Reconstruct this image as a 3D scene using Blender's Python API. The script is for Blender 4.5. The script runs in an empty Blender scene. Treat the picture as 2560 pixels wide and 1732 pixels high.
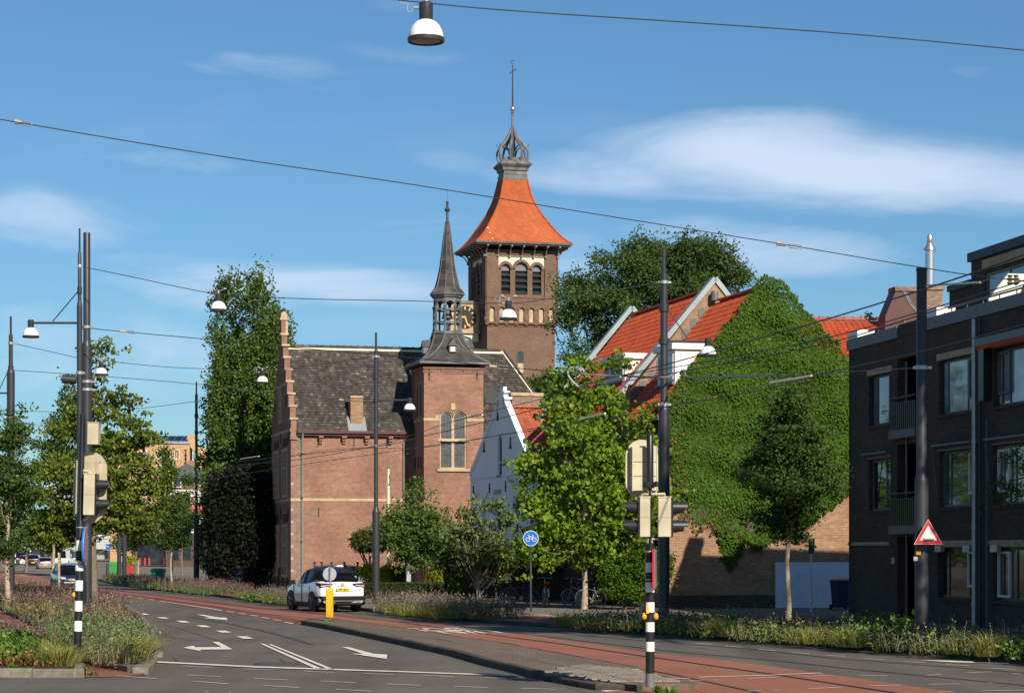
import bpy, math, random
import numpy as np
from mathutils import Vector, Matrix
from mathutils.geometry import tessellate_polygon
R = math.radians
pi = math.pi
S = bpy.context.scene
COL = S.collection

# ---------------------------------------------------------------- camera, sky, sun
F, EYE, HY, CX = 5650.0, 2.32, 1375.0, 1280.0        # focal length and horizon of the photograph in its own pixels
cd = bpy.data.cameras.new('camera'); cam = bpy.data.objects.new('camera', cd); COL.objects.link(cam)
cam.location = (0, 0, EYE); cam.rotation_euler = (R(90), 0, 0)
cd.sensor_width = 36; cd.lens = 36 * F / 2560; cd.shift_y = (HY - 866) / 2560
cd.clip_start = .5; cd.clip_end = 6000
S.camera = cam
SUN_AZ, SUN_EL = 26.0, 33.0
SKY_TINT = (.66, .97, 1.17); CLOUD = (8.6, 10.0, 12.2)
sd = bpy.data.lights.new('sun', 'SUN'); sd.energy = 5.0; sd.angle = R(.55); sd.color = (1, .93, .80)
sun = bpy.data.objects.new('sun', sd); COL.objects.link(sun)
_d = Vector((-math.sin(R(SUN_AZ)) * math.cos(R(SUN_EL)), math.cos(R(SUN_AZ)) * math.cos(R(SUN_EL)), -math.sin(R(SUN_EL))))
sun.rotation_euler = _d.to_track_quat('-Z', 'Y').to_euler(); sun.location = (60, -60, 90)
S.view_settings.view_transform = 'Standard'; S.view_settings.look = 'None'
S.view_settings.exposure = .40; S.view_settings.gamma = 1
S.render.engine = 'CYCLES'
S.cycles.max_bounces = 6; S.cycles.diffuse_bounces = 4; S.cycles.glossy_bounces = 3
S.cycles.transmission_bounces = 3; S.cycles.transparent_max_bounces = 8
S.cycles.use_denoising = True

class NT:
    def __init__(s, tree):
        s.t = tree; s.n = tree.nodes; s.l = tree.links
    def new(s, typ, **kw):
        n = s.n.new(typ)
        for k, v in kw.items():
            if k == 'inp':
                for a, b in v.items():
                    if isinstance(b, bpy.types.NodeSocket): s.l.new(b, n.inputs[a])
                    else: n.inputs[a].default_value = b
            else: setattr(n, k, v)
        return n
    def math(s, op, a, b=0.0, clamp=False):
        n = s.n.new('ShaderNodeMath'); n.operation = op; n.use_clamp = clamp
        for i, x in enumerate((a, b)):
            if isinstance(x, bpy.types.NodeSocket): s.l.new(x, n.inputs[i])
            else: n.inputs[i].default_value = x
        return n.outputs[0]
    def mix(s, fac, a, b, blend='MIX'):
        n = s.n.new('ShaderNodeMix'); n.data_type = 'RGBA'; n.blend_type = blend
        for i, x in ((0, fac), (6, a), (7, b)):
            if isinstance(x, bpy.types.NodeSocket): s.l.new(x, n.inputs[i])
            elif i == 0: n.inputs[0].default_value = x
            else: n.inputs[i].default_value = (*x[:3], 1)
        return n.outputs[2]
    def ramp(s, fac, stops):
        n = s.n.new('ShaderNodeValToRGB'); e = n.color_ramp.elements
        while len(e) < len(stops): e.new(.5)
        for i, (p, c) in enumerate(stops):
            e[i].position = p; e[i].color = (c, c, c, 1) if not hasattr(c, '__len__') else (*c[:3], 1)
        s.l.new(fac, n.inputs[0]); return n.outputs[0]

W = bpy.data.worlds.new('World'); S.world = W; W.use_nodes = True
w = NT(W.node_tree); w.n.clear()
out = w.new('ShaderNodeOutputWorld'); bg = w.new('ShaderNodeBackground'); w.l.new(bg.outputs[0], out.inputs[0])
sky = w.new('ShaderNodeTexSky', sky_type='NISHITA', sun_disc=False, sun_elevation=R(SUN_EL), sun_rotation=R(180 - SUN_AZ),
            altitude=0, air_density=1.0, dust_density=.35, ozone_density=3.0)
tc = w.new('ShaderNodeTexCoord')
nrm = w.new('ShaderNodeVectorMath', operation='NORMALIZE', inp={0: tc.outputs['Generated']})
sx = w.new('ShaderNodeSeparateXYZ', inp={0: nrm.outputs[0]})
# cirrus: fibrous noise gathered into a few long banks ahead, thin everywhere else
yf = w.math('MAXIMUM', sx.outputs[1], .05)
cu, cvv = w.math('DIVIDE', sx.outputs[0], yf), w.math('DIVIDE', sx.outputs[2], yf)
zc2 = w.math('ADD', w.math('MAXIMUM', sx.outputs[2], .02), .12)
cv = w.new('ShaderNodeCombineXYZ', inp={0: w.math('DIVIDE', sx.outputs[0], zc2), 1: w.math('DIVIDE', sx.outputs[1], zc2), 2: 0.0})
mp = w.new('ShaderNodeMapping', inp={0: cv.outputs[0], 'Rotation': (0, 0, R(8)), 'Scale': (.95, 1.25, 1), 'Location': (7.62, 3.1, 0)})
n1 = w.new('ShaderNodeTexNoise', inp={'Vector': mp.outputs[0], 'Scale': 1.1, 'Detail': 6, 'Roughness': .5, 'Distortion': .5})
cs_ = w.new('ShaderNodeCombineXYZ', inp={0: cu, 1: cvv, 2: 0.0})
mf = w.new('ShaderNodeMapping', inp={0: cs_.outputs[0], 'Rotation': (0, 0, R(-9)), 'Scale': (5.5, 19, 1)})
n2 = w.new('ShaderNodeTexNoise', inp={'Vector': mf.outputs[0], 'Scale': 1.0, 'Detail': 10, 'Roughness': .60, 'Distortion': 1.1})
me_ = w.new('ShaderNodeTexNoise', inp={'Vector': mf.outputs[0], 'Scale': .7, 'Detail': 3, 'Roughness': .5})
du = w.math('MULTIPLY', w.math('SUBTRACT', me_.outputs[0], .5), .05)
tot = None
for x_, y_, rx_, ry_, am in ((2080, 430, 640, 120, 1.0), (1480, 452, 300, 62, .8), (1900, 640, 330, 70, .8), (2480, 470, 330, 110, .7), (760, 690, 470, 62, .85), (480, 730, 340, 50, .5), (700, 185, 330, 50, .36), (400, 415, 260, 40, .36), (1130, 415, 150, 42, .5),
                         (2460, 170, 130, 36, .5), (120, 575, 420, 70, .42), (200, 900, 500, 120, .5), (1120, 20, 260, 30, .25), (1050, 110, 200, 26, .2), (1400, 660, 200, 60, .5), (1000, 560, 300, 40, .25)):
    a_ = w.math('DIVIDE', w.math('SUBTRACT', cu, (x_ - 1280) / 5650), rx_ / 5650)
    b_ = w.math('DIVIDE', w.math('ADD', w.math('SUBTRACT', cvv, (1375 - y_) / 5650), w.math('ADD', du, w.math('MULTIPLY', w.math('SUBTRACT', cu, (x_ - 1280) / 5650), .06))), ry_ / 5650)
    q_ = w.math('ADD', w.math('MULTIPLY', a_, a_), w.math('MULTIPLY', b_, b_))
    g_ = w.math('MULTIPLY', w.math('POWER', 2.718, w.math('MULTIPLY', w.math('POWER', q_, 1.5), -1.0)), am)
    tot = g_ if tot is None else w.math('MAXIMUM', tot, g_)
dn = w.math('ADD', w.math('MULTIPLY', n2.outputs[0], .62), w.math('MULTIPLY', tot, .40))
cl = w.math('MULTIPLY', w.ramp(dn, [(.40, 0), (.50, .30), (.62, .72), (.76, 1)]), w.math('MULTIPLY', w.ramp(tot, [(.02, 0), (.25, 1)]), w.ramp(n2.outputs[0], [(.30, .55), (.6, 1)])))
cl = w.math('ADD', w.math('MULTIPLY', cl, .80), w.math('MULTIPLY', w.ramp(n1.outputs[0], [(.55, 0), (.8, 1)]), .15), clamp=True)
skyc = w.mix(1.0, sky.outputs[0], SKY_TINT, 'MULTIPLY')
mixc = w.mix(cl, skyc, CLOUD)
w.l.new(mixc, bg.inputs[0]); bg.inputs[1].default_value = .062

# ---------------------------------------------------------------- points read off the photograph
def P(x, y, Z): return Vector(((x - CX) * Z / F, Z, EYE - (y - HY) * Z / F))
def GZ(y, z=0): return (EYE - z) * F / (y - HY)
def G(x, y, z=0.0):
    Z = GZ(y, z); return Vector(((x - CX) * Z / F, Z, z))
def hz(y, Z): return EYE - (y - HY) * Z / F
def bpt(x, Z, z=.0): return Vector(((x - CX) * Z / F, Z, z))

# ---------------------------------------------------------------- mesh building
class MB:
    def __init__(s): s.v = []; s.f = []; s.m = []
    def add(s, vs, fs, mi=0):
        o = len(s.v); s.v += [tuple(q) for q in vs]
        s.f += [tuple(i + o for i in q) for q in fs]; s.m += [mi] * len(fs); return s
    def box(s, x0, x1, y0, y1, z0, z1, mi=0):
        v = [(x, y, z) for z in (z0, z1) for y in (y0, y1) for x in (x0, x1)]
        return s.add(v, [(0, 2, 3, 1), (4, 5, 7, 6), (0, 1, 5, 4), (2, 6, 7, 3), (0, 4, 6, 2), (1, 3, 7, 5)], mi)
    def obox(s, c, ax, ay, az, mi=0):
        c, ax, ay, az = map(Vector, (c, ax, ay, az))
        v = [c + ax * i + ay * j + az * k for k in (-1, 1) for j in (-1, 1) for i in (-1, 1)]
        return s.add(v, [(0, 2, 3, 1), (4, 5, 7, 6), (0, 1, 5, 4), (2, 6, 7, 3), (0, 4, 6, 2), (1, 3, 7, 5)], mi)
    def quad(s, a, b, c, d, mi=0): return s.add([a, b, c, d], [(0, 1, 2, 3)], mi)
    def tube(s, pts, r, n=8, mi=0, closed=False, cap=True):
        pts = [Vector(p) for p in pts]; k = len(pts)
        if not hasattr(r, '__len__'): r = [r] * k
        vs = []; prev = None
        for i, p in enumerate(pts):
            a = pts[(i - 1) % k] if (i or closed) else p; b = pts[(i + 1) % k] if (i < k - 1 or closed) else p
            t = (b - a).normalized() if (b - a).length > 1e-9 else Vector((0, 0, 1))
            if prev is None:
                u = t.cross(Vector((0, 0, 1)));
                if u.length < .05: u = t.cross(Vector((1, 0, 0)))
            else: u = prev - t * prev.dot(t)
            u.normalize(); prev = u; q = t.cross(u)
            vs += [p + (u * math.cos(2 * pi * j / n) + q * math.sin(2 * pi * j / n)) * r[i] for j in range(n)]
        fs = []
        for i in range(k if closed else k - 1):
            for j in range(n):
                a, b = i * n + j, i * n + (j + 1) % n; c, d = ((i + 1) % k) * n + (j + 1) % n, ((i + 1) % k) * n + j
                fs.append((a, b, c, d))
        if cap and not closed:
            fs.append(tuple(range(n))[::-1]); fs.append(tuple((k - 1) * n + j for j in range(n)))
        return s.add(vs, fs, mi)
    def lathe(s, prof, n=24, c=(0, 0, 0), mi=0, ph=0.0, cap=True):
        vs = [(c[0] + r * math.cos(2 * pi * j / n + ph), c[1] + r * math.sin(2 * pi * j / n + ph), c[2] + z) for r, z in prof for j in range(n)]
        k = len(prof); fs = [(i * n + j, i * n + (j + 1) % n, (i + 1) * n + (j + 1) % n, (i + 1) * n + j) for i in range(k - 1) for j in range(n)]
        if cap:
            if prof[0][0] > 1e-4: fs.append(tuple(range(n))[::-1])
            if prof[-1][0] > 1e-4: fs.append(tuple((k - 1) * n + j for j in range(n)))
        return s.add(vs, fs, mi)
    def rings(s, rs, mi=0, cap=True, closed=True):
        n = len(rs[0]); vs = [p for r in rs for p in r]
        fs = [(i * n + j, i * n + (j + 1) % n, (i + 1) * n + (j + 1) % n, (i + 1) * n + j) for i in range(len(rs) - 1) for j in range(n if closed else n - 1)]
        if cap: fs += [tuple(range(n))[::-1], tuple((len(rs) - 1) * n + j for j in range(n))]
        return s.add(vs, fs, mi)
    def prism(s, outer, a, b, holes=(), plane='xz', mi=0, sides=True):
        """outline in the named plane, pushed from a to b along the third axis"""
        loops = [list(outer)] + [list(h) for h in holes]
        if plane == 'xz': mk = lambda p, t: (p[0], t, p[1])
        elif plane == 'yz': mk = lambda p, t: (t, p[0], p[1])
        else: mk = lambda p, t: (p[0], p[1], t)
        flat = [p for l in loops for p in l]; n = len(flat)
        tri = tessellate_polygon([[Vector((p[0], p[1], 0)) for p in l] for l in loops])
        vs = [mk(p, a) for p in flat] + [mk(p, b) for p in flat]
        fs = []
        for t in tri:
            fs.append(tuple(t)); fs.append(tuple(i + n for i in reversed(t)))
        if sides:
            o = 0
            for l in loops:
                k = len(l)
                for i in range(k):
                    p, q = o + i, o + (i + 1) % k; fs.append((p, q, q + n, p + n))
                o += k
        return s.add(vs, fs, mi)
    def mesh(s, name, mats, smooth=None):
        me = bpy.data.meshes.new(name); me.from_pydata(s.v, [], s.f)
        if not isinstance(mats, (list, tuple)): mats = [mats]
        for m in mats: me.materials.append(m)
        if len(mats) > 1: me.polygons.foreach_set('material_index', s.m)
        me.validate()
        import bmesh
        bm = bmesh.new(); bm.from_mesh(me); bmesh.ops.recalc_face_normals(bm, faces=bm.faces); bm.to_mesh(me); bm.free()
        if smooth:
            me.polygons.foreach_set('use_smooth', [True] * len(me.polygons)); me.set_sharp_from_angle(angle=R(smooth))
        me.update(); return me
    def build(s, name, mats, parent=None, smooth=None, **props):
        return link(name, s.mesh(name, mats, smooth), parent, **props)

def link(name, me, parent=None, loc=None, rot=None, mat=None, **props):
    o = bpy.data.objects.new(name, me); COL.objects.link(o)
    if parent is not None: o.parent = parent
    if mat is not None: o.matrix_local = mat
    if loc is not None: o.location = loc
    if rot is not None: o.rotation_euler = rot
    for k, v in props.items():
        if v is not None: o['category' if k == 'cat' else k] = v
    return o
def thing(name, label, cat, loc=(0, 0, 0), rz=0.0, group=None):
    return link(name, None, None, loc=loc, rot=(0, 0, rz), label=label, cat=cat, group=group)
def copy_tree(o, parent=None):
    c = o.copy(); COL.objects.link(c); c.parent = parent
    for ch in [k for k in bpy.data.objects if k.parent == o]: copy_tree(ch, c)
    return c
_kids = {}
def dup(o, loc, rz, label, group=None, scale=None):
    c = copy_tree(o); c.location = loc; c.rotation_euler = (0, 0, rz); c['label'] = label
    if group: c['group'] = group
    if scale: c.scale = (scale,) * 3
    return c
def text_mesh(s, mat, name='lettering', size=1.0, extrude=.0, bold=0.0, sx=1.0):
    cu = bpy.data.curves.new('t', 'FONT'); cu.body = s; cu.size = size; cu.extrude = extrude; cu.offset = bold
    cu.align_x = 'CENTER'; cu.align_y = 'CENTER'; cu.resolution_u = 3
    ob = bpy.data.objects.new('t', cu); COL.objects.link(ob)
    dg = bpy.context.evaluated_depsgraph_get(); dg.update()
    me = bpy.data.meshes.new_from_object(ob.evaluated_get(dg)); me.name = name
    bpy.data.objects.remove(ob); bpy.data.curves.remove(cu)
    me.materials.clear(); me.materials.append(mat)
    if sx != 1.0:
        for v in me.vertices: v.co.x *= sx
    return me

# ---------------------------------------------------------------- materials
def mat(name):
    m = bpy.data.materials.new(name); m.use_nodes = True; t = NT(m.node_tree)
    b = t.n['Principled BSDF']; return m, t, b
def plain(name, col, rough=.6, metal=0.0, var=.12, scale=3.0, spec=.4, bump=0.0, bscale=40):
    m, t, b = mat(name)
    tc = t.new('ShaderNodeTexCoord')
    n = t.new('ShaderNodeTexNoise', inp={'Vector': tc.outputs['Object'], 'Scale': scale, 'Detail': 5, 'Roughness': .6})
    f = t.ramp(n.outputs[0], [(.3, 1 - var), (.7, 1 + var)])
    t.l.new(t.mix(1.0, col, f, 'MULTIPLY'), b.inputs['Base Color'])
    b.inputs['Roughness'].default_value = rough; b.inputs['Metallic'].default_value = metal
    b.inputs['Specular IOR Level'].default_value = spec
    if bump:
        n2 = t.new('ShaderNodeTexNoise', inp={'Vector': tc.outputs['Object'], 'Scale': bscale, 'Detail': 3})
        t.l.new(t.new('ShaderNodeBump', inp={'Height': n2.outputs[0], 'Strength': bump, 'Distance': .01}).outputs[0], b.inputs['Normal'])
    return m
def brick(name, c1, c2, mortar, w=.22, h=.0625, mw=.012, stain=.25, plane='sum', blotch=None, darkbase=None):
    """bond laid in the wall's own plane; colour differs brick by brick, weathering in large patches"""
    m, t, b = mat(name)
    tc = t.new('ShaderNodeTexCoord'); sp = t.new('ShaderNodeSeparateXYZ', inp={0: tc.outputs['Object']})
    u = t.math('ADD', sp.outputs[0], sp.outputs[1]) if plane == 'sum' else sp.outputs[0]
    cv = t.new('ShaderNodeCombineXYZ', inp={0: u, 1: sp.outputs[2], 2: 0.0})
    bk = t.new('ShaderNodeTexBrick', offset=.5, inp={'Vector': cv.outputs[0], 'Scale': 1.0, 'Brick Width': w, 'Row Height': h,
               'Mortar Size': mw / 2, 'Mortar Smooth': .1, 'Bias': 0.0, 'Color1': (*c1, 1), 'Color2': (*c2, 1), 'Mortar': (*mortar, 1)})
    n = t.new('ShaderNodeTexNoise', inp={'Vector': cv.outputs[0], 'Scale': .55, 'Detail': 6, 'Roughness': .62})
    f = t.ramp(n.outputs[0], [(.3, 1 - stain), (.7, 1 + stain * .55)])
    c = t.mix(1.0, bk.outputs[0], f, 'MULTIPLY')
    n2 = t.new('ShaderNodeTexNoise', inp={'Vector': cv.outputs[0], 'Scale': 5.0, 'Detail': 4, 'Roughness': .7})
    c = t.mix(1.0, c, t.ramp(n2.outputs[0], [(.3, .82), (.7, 1.14)]), 'MULTIPLY')
    if blotch:
        n3 = t.new('ShaderNodeTexNoise', inp={'Vector': cv.outputs[0], 'Scale': .9, 'Detail': 5, 'Roughness': .7})
        c = t.mix(t.ramp(n3.outputs[0], [(.52, 0), (.68, .55)]), c, blotch)
    t.l.new(c, b.inputs['Base Color']); b.inputs['Roughness'].default_value = .85; b.inputs['Specular IOR Level'].default_value = .2
    t.l.new(t.new('ShaderNodeBump', inp={'Height': bk.outputs[1], 'Strength': -.5, 'Distance': .008}).outputs[0], b.inputs['Normal'])
    return m
def island(name, stops, rough=.7, var=.15, scale=2.0, spec=.3, bump=0.0, transl=0.0, metal=0.0):
    """each separate piece of the mesh takes its own shade from the ramp"""
    m, t, b = mat(name)
    g = t.new('ShaderNodeNewGeometry'); tc = t.new('ShaderNodeTexCoord')
    oi = t.new('ShaderNodeObjectInfo')
    r = t.math('FRACT', t.math('ADD', g.outputs['Random Per Island'], oi.outputs['Random']))
    c = t.ramp(r, stops)
    n = t.new('ShaderNodeTexNoise', inp={'Vector': tc.outputs['Object'], 'Scale': scale, 'Detail': 4, 'Roughness': .6})
    c = t.mix(1.0, c, t.ramp(n.outputs[0], [(.3, 1 - var), (.7, 1 + var)]), 'MULTIPLY')
    t.l.new(c, b.inputs['Base Color']); b.inputs['Roughness'].default_value = rough
    b.inputs['Specular IOR Level'].default_value = spec; b.inputs['Metallic'].default_value = metal
    if transl:
        tr = t.new('ShaderNodeBsdfTranslucent', inp={0: t.mix(1.0, c, (1.5, 1.6, .5), 'MULTIPLY')})
        mx = t.new('ShaderNodeMixShader', inp={0: transl, 1: b.outputs[0], 2: tr.outputs[0]})
        t.l.new(mx.outputs[0], t.n['Material Output'].inputs[0])
    return m
def glass(name, col=(.02, .025, .03), rough=.04, spec=.9, wob=.15):
    m, t, b = mat(name)
    tc = t.new('ShaderNodeTexCoord')
    n = t.new('ShaderNodeTexNoise', inp={'Vector': tc.outputs['Object'], 'Scale': 1.3, 'Detail': 3})
    t.l.new(t.mix(1.0, col, t.ramp(n.outputs[0], [(.3, .5), (.7, 1.6)]), 'MULTIPLY'), b.inputs['Base Color'])
    b.inputs['Roughness'].default_value = rough; b.inputs['Specular IOR Level'].default_value = spec
    t.l.new(t.new('ShaderNodeBump', inp={'Height': n.outputs[0], 'Strength': wob, 'Distance': .02}).outputs[0], b.inputs['Normal'])
    return m
def ground_mat(name, col, rough=.9, fine=.12, patch=.12, bk=None, mortar=.6, cracks=False, warm=None):
    m, t, b = mat(name)
    tc = t.new('ShaderNodeTexCoord'); v = tc.outputs['Object']
    a = t.new('ShaderNodeTexNoise', inp={'Vector': v, 'Scale': 35.0, 'Detail': 3, 'Roughness': .7})
    c = t.mix(1.0, col, t.ramp(a.outputs[0], [(.3, 1 - fine), (.7, 1 + fine)]), 'MULTIPLY')
    d = t.new('ShaderNodeTexNoise', inp={'Vector': v, 'Scale': .25, 'Detail': 6, 'Roughness': .65})
    c = t.mix(1.0, c, t.ramp(d.outputs[0], [(.3, 1 - patch), (.7, 1 + patch)]), 'MULTIPLY')
    e = t.new('ShaderNodeTexNoise', inp={'Vector': v, 'Scale': 6.0, 'Detail': 4, 'Roughness': .7})
    c = t.mix(1.0, c, t.ramp(e.outputs[0], [(.3, .93), (.7, 1.07)]), 'MULTIPLY')
    if bk:
        k = t.new('ShaderNodeTexBrick', inp={'Vector': v, 'Scale': 1.0, 'Brick Width': bk[0], 'Row Height': bk[1], 'Mortar Size': .006,
                  'Color1': (1, 1, 1, 1), 'Color2': (.78, .76, .74, 1), 'Mortar': (mortar, mortar, mortar, 1)})
        c = t.mix(1.0, c, k.outputs[0], 'MULTIPLY')
    if cracks:
        mv = t.new('ShaderNodeMapping', inp={0: v, 'Scale': (.16, .05, 1), 'Rotation': (0, 0, R(20))})
        vo = t.new('ShaderNodeTexVoronoi', feature='DISTANCE_TO_EDGE', inp={'Vector': t.new('ShaderNodeVectorMath', operation='ADD', inp={0: mv.outputs[0], 1: t.new('ShaderNodeVectorMath', operation='SCALE', inp={0: d.outputs[1], 3: .5}).outputs[0]}).outputs[0], 'Scale': 1.0})
        c = t.mix(t.ramp(vo.outputs[0], [(0, .55), (.0016, 0)]), c, tuple(x * .35 for x in col))
        # tyre-worn strip, along the lanes
        mw = t.new('ShaderNodeMapping', inp={0: v, 'Rotation': (0, 0, R(17)), 'Scale': (.55, .012, 1)})
        nw = t.new('ShaderNodeTexNoise', inp={'Vector': mw.outputs[0], 'Scale': 1.0, 'Detail': 3})
        c = t.mix(1.0, c, t.ramp(nw.outputs[0], [(.35, .80), (.65, 1.14)]), 'MULTIPLY')
    t.l.new(c, b.inputs['Base Color']); b.inputs['Roughness'].default_value = rough; b.inputs['Specular IOR Level'].default_value = .25
    t.l.new(t.new('ShaderNodeBump', inp={'Height': a.outputs[0], 'Strength': .4, 'Distance': .006}).outputs[0], b.inputs['Normal'])
    return m

M = {}
M['asphalt'] = ground_mat('asphalt', (.112, .096, .078), cracks=True, patch=.17, fine=.18)
M['red_asphalt'] = ground_mat('red_asphalt', (.27, .105, .066), patch=.16)
M['maroon_asphalt'] = ground_mat('maroon_asphalt', (.165, .062, .048), patch=.14)
M['cycle_red'] = ground_mat('cycle_red', (.235, .088, .062), patch=.12)
M['paving'] = ground_mat('paving', (.20, .165, .13), bk=(.21, .105), patch=.14)
M['median'] = ground_mat('median', (.175, .132, .094), bk=(.21, .105), patch=.14, mortar=.55)
M['tile'] = island('paving_tile', [(0, (.20, .165, .125)), (1, (.27, .22, .165))], rough=.9, var=.2, scale=12)
M['kerb'] = island('kerb_concrete', [(0, (.155, .135, .105)), (1, (.19, .165, .13))], rough=.9, var=.3, scale=7)
M['old_kerb'] = island('old_kerb', [(0, (.050, .040, .030)), (1, (.085, .068, .050))], rough=.9, var=.3, scale=7)
M['soil'] = ground_mat('soil', (.05, .035, .022), patch=.3)
M['paint'] = plain('road_paint', (.66, .60, .50), rough=.7, var=.16, scale=3, bump=.3)
M['rail'] = plain('rail_steel', (.055, .048, .045), rough=.35, metal=.5, var=.2, scale=1)
M['tar_and_shadow'] = plain('tar_and_shadow', (.055, .05, .046), rough=.7, var=.2)
M['brick_main'] = brick('brick_main', (.285, .118, .078), (.20, .080, .055), (.36, .24, .17), mw=.02, stain=.28, blotch=(.19, .10, .07))
M['brick_tower'] = brick('brick_tower', (.165, .095, .062), (.125, .070, .048), (.20, .135, .095), mw=.018, stain=.18)
M['brick_beige'] = brick('brick_beige', (.32, .18, .105), (.235, .115, .068), (.38, .27, .17), stain=.25)
M['brick_dark'] = brick('brick_dark', (.088, .063, .045), (.055, .040, .029), (.10, .078, .058), stain=.2)
M['brick_old'] = brick('brick_old', (.27, .17, .12), (.15, .095, .07), (.36, .28, .21), stain=.3)
M['brick_tan'] = brick('brick_tan', (.50, .30, .15), (.43, .25, .125), (.50, .34, .2), stain=.12)
M['stone'] = plain('sandstone', (.42, .31, .19), rough=.85, var=.22, scale=2.5)
M['plaster'] = plain('white_plaster', (.82, .81, .80), rough=.8, var=.06, scale=1.5, bump=.3, bscale=12)
M['white'] = plain('white_paint', (.74, .70, .63), rough=.45, var=.04)
M['cream'] = plain('cream_paint', (.68, .60, .44), rough=.45, var=.06)
M['lead'] = plain('lead', (.118, .115, .112), rough=.6, var=.45, scale=2.2)
M['lead_dark'] = plain('lead_dark', (.06, .058, .058), rough=.55, var=.4, scale=2.5, metal=.1)
M['zinc'] = plain('zinc', (.30, .32, .33), rough=.4, metal=.35, var=.12, scale=1.5)
M['slate'] = island('slate', [(0, (.036, .030, .026)), (.75, (.066, .056, .048)), (.95, (.088, .075, .062)), (1, (.14, .11, .08))], rough=.75, var=.3, scale=1.0)
M['slate_spire'] = brick('slate_spire', (.082, .074, .065), (.045, .042, .04), (.025, .022, .022), w=.24, h=.17, mw=.014, stain=.35, blotch=(.14, .115, .085))
M['pantile'] = island('pantile', [(0, (.36, .058, .020)), (1, (.45, .082, .028))], rough=.6, var=.14, scale=1.3)
M['pantile_old'] = island('pantile_old', [(0, (.30, .082, .038)), (1, (.44, .13, .06))], rough=.7, var=.25, scale=1.3)
M['tower_tile'] = brick('tower_tile', (.42, .105, .036), (.35, .083, .029), (.25, .06, .022), w=.17, h=.34, mw=.006, stain=.12)
M['dark_wood'] = plain('dark_red_wood', (.085, .026, .018), rough=.5)
M['iron'] = plain('iron', (.035, .028, .026), rough=.6, var=.2)
M['mast'] = plain('mast_paint', (.032, .032, .036), rough=.42, var=.10, scale=1.2)
M['black'] = plain('black_paint', (.014, .014, .015), rough=.35, var=.15)
M['rubber'] = plain('rubber', (.018, .017, .016), rough=.75)
M['galv'] = plain('galvanised', (.42, .42, .41), rough=.4, metal=.6, var=.15, scale=4)
M['steel'] = plain('stainless', (.62, .62, .61), rough=.28, metal=.85, var=.08)
M['signal'] = plain('signal_cream', (.47, .40, .27), rough=.5, var=.16, scale=3)
M['grey_paint'] = plain('grey_paint', (.14, .135, .13), rough=.55)
M['white_gloss'] = plain('white_gloss', (.82, .80, .77), rough=.3, var=.02)
M['blue'] = plain('sign_blue', (.012, .13, .52), rough=.35, var=.04)
M['red'] = plain('sign_red', (.55, .012, .02), rough=.35, var=.04)
M['red_soft'] = plain('red_paint', (.42, .03, .03), rough=.5)
M['yellow'] = plain('bollard_yellow', (.85, .40, .012), rough=.4, var=.06)
M['orange'] = plain('orange_plastic', (.75, .30, .04), rough=.45)
M['sign_grey'] = plain('sign_back_grey', (.38, .38, .37), rough=.5, var=.06)
M['gold'] = plain('gilding', (.75, .42, .08), rough=.35, metal=.4)
M['glass'] = glass('dark_glass')
M['glass_sky'] = glass('sky_glass', (.10, .13, .15), spec=1.0, rough=.03)
M['leaded'] = plain('leaded_glass', (.05, .055, .062), rough=.35, var=.7, scale=14, spec=.9)
M['blind'] = plain('window_blind', (.13, .115, .12), rough=.8, var=.05)
M['green_glass'] = glass('curtained_glass', (.075, .10, .09), spec=.9)
M['curtain'] = plain('curtain', (.25, .28, .30), rough=.9)
M['bark'] = plain('bark', (.16, .125, .085), rough=.95, var=.35, scale=9, bump=.6)
M['bark_pale'] = plain('bark_pale', (.34, .27, .18), rough=.9, var=.4, scale=6, bump=.4)
M['bark_dark'] = plain('bark_dark', (.05, .038, .028), rough=.95, var=.3, scale=8)
def leafm(n, a, b_, c, tr=.28, var=.3, sc=.5): return island(n, [(0, a), (.55, b_), (.93, b_), (1, c)], rough=.62, var=var, scale=sc, spec=.2, transl=tr)
M['leaf_lime'] = leafm('leaf_lime', (.050, .080, .014), (.15, .19, .028), (.36, .29, .05), .34)
M['leaf_plane'] = leafm('leaf_plane', (.075, .13, .014), (.17, .255, .022), (.33, .32, .03), .34)
M['leaf_poplar'] = leafm('leaf_poplar', (.040, .075, .012), (.090, .14, .024), (.22, .26, .08), .28)
M['leaf_locust'] = leafm('leaf_locust', (.036, .066, .018), (.075, .122, .028), (.12, .17, .04), .32)
M['leaf_ivy'] = leafm('leaf_ivy', (.024, .060, .004), (.060, .122, .006), (.10, .165, .010), .2, var=.12, sc=.6)
M['leaf_ivy_brown'] = leafm('leaf_ivy_brown', (.06, .06, .02), (.15, .11, .03), (.22, .12, .05), .2)
M['leaf_horn'] = leafm('leaf_hornbeam', (.028, .055, .012), (.060, .098, .018), (.10, .14, .03), .22)
M['leaf_box'] = leafm('leaf_garden', (.045, .085, .016), (.115, .17, .035), (.2, .22, .05), .28)
M['leaf_fig'] = leafm('leaf_fig', (.055, .085, .025), (.13, .17, .055), (.22, .24, .09), .3)
M['leaf_yellow'] = leafm('leaf_golden', (.16, .17, .02), (.36, .34, .035), (.5, .42, .05), .3)
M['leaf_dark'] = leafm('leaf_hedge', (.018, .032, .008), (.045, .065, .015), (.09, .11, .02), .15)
M['leaf_globe'] = leafm('leaf_globe', (.045, .06, .016), (.085, .10, .022), (.22, .2, .03), .22)
M['grass'] = island('ornamental_grass', [(0, (.10, .12, .02)), (.5, (.24, .24, .05)), (1, (.40, .34, .11))], rough=.7, var=.2, transl=.3)
M['stalk'] = island('dry_stalk', [(0, (.12, .10, .05)), (.5, (.26, .19, .10)), (1, (.38, .28, .16))], rough=.9, var=.2)
M['sage'] = island('purple_flower', [(0, (.075, .028, .036)), (.6, (.145, .062, .07)), (1, (.23, .145, .13))], rough=.9, var=.25)
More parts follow.
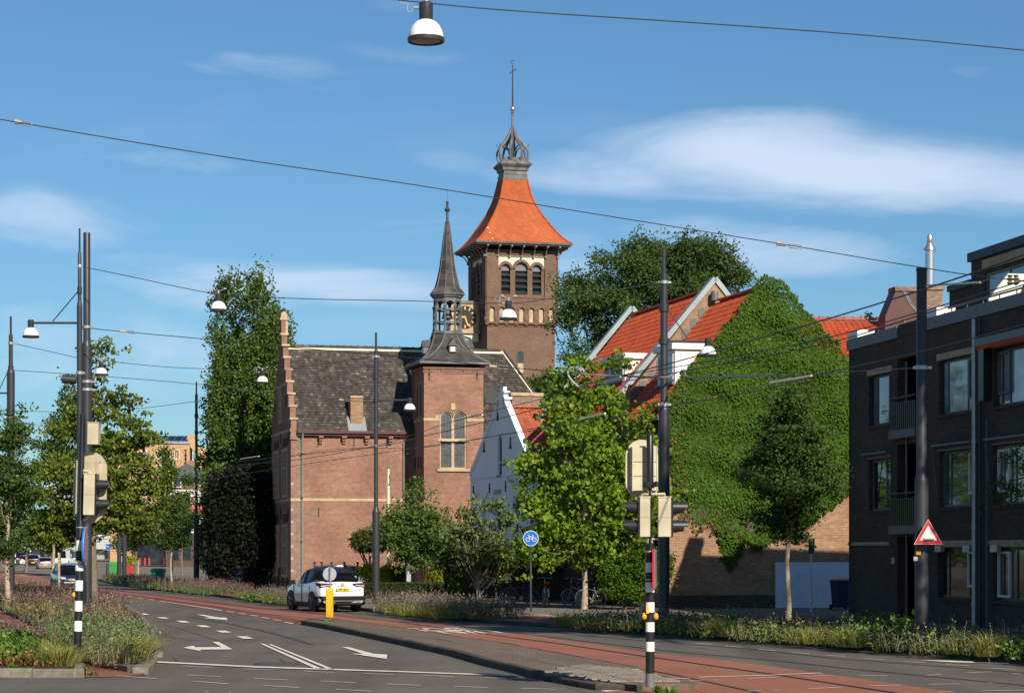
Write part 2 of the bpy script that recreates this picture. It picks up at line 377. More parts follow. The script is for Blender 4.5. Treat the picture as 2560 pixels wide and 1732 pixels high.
M['lavender'] = island('lavender_flower', [(0, (.07, .055, .045)), (.6, (.14, .105, .095)), (1, (.21, .165, .15))], rough=.9, var=.25)
M['herb'] = island('grey_green_leaf', [(0, (.055, .075, .028)), (.6, (.14, .17, .07)), (1, (.24, .26, .13))], rough=.8, var=.3, transl=.25)
M['herb_green'] = island('green_leaf', [(0, (.035, .075, .012)), (.6, (.10, .18, .025)), (1, (.20, .27, .05))], rough=.7, var=.3, transl=.3)
M['rust_leaf'] = island('rust_leaf', [(0, (.09, .035, .014)), (.6, (.22, .08, .03)), (1, (.34, .15, .06))], rough=.8, var=.3)
M['crimson'] = island('crimson_flower', [(0, (.22, .01, .04)), (1, (.35, .02, .08))], rough=.8)
rng = np.random.default_rng(11)
random.seed(5)
# ---------------------------------------------------------------- ground, road, markings
def sheet(name, pts, z, m, kind='structure', parent=None, **p):
    mb = MB(); k = len(pts)
    tri = tessellate_polygon([[Vector((a[0], a[1], 0)) for a in pts]])
    mb.add([(a[0], a[1], z) for a in pts], [tuple(t) for t in tri])
    return mb.build(name, m, parent, kind=kind, **p)
def px(l, z=0.0): return [G(a, b, z) for a, b in l]

b = MB(); b.quad((-2500, -200, -.02), (2500, -200, -.02), (2500, 5000, -.02), (-2500, 5000, -.02))
b.build('ground', ground_mat('ground_far', (.16, .14, .10), patch=.3), kind='structure')

FAR = [(-500, 1404.5), (-200, 1419), (-60, 1428), (60, 1434), (150, 1441), (240, 1450), (278, 1459), (355, 1471), (474, 1484), (556, 1493), (643, 1505), (690, 1510), (908, 1527), (970, 1534.5),
       (1053, 1544), (1130, 1550.5), (1342, 1566), (1500, 1576), (1650, 1586.5), (1807, 1597), (1991, 1611), (2237, 1630), (2560, 1650), (2800, 1667)]
NEAR = [(391, 1642), (376, 1592), (345, 1542), (300, 1514), (235, 1490), (150, 1473), (60, 1461), (-40, 1452), (-160, 1440), (-500, 1421)]
far = px(FAR); near = px(NEAR)
e = far[-1]
road = [Vector((-70, 12, 0)), Vector((70, 12, 0)), Vector((70, e.y, 0))] + far[::-1] + near[::-1] + [G(391, 1642), G(369, 1687), G(206, 1692.6), G(-200, 1692.6), Vector((-70, GZ(1692.6), 0))]
sheet('road', road, 0.0, M['asphalt'])

# tram and bus lane in red asphalt
up = [(-500, 1396), (-160, 1405), (0, 1412), (31, 1421), (100, 1443), (160, 1455), (245, 1467.5), (441, 1490), (640, 1514), (819, 1531), (944, 1546), (1050, 1556.5), (1114, 1560.5), (1200, 1574.5), (1329, 1587),
      (1458, 1607), (1609, 1629), (1749, 1641), (1956, 1669), (2140, 1694), (2398, 1732), (2600, 1764)]
lo = [(1460, 1764), (1502, 1727), (1565, 1727), (1602, 1700), (1394, 1660), (1200, 1625), (1108, 1604), (970, 1591), (841, 1571), (731, 1560), (640, 1542), (553, 1527), (399, 1503.5), (245, 1481), (100, 1458), (52, 1455), (0, 1451), (-160, 1436), (-500, 1413)]
sheet('tram_lane', px(up) + px(lo), .004, M['red_asphalt'])
mar = [(245, 1468.5), (441, 1491), (640, 1515), (819, 1532), (940, 1547), (940, 1550), (819, 1537), (640, 1521), (441, 1495.5), (245, 1471)]
sheet('tram_lane_edge', px(mar), .008, M['maroon_asphalt'])
mar = [(245, 1475), (399, 1495), (553, 1516), (700, 1540), (800, 1556), (841, 1566), (841, 1570), (731, 1559), (640, 1541), (553, 1526), (399, 1502.5), (245, 1480)]
sheet('tram_lane_edge', px(mar), .008, M['maroon_asphalt'])
# rails sunk in the lane: groove and bright head side by side
def strip(mb, pts, width, z, off=0.0):
    pts = [Vector((p[0], p[1], 0)) for p in pts]; L = []; Rr = []
    for i, p in enumerate(pts):
        d = (pts[min(i + 1, len(pts) - 1)] - pts[max(i - 1, 0)]).normalized(); n = Vector((-d.y, d.x, 0))
        L.append(p + n * (off + width / 2)); Rr.append(p + n * (off - width / 2))
    for i in range(len(pts) - 1):
        mb.quad((L[i].x, L[i].y, z), (Rr[i].x, Rr[i].y, z), (Rr[i + 1].x, Rr[i + 1].y, z), (L[i + 1].x, L[i + 1].y, z))
RAILS = [[(245, 1470.5), (441, 1495), (640, 1520), (819, 1536), (970, 1551), (1053, 1562.5), (1200, 1582.6), (1400, 1609), (1613, 1640.7), (1700, 1652.5), (1948, 1688), (2237, 1732), (2400, 1757)],
         [(245, 1475), (399, 1497), (553, 1519), (640, 1532), (805, 1549), (957, 1568), (1108, 1592), (1200, 1606), (1361, 1633), (1609, 1673), (1700, 1690), (1850, 1722), (1960, 1746)],
         [(245, 1462), (500, 1491), (800, 1523), (1060, 1552), (1200, 1571), (1329, 1587), (1458, 1602), (1609, 1620), (1700, 1630), (1948, 1652), (2120, 1671), (2560, 1713), (2800, 1737)],
         [(245, 1459), (500, 1487), (800, 1517), (1060, 1545), (1200, 1563), (1458, 1588), (1650, 1605), (1869, 1621), (2081, 1645), (2237, 1656.6), (2560, 1682), (2800, 1702)]]
for i, r in enumerate(RAILS):
    mb = MB(); strip(mb, px(r), .11 if i == 0 else .075, .0125)
    mb.build('tram_rail', M['rail'], kind='structure')
# repairs and seams in the asphalt; the first, widest strip is a painted wire shadow
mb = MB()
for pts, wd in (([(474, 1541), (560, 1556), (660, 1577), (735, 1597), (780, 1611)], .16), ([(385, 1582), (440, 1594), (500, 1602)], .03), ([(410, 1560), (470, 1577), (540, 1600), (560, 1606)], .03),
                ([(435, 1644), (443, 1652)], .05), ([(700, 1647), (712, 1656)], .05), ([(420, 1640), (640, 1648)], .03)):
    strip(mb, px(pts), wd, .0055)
mb.build('tar_seams_and_shadow', M['tar_and_shadow'], kind='structure')
# paint
mb = MB()
def zz(s, ox, oy): return lambda l: [(ox + a / s, oy + b_ / s) for a, b_ in l]
z3, z6, zA, zB = zz(3.631, 0, 1300), zz(3.631, 640, 1300), zz(4.648, 1200, 1560), zz(2.554, 1650, 1500)
PZ = .017
def line(a, b_, wd): strip(mb, px([a, b_]), wd, PZ)
for a in ([(980, 672), (1110, 688)], [(1160, 692), (1205, 698)], [(1245, 708), (1305, 715)], [(1345, 720), (1410, 727)], [(2055, 828), (2125, 837)], [(2165, 846), (2235, 855)], [(2270, 863), (2340, 872)]):
    line(*z3(a), .11)
strip(mb, px(z3([(1450, 735), (1700, 771), (1860, 795), (2012, 821)])), .11, PZ)
for a in ([(50, 882), (120, 893)], [(155, 904), (230, 913)], [(260, 927), (335, 940)]): line(*z6(a), .11)
line((0, 1452), (100, 1457.5), .12); line((-120, 1441), (-20, 1450), .12)
for a in ([(0, 608), (62, 612)], [(0, 640), (60, 650)], [(45, 745), (350, 765)], [(385, 755), (520, 772)], [(690, 722), (800, 724)], [(385, 885), (760, 900)], [(0, 535), (75, 532)]):
    line(*zz(7.747, 0, 1340)(a), .18)
def poly(l):
    g = px(l); tri = tessellate_polygon([[Vector((a[0], a[1], 0)) for a in g]])
    mb.add([(a.x, a.y, PZ) for a in g], [tuple(t) for t in tri])
for a, b_, c, d in ((1255, 1362, 848, 861), (1420, 1540, 882, 895), (1597, 1727, 915, 931), (1777, 1915, 956, 973), (1957, 2103, 1005, 1023), (2145, 2303, 1057, 1079)):
    poly(z3([(a, c), (a + .62 * (b_ - a), c), (b_, d), (a + .38 * (b_ - a), d)]))
poly(z3([(1783, 857), (1843, 860), (1990, 885), (2057, 887), (2064, 909), (1848, 890), (1905, 885)]))
poly(z3([(1927, 1107), (1985, 1107), (2112, 1176), (1814, 1178), (1825, 1192), (1660, 1161), (1756, 1142), (1778, 1157), (2010, 1154)]))
poly(z6([(783, 1155), (838, 1155), (1068, 1216), (1190, 1223), (1186, 1263), (862, 1215), (975, 1217)]))
poly(z6([(33, 1122), (75, 1127), (605, 1355), (540, 1352)])); poly(z6([(112, 1130), (140, 1130), (712, 1360), (660, 1358)]))
poly([(394, 1654), (394, 1657), (640, 1669.5), (1000, 1681), (1273, 1691), (1273, 1688.5), (1000, 1678.5), (640, 1666.3)])
for a in ([(1660, 1328), (1930, 1341)], [(1703, 1410), (2005, 1424)], [(1745, 1466), (2068, 1490)], [(1060, 1416), (1425, 1443)], [(1860, 1562), (1895, 1564)], [(2075, 1567), (2100, 1568)]): line(*z3(a), .05)
for a in ([(-120, 1353), (155, 1363)], [(-20, 1440), (285, 1455)], [(433, 1374), (710, 1386)], [(980, 1395), (1250, 1405)], [(1525, 1414), (1803, 1424)], [(2078, 1433), (2440, 1443)],
          [(588, 1465), (900, 1479)], [(1193, 1491), (1495, 1504)], [(1797, 1513), (2105, 1524)], [(68, 1505), (390, 1524)], [(720, 1540), (1045, 1558)]): line(*z6(a), .05)
line(*zA([(470, 750), (870, 763)]), .05)
for a in ([(245, 495), (765, 480)], [(765, 478), (1035, 468)], [(-30, 502), (190, 502)]): line(*zB(a), .12)
for a in ([(555, 503), (745, 495)], [(918, 489), (1105, 485)], [(1270, 483), (1450, 485)], [(1340, 550), (1540, 545)], [(1718, 540), (1912, 538)], [(2057, 582), (2424, 577)], [(950, 568), (1155, 560)],
          [(1775, 590), (1870, 588)], [(190, 515), (275, 516)], [(340, 514), (380, 513)], [(555, 582), (650, 582)], [(720, 580), (765, 578)], [(1705, 483), (1795, 478)], [(1957, 466), (2120, 461)],
          [(40, 256), (140, 264)], [(228, 277), (328, 284)], [(418, 294), (525, 302)], [(630, 316), (738, 326)], [(843, 337), (955, 346)], [(1063, 355), (1185, 361)], [(1300, 375), (1430, 382)],
          [(1555, 394), (1692, 401)], [(1820, 412), (1975, 422)], [(2120, 437), (2270, 446)], [(2030, 400), (2115, 403)], [(2125, 406), (2225, 405)], [(2245, 471), (2300, 473)], [(2090, 532), (2120, 533)]): line(*zB(a), .055)
poly(zB([(1665, 386), (1850, 388), (1990, 394), (2012, 402), (1860, 399)]))
poly(zA([(1405, 775), (1660, 778), (1460, 792)]))
mb.build('road_markings', M['paint'], kind='structure')
# words on the tram lane, read by drivers coming towards us
a = G(1209, 1576); tr = (G(1255, 1584.5) - a).normalized(); ac = Vector((tr.y, -tr.x, 0)); ac = ac if ac.x < 0 else -ac
for wd, c, hgt in (('LIJN', (1163, 1578.6), 2.9), ('BUS', (1092, 1574), 2.9)):
    me = text_mesh(wd, M['paint'], size=1, bold=.012)
    c = G(*c); mt = Matrix((ac * 1.02, tr * hgt * 1.35, Vector((0, 0, 1)))).transposed().to_4x4(); mt.translation = (c.x, c.y, PZ)
    link('lane_lettering', me, None, mat=mt, kind='structure')

# far pavement, raised behind its kerb
slab = far + [Vector((90, e.y, 0)), Vector((90, 700, 0)), Vector((-260, 700, 0))]
mb = MB(); mb.prism([(p.x, p.y) for p in slab], -.3, .12, plane='xy'); mb.build('far_pavement', M['paving'], kind='structure')
# kerb stones: one object each
def kerbs(line_, h, wd, m, name='kerb_stone', L=1.0, side=1, lim=120, base=-.2):
    pts = [Vector((p[0], p[1], 0)) for p in line_]; cum = [0]
    for i in range(1, len(pts)): cum.append(cum[-1] + (pts[i] - pts[i - 1]).length)
    def at(s):
        s = min(max(s, 0), cum[-1] - 1e-4)
        for i in range(1, len(pts)):
            if cum[i] >= s: return pts[i - 1].lerp(pts[i], (s - cum[i - 1]) / (cum[i] - cum[i - 1]))
    n = max(1, round(cum[-1] / L)); L = cum[-1] / n; b_ = MB(); bb = .02
    sec = [(0, base), (0, h - bb), (bb, h), (wd, h), (wd, base)]
    b_.prism(sec, .006, L - .006, plane='yz'); me = b_.mesh(name, m)   # local: x along, y across, z up
    me.transform(Matrix(((1, 0, 0, 0), (0, side, 0, 0), (0, 0, 1, 0), (0, 0, 0, 1))))
    me.flip_normals() if side < 0 else None
    for k in range(min(n, lim)):
        p, q = at(k * L), at((k + 1) * L); d = (q - p); ang = math.atan2(d.y, d.x)
        nv = Vector((-d.y, d.x, 0)).normalized() * (-side * .014); o = link(name, me, None, loc=(p.x + nv.x, p.y + nv.y, random.uniform(-.006, .004)), rot=(random.uniform(-.006, .006), random.uniform(-.004, .004), ang), kind='structure'); o.scale = (d.length / L, 1, 1)
kerbs(far[::-1], .135, .15, M['old_kerb'], side=-1, lim=95)
kerbs(near, .125, .15, M['kerb'], side=-1, lim=70)
# left bank with two planting beds and the cycle path between them
Lb = [G(391, 1642), G(391, 1663), G(369, 1680)] + [G(315, 1678), G(250, 1665), G(200, 1655)] + [G(140, 1612), G(80, 1565), G(0, 1527), G(-200, 1470), G(-500, 1440)]
mb = MB(); mb.prism([(p.x, p.y) for p in near + px([(-500, 1440), (-200, 1470), (0, 1527), (80, 1565), (140, 1612), (200, 1655), (250, 1665), (315, 1678), (369, 1681), (391, 1665)])], -.3, .11, plane='xy')
mb.build('planting_soil', M['soil'], kind='structure')
lb2 = px([(206, 1692.6), (214, 1680), (175, 1655), (110, 1610), (40, 1572), (-100, 1530), (-500, 1480), (-500, 1692.6)])
mb = MB(); mb.prism([(p.x, p.y) for p in lb2], -.3, .13, plane='xy'); mb.build('planting_soil', M['soil'], kind='structure')
cyc = px([(216, 1693), (262, 1693), (345, 1689), (369, 1684), (315, 1679), (250, 1666), (200, 1656), (140, 1613), (80, 1566), (0, 1528), (-200, 1471), (-500, 1440), (-500, 1480), (-100, 1529), (40, 1571), (110, 1609), (175, 1654), (213, 1680)])
sheet('cycle_path', cyc, .012, M['cycle_red'])
ep = px([(200, 1652), (262, 1660), (320, 1670), (352, 1675), (318, 1681), (250, 1669)])
mb = MB(); mb.prism([(p.x, p.y) for p in ep], .0, .125, plane='xy'); mb.build('paver_edging', M['paving'], kind='structure')
kerbs([G(-300, 1692.6), G(207, 1692.6)], .16, .22, M['kerb'], side=1, L=.95, lim=40)
kerbs([G(207, 1692.6), G(214, 1682), G(178, 1657)], .16, .18, M['kerb'], side=1, L=.9)
kerbs([G(369, 1683), G(391, 1665), G(392, 1642)], .125, .30, M['kerb'], side=1, L=.85)

# median: kerb stones round a paved island
MK = px([(754, 1561), (800, 1569), (841, 1577.5), (970, 1605), (1122, 1638), (1218, 1665), (1290, 1682), (1340, 1697)])
MT = px([(1375, 1702), (1440, 1716), (1500, 1724), (1749, 1724), (1637, 1696), (1602, 1682), (1394, 1643), (1280, 1621), (1108, 1594.5), (957, 1571), (805, 1551), (762, 1556)])
mb = MB(); mb.prism([(p.x, p.y) for p in MK + MT], -.2, .105, plane='xy'); mb.build('median_paving', M['median'], kind='structure')
kerbs(MK, .145, .16, M['old_kerb'], side=1, L=.9)
kerbs([G(1340, 1697), G(1372, 1702), G(1440, 1716), G(1500, 1726), G(1600, 1727)], .11, .15, M['old_kerb'], side=1, L=.8)
kerbs([G(x_, y_) for x_, y_ in ((754, 1561), (762, 1556), (805, 1550), (957, 1570), (1108, 1593.5), (1280, 1620), (1394, 1642), (1602, 1681))], .11, .08, M['old_kerb'], side=-1, L=1.0)
# concrete tiles near the signal pole
tb = MB(); tb.prism([(0, 0), (.292, 0), (.292, .292), (0, .292)], 0, .028, plane='xy'); tile = tb.mesh('paving_tile', M['tile'])
o0 = G(1385, 1699, .105); ux = Vector((1, .05, 0)).normalized(); uy = Vector((-.05, 1, 0)).normalized()
def inside(p, poly_):
    c = False; j = len(poly_) - 1
    for i in range(len(poly_)):
        a, b_ = poly_[i], poly_[j]
        if (a[1] > p[1]) != (b_[1] > p[1]) and p[0] < (b_[0] - a[0]) * (p[1] - a[1]) / (b_[1] - a[1]) + a[0]: c = not c
        j = i
    return c
area = px([(1345, 1693), (1440, 1712), (1505, 1721), (1730, 1721), (1637, 1698), (1600, 1685), (1440, 1672), (1400, 1679)])
cnt = 0
for j in range(-8, 22):
    for i in range(-8, 22):
        p = o0 + ux * (.3 * i + (.15 if j % 2 else 0)) + uy * .3 * j
        if all(inside((q.x, q.y), area) for q in (p, p + ux * .29, p + uy * .29, p + ux * .29 + uy * .29)):
            link('paving_tile', tile, None, loc=(p.x, p.y, .098 + random.uniform(-.003, .004)), rot=(random.uniform(-.01, .01), random.uniform(-.01, .01), .05), kind='structure'); cnt += 1
# cycle path crossing on the far side
sheet('cycle_crossing', px([(1100, 1521), (1244, 1530), (1337, 1536.5), (1460, 1545), (1440, 1556), (1377, 1551.5), (1321, 1549), (1197, 1543), (1100, 1536)], .12), .125, M['cycle_red'])
sheet('cycle_crossing', px([(508, 1472), (600, 1475), (600, 1487), (556, 1488), (530, 1481)], .12), .125, M['cycle_red'])
mb = MB()
for a in ([(1340, 1536.3), (1378, 1538)], [(1372, 1540), (1408, 1542)]): strip(mb, px(a, .12), .3, .130)
mb.build('give_way_blocks', M['paint'], kind='structure')
# manhole cover
t = thing('manhole_cover', 'round cast iron manhole cover sunk in the road beside the double white line', 'manhole cover', loc=tuple(G(706, 1658.5)))
b = MB(); b.lathe([(.60, 0), (.60, .007), (.53, .008), (.53, .004), (.0, .004)], 32); b.build('cover', M['rail'], t)
b = MB()
for k in range(-4, 5): b.box(-math.sqrt(.5 ** 2 - (k * .11) ** 2), math.sqrt(.5 ** 2 - (k * .11) ** 2), k * .11 - .02, k * .11 + .02, .004, .0095)
b.build('rib', M['tar_and_shadow'], t)
# ---------------------------------------------------------------- building helpers
class Frame:
    """local frame of a building: x along the wall facing us, y away from us, z up"""
    def __init__(s, ox, oy, deg, name, label, cat, group=None):
        s.o = Vector((ox, oy, 0)); s.a = R(deg); s.e = thing(name, label, cat, (ox, oy, 0), s.a, group)
        s.U = Vector((math.cos(s.a), math.sin(s.a), 0)); s.D = Vector((-math.sin(s.a), math.cos(s.a), 0))
    def ray(s, x, y):
        d = Vector(((x - CX) / F, 1, (HY - y) / F)); c = Vector((0, 0, EYE)) - s.o
        return Vector((c.dot(s.U), c.dot(s.D), EYE)), Vector((d.dot(s.U), d.dot(s.D), d.z))
    def f(s, x, y, dep=0.0):
        c, d = s.ray(x, y); t = (dep - c.y) / d.y; return c.x + d.x * t, c.z + d.z * t          # (x, z) on the plane y = dep
    def g(s, x, y, xx=0.0):
        c, d = s.ray(x, y); t = (xx - c.x) / d.x; return c.y + d.y * t, c.z + d.z * t           # (y, z) on the plane x = xx
    def rect(s, x0, x1, y0, y1, dep=0.0):
        a = s.f(x0, (y0 + y1) / 2, dep)[0]; b_ = s.f(x1, (y0 + y1) / 2, dep)[0]; m_ = (x0 + x1) / 2
        return a, b_, s.f(m_, y1, dep)[1], s.f(m_, y0, dep)[1]
def arch(x0, x1, z0, zs, n=12, k=1.0):
    """outline of a round-headed opening: springing at zs"""
    r = (x1 - x0) / 2; c = (x0 + x1) / 2
    return [(x0, z0), (x1, z0)] + [(c + r * math.cos(pi * i / n), zs + k * r * math.sin(pi * i / n)) for i in range(n + 1)]
def rc(x0, x1, z0, z1): return [(x0, z0), (x1, z0), (x1, z1), (x0, z1)]
def inset(l, d):
    c0 = sum(p[0] for p in l) / len(l); k = len(l); out_ = []
    for i in range(k):
        a, b_, c = l[i - 1], l[i], l[(i + 1) % k]
        e1 = Vector((b_[0] - a[0], b_[1] - a[1])); e2 = Vector((c[0] - b_[0], c[1] - b_[1]))
        if e1.length < 1e-6 or e2.length < 1e-6: out_.append(b_); continue
        n1 = Vector((-e1.y, e1.x)).normalized(); n2 = Vector((-e2.y, e2.x)).normalized(); n_ = (n1 + n2)
        if n_.length < 1e-6: n_ = n1
        n_.normalize(); q = d / max(.35, n_.dot(n1)); out_.append((b_[0] + n_.x * q, b_[1] + n_.y * q))
    return out_
def window(par, outline, dep, fr=.07, fm=None, gm=None, mull=(), trans=(), plane='xz', sgn=1, sill=.0, name='window', th=.06, deep=.10, sm=None):
    """frame standing in its opening, pane behind, glazing bars, sill; outline anticlockwise; dep = wall face, sgn = which way is inward"""
    fm = fm or M['white']; gm = gm or M['glass']
    inn = inset(outline, fr); b_ = MB(); d0 = dep + sgn * deep
    b_.prism(outline, d0, d0 + sgn * th, holes=[inn], plane=plane)
    x0 = min(p[0] for p in inn); x1 = max(p[0] for p in inn); z0 = min(p[1] for p in inn); z1 = max(p[1] for p in inn)
    w_ = fr * .5
    def bar(a, b2, c, d):
        if plane == 'xz': b_.box(a, b2, min(d0 + sgn * .01, d0 + sgn * (th - .01)), max(d0 + sgn * .01, d0 + sgn * (th - .01)), c, d)
        else: b_.box(min(d0 + sgn * .01, d0 + sgn * (th - .01)), max(d0 + sgn * .01, d0 + sgn * (th - .01)), a, b2, c, d)
    for q in mull: xx = x0 + (x1 - x0) * q; bar(xx - w_, xx + w_, z0, z1 - .01)
    for q in trans: zz_ = z0 + (z1 - z0) * q; bar(x0, x1, zz_ - w_, zz_ + w_)
    wo = b_.build(name, fm, par)
    p = MB(); p.prism(inset(outline, fr * .6), d0 + sgn * th * .55, d0 + sgn * th * .9, plane=plane); p.build('pane', gm, wo)
    if sill:
        p = MB(); X0 = min(q[0] for q in outline); X1 = max(q[0] for q in outline); Z0 = min(q[1] for q in outline)
        d1 = dep - sgn * sill
        if plane == 'xz': p.box(X0 - .06, X1 + .06, min(d1, d0), max(d1, d0), Z0 - .09, Z0 - .004)
        else: p.box(min(d1, d0), max(d1, d0), X0 - .06, X1 + .06, Z0 - .09, Z0 - .004)
        p.build('sill', sm or M['stone'], wo)
    return wo
def slates(par, fn, nu, nv, w_, h, m, name='roof_slates', keep=None, th=.022, lap=1.18, **k):
    """courses of separate slates laid over a slope: fn(u,v) gives point and normal in metres along and up the slope"""
    V = []; Fc = []
    for j in range(nv):
        for i in range(-1, nu):
            u0 = i * w_ + (w_ * .5 if j % 2 else 0) + random.uniform(-.006, .006); u1 = u0 + w_ * .975
            v0 = j * h + random.uniform(-.008, .008); v1 = v0 + h * lap
            if keep and not keep((u0 + u1) / 2, v0 + h / 2): continue
            tl = th * random.uniform(.8, 1.5); o = len(V)
            for (u, v, q) in ((u0, v0, tl + .014), (u1, v0, tl + .014), (u1, v1, .014), (u0, v1, .014), (u0, v0, .002), (u1, v0, .002)):
                pt, nn = fn(u, v); V.append(tuple(pt + nn * q))
            Fc += [(o, o + 1, o + 2, o + 3), (o + 4, o + 5, o + 1, o)]
    me = bpy.data.meshes.new(name); me.from_pydata(V, [], Fc); me.materials.append(m)
    return link(name, me, par, kind='stuff', **k)
def pantile_mesh(w_, h, m, n=7):
    b_ = MB(); vs = []
    for yy, dz in ((0, .045), (h * 1.12, .008)):
        for i in range(n + 1):
            t = i / n; z = .042 * math.sin(2 * pi * t - .4) * (1 if t < .55 else .55)
            vs.append((t * w_ * 1.06, yy, z + dz + .02))
    fs = [(i, i + 1, n + 2 + i, n + 1 + i) for i in range(n)]
    o = len(vs)
    for i in range(n + 1): x_, y_, z_ = vs[i]; vs.append((x_, y_ + .001, z_ - .035))
    fs += [(o + i, o + i + 1, i + 1, i) for i in range(n)]
    b_.add(vs, fs); me = b_.mesh('roof_tile', m)
    me.polygons.foreach_set('use_smooth', [True] * len(me.polygons)); me.set_sharp_from_angle(angle=R(50)); return me
def pantiles(par, o, A, Sv, N, L, Hh, w_, h, m, keep=None, limit=300, order=None):
    """o: eave corner; A along the eave, Sv up the slope, N outward (unit vectors, local); nearest tiles are objects, the rest one mesh"""
    me = pantile_mesh(w_, h, m); sp = []
    for j in range(int(Hh / h)):
        for i in range(int(L / w_)):
            u, v = i * w_, j * h
            if keep and not keep(u + w_ / 2, v + h / 2): continue
            sp.append((u, v))
    if order: sp.sort(key=order)
    def mt(u, v, jit=1):
        q = o + A * u + Sv * v; t = Matrix((A, Sv, N)).transposed().to_4x4(); t.translation = q + N * random.uniform(0, .006); return t
    for u, v in sp[:limit]: link('roof_tile', me, par, mat=mt(u, v))
    if len(sp) > limit:
        vs = np.empty(len(me.vertices) * 3); me.vertices.foreach_get('co', vs); vs = vs.reshape(-1, 3)
        fs = [tuple(p.vertices) for p in me.polygons]; V = []; Fc = []
        for u, v in sp[limit:]:
            t = mt(u, v); k = len(V); A3 = np.array(t.to_3x3()); V += [tuple(r) for r in (vs @ A3.T + np.array(t.translation))]; Fc += [tuple(i + k for i in f_) for f_ in fs]
        m2 = bpy.data.meshes.new('roof_tiles'); m2.from_pydata(V, [], Fc); m2.materials.append(m)
        m2.polygons.foreach_set('use_smooth', [True] * len(m2.polygons)); m2.set_sharp_from_angle(angle=R(50))
        link('roof_tiles', m2, par, kind='stuff')
def ridge_tiles(par, a, b_, r, L, m, name='ridge_tile', lim=80):
    a, b_ = Vector(a), Vector(b_); d = (b_ - a); n = int(d.length / L); u = d.normalized(); side = u.cross(Vector((0, 0, 1))).normalized(); up = side.cross(u)
    q = MB(); pr = []
    for x_, rr in ((0, r * 1.12), (L * .18, r * 1.12), (L * .19, r), (L * 1.02, r * .96)):
        pr.append([(x_, rr * math.cos(pi * i / 8), rr * math.sin(pi * i / 8) * .9) for i in range(9)])
    q.rings(pr, closed=False, cap=False); me = q.mesh(name, m, smooth=40)
    for k in range(min(n, lim)):
        t = Matrix((u, side, up)).transposed().to_4x4(); t.translation = a + u * L * k + up * random.uniform(-.005, .008); link(name, me, par, mat=t)
def anchor(par, x, z, dep, h=.5, kind='bar', plane='xz', mt=None):
    b_ = MB()
    def bx(a0, a1, c0, c1):
        if plane == 'xz': b_.box(a0, a1, dep - .05, dep - .01, c0, c1)
        else: b_.box(dep - .05, dep - .01, a0, a1, c0, c1)
    bx(x - .022, x + .022, z - h / 2, z + h / 2)
    if kind == 'knob': bx(x - .05, x + .05, z - .05, z + .05); bx(x - .035, x + .035, z + h / 2 - .06, z + h / 2)
    if kind == 'fork':
        for s_ in (-1, 1):
            if plane == 'xz': b_.tube([(x, dep - .03, z - .05), (x + s_ * .16, dep - .03, z - h / 2)], .02, 5)
            else: b_.tube([(dep - .03, x, z - .05), (dep - .03, x + s_ * .16, z - h / 2)], .02, 5)
    b_.build('wall_anchor', mt or M['iron'], par)
def pipe(par, pts, r=.05, m=None, name='drainpipe'):
    b_ = MB(); b_.tube(pts, r, 8); o = b_.build(name, m or M['galv'], par, smooth=40)
    a, c = Vector(pts[0]), Vector(pts[-1]); q = MB(); q.lathe([(r * 1.25, -.03), (r * 1.25, .03)], 8); me = q.mesh('pipe_clip', m or M['galv'])
    for k in (.12, .4, .68, .93): link('pipe_clip', me, o, loc=tuple(a.lerp(c, k)))
    return o

# ---------------------------------------------------------------- old brick hall with stepped gable and stair turret
H1 = Frame(-552 * 118 / F, 118, 14.1, 'brick_hall', 'old brick hall with stepped gable, grey slate roof and square stair turret', 'building')
e = H1.e; BM = M['brick_main']
L1, W1 = 14.6, 7.15; zE = H1.f(760, 1079)[1]; yr = W1 / 2; zR = H1.g(706, 862, 0)[1]; zR = 13.25
bz = H1.f(760, 1252)[1], H1.f(760, 1245)[1]
# walls
b = MB(); b.prism(rc(0, L1, 0, zE + .05), 0, .3); b.build('front_wall', BM, e)
b = MB(); b.box(.3, L1, W1 - .3, W1, 0, zE); b.box(L1 - .3, L1, .3, W1 - .3, 0, zE); b.build('rear_wall', BM, e)
b = MB(); b.box(-.03, 6.52, -.03, 0, *bz); b.build('belt_course', M['stone'], e)
b = MB(); b.box(-.03, 0, 0, W1, *bz); b.build('belt_course', M['stone'], e)
b = MB(); b.box(0, 6.5, -.05, 0, 0, .75); b.build('plinth', M['brick_old'], e)
qb = MB(); qb.box(-.02, .115, -.015, 0, 0, .13); qm = qb.mesh('quoin_block', M['stone'])
for k in range(12):
    z = .55 + .64 * k + (.05 if k > 6 else 0)
    if z < zE - .3 and abs(z - bz[0]) > .2: link('quoin_block', qm, e, loc=(0, 0, z))
b = MB(); b.box(.0, .52, -.012, 0, .76, zE - .2); b.build('corner_pilaster', M['brick_old'], e)
# eave, corbels, gutter
b = MB(); b.box(.3, L1 + .1, -.32, .05, zE - .08, zE + .06); b.box(.3, L1 + .1, -.2, 0, zE - .2, zE - .08); b.build('eave_board', M['dark_wood'], e)
cb = MB()
cb.box(-.12, .12, -.30, 0, 0, .10); cb.box(-.10, .10, -.2, 0, -.16, 0); cb.box(-.08, .08, -.11, 0, -.3, -.16); cm = cb.mesh('corbel', BM)
for x_ in (801, 859, 916, 975): link('corbel', cm, e, loc=(H1.f(x_, 1090)[0], 0, zE - .31))
for x_, y0, y1 in ((795, 1090, 1116), (885, 1094, 1116), (967, 1094, 1117), (797, 1268, 1291)):
    q = H1.f(x_, (y0 + y1) / 2); anchor(e, q[0], q[1], 0, (y1 - y0) / 47.5)
xp = H1.f(755, 1200)[0]; pipe(e, [(xp, -.28, zE - .1), (xp, -.09, zE - .5), (xp, -.09, .2)], .055)
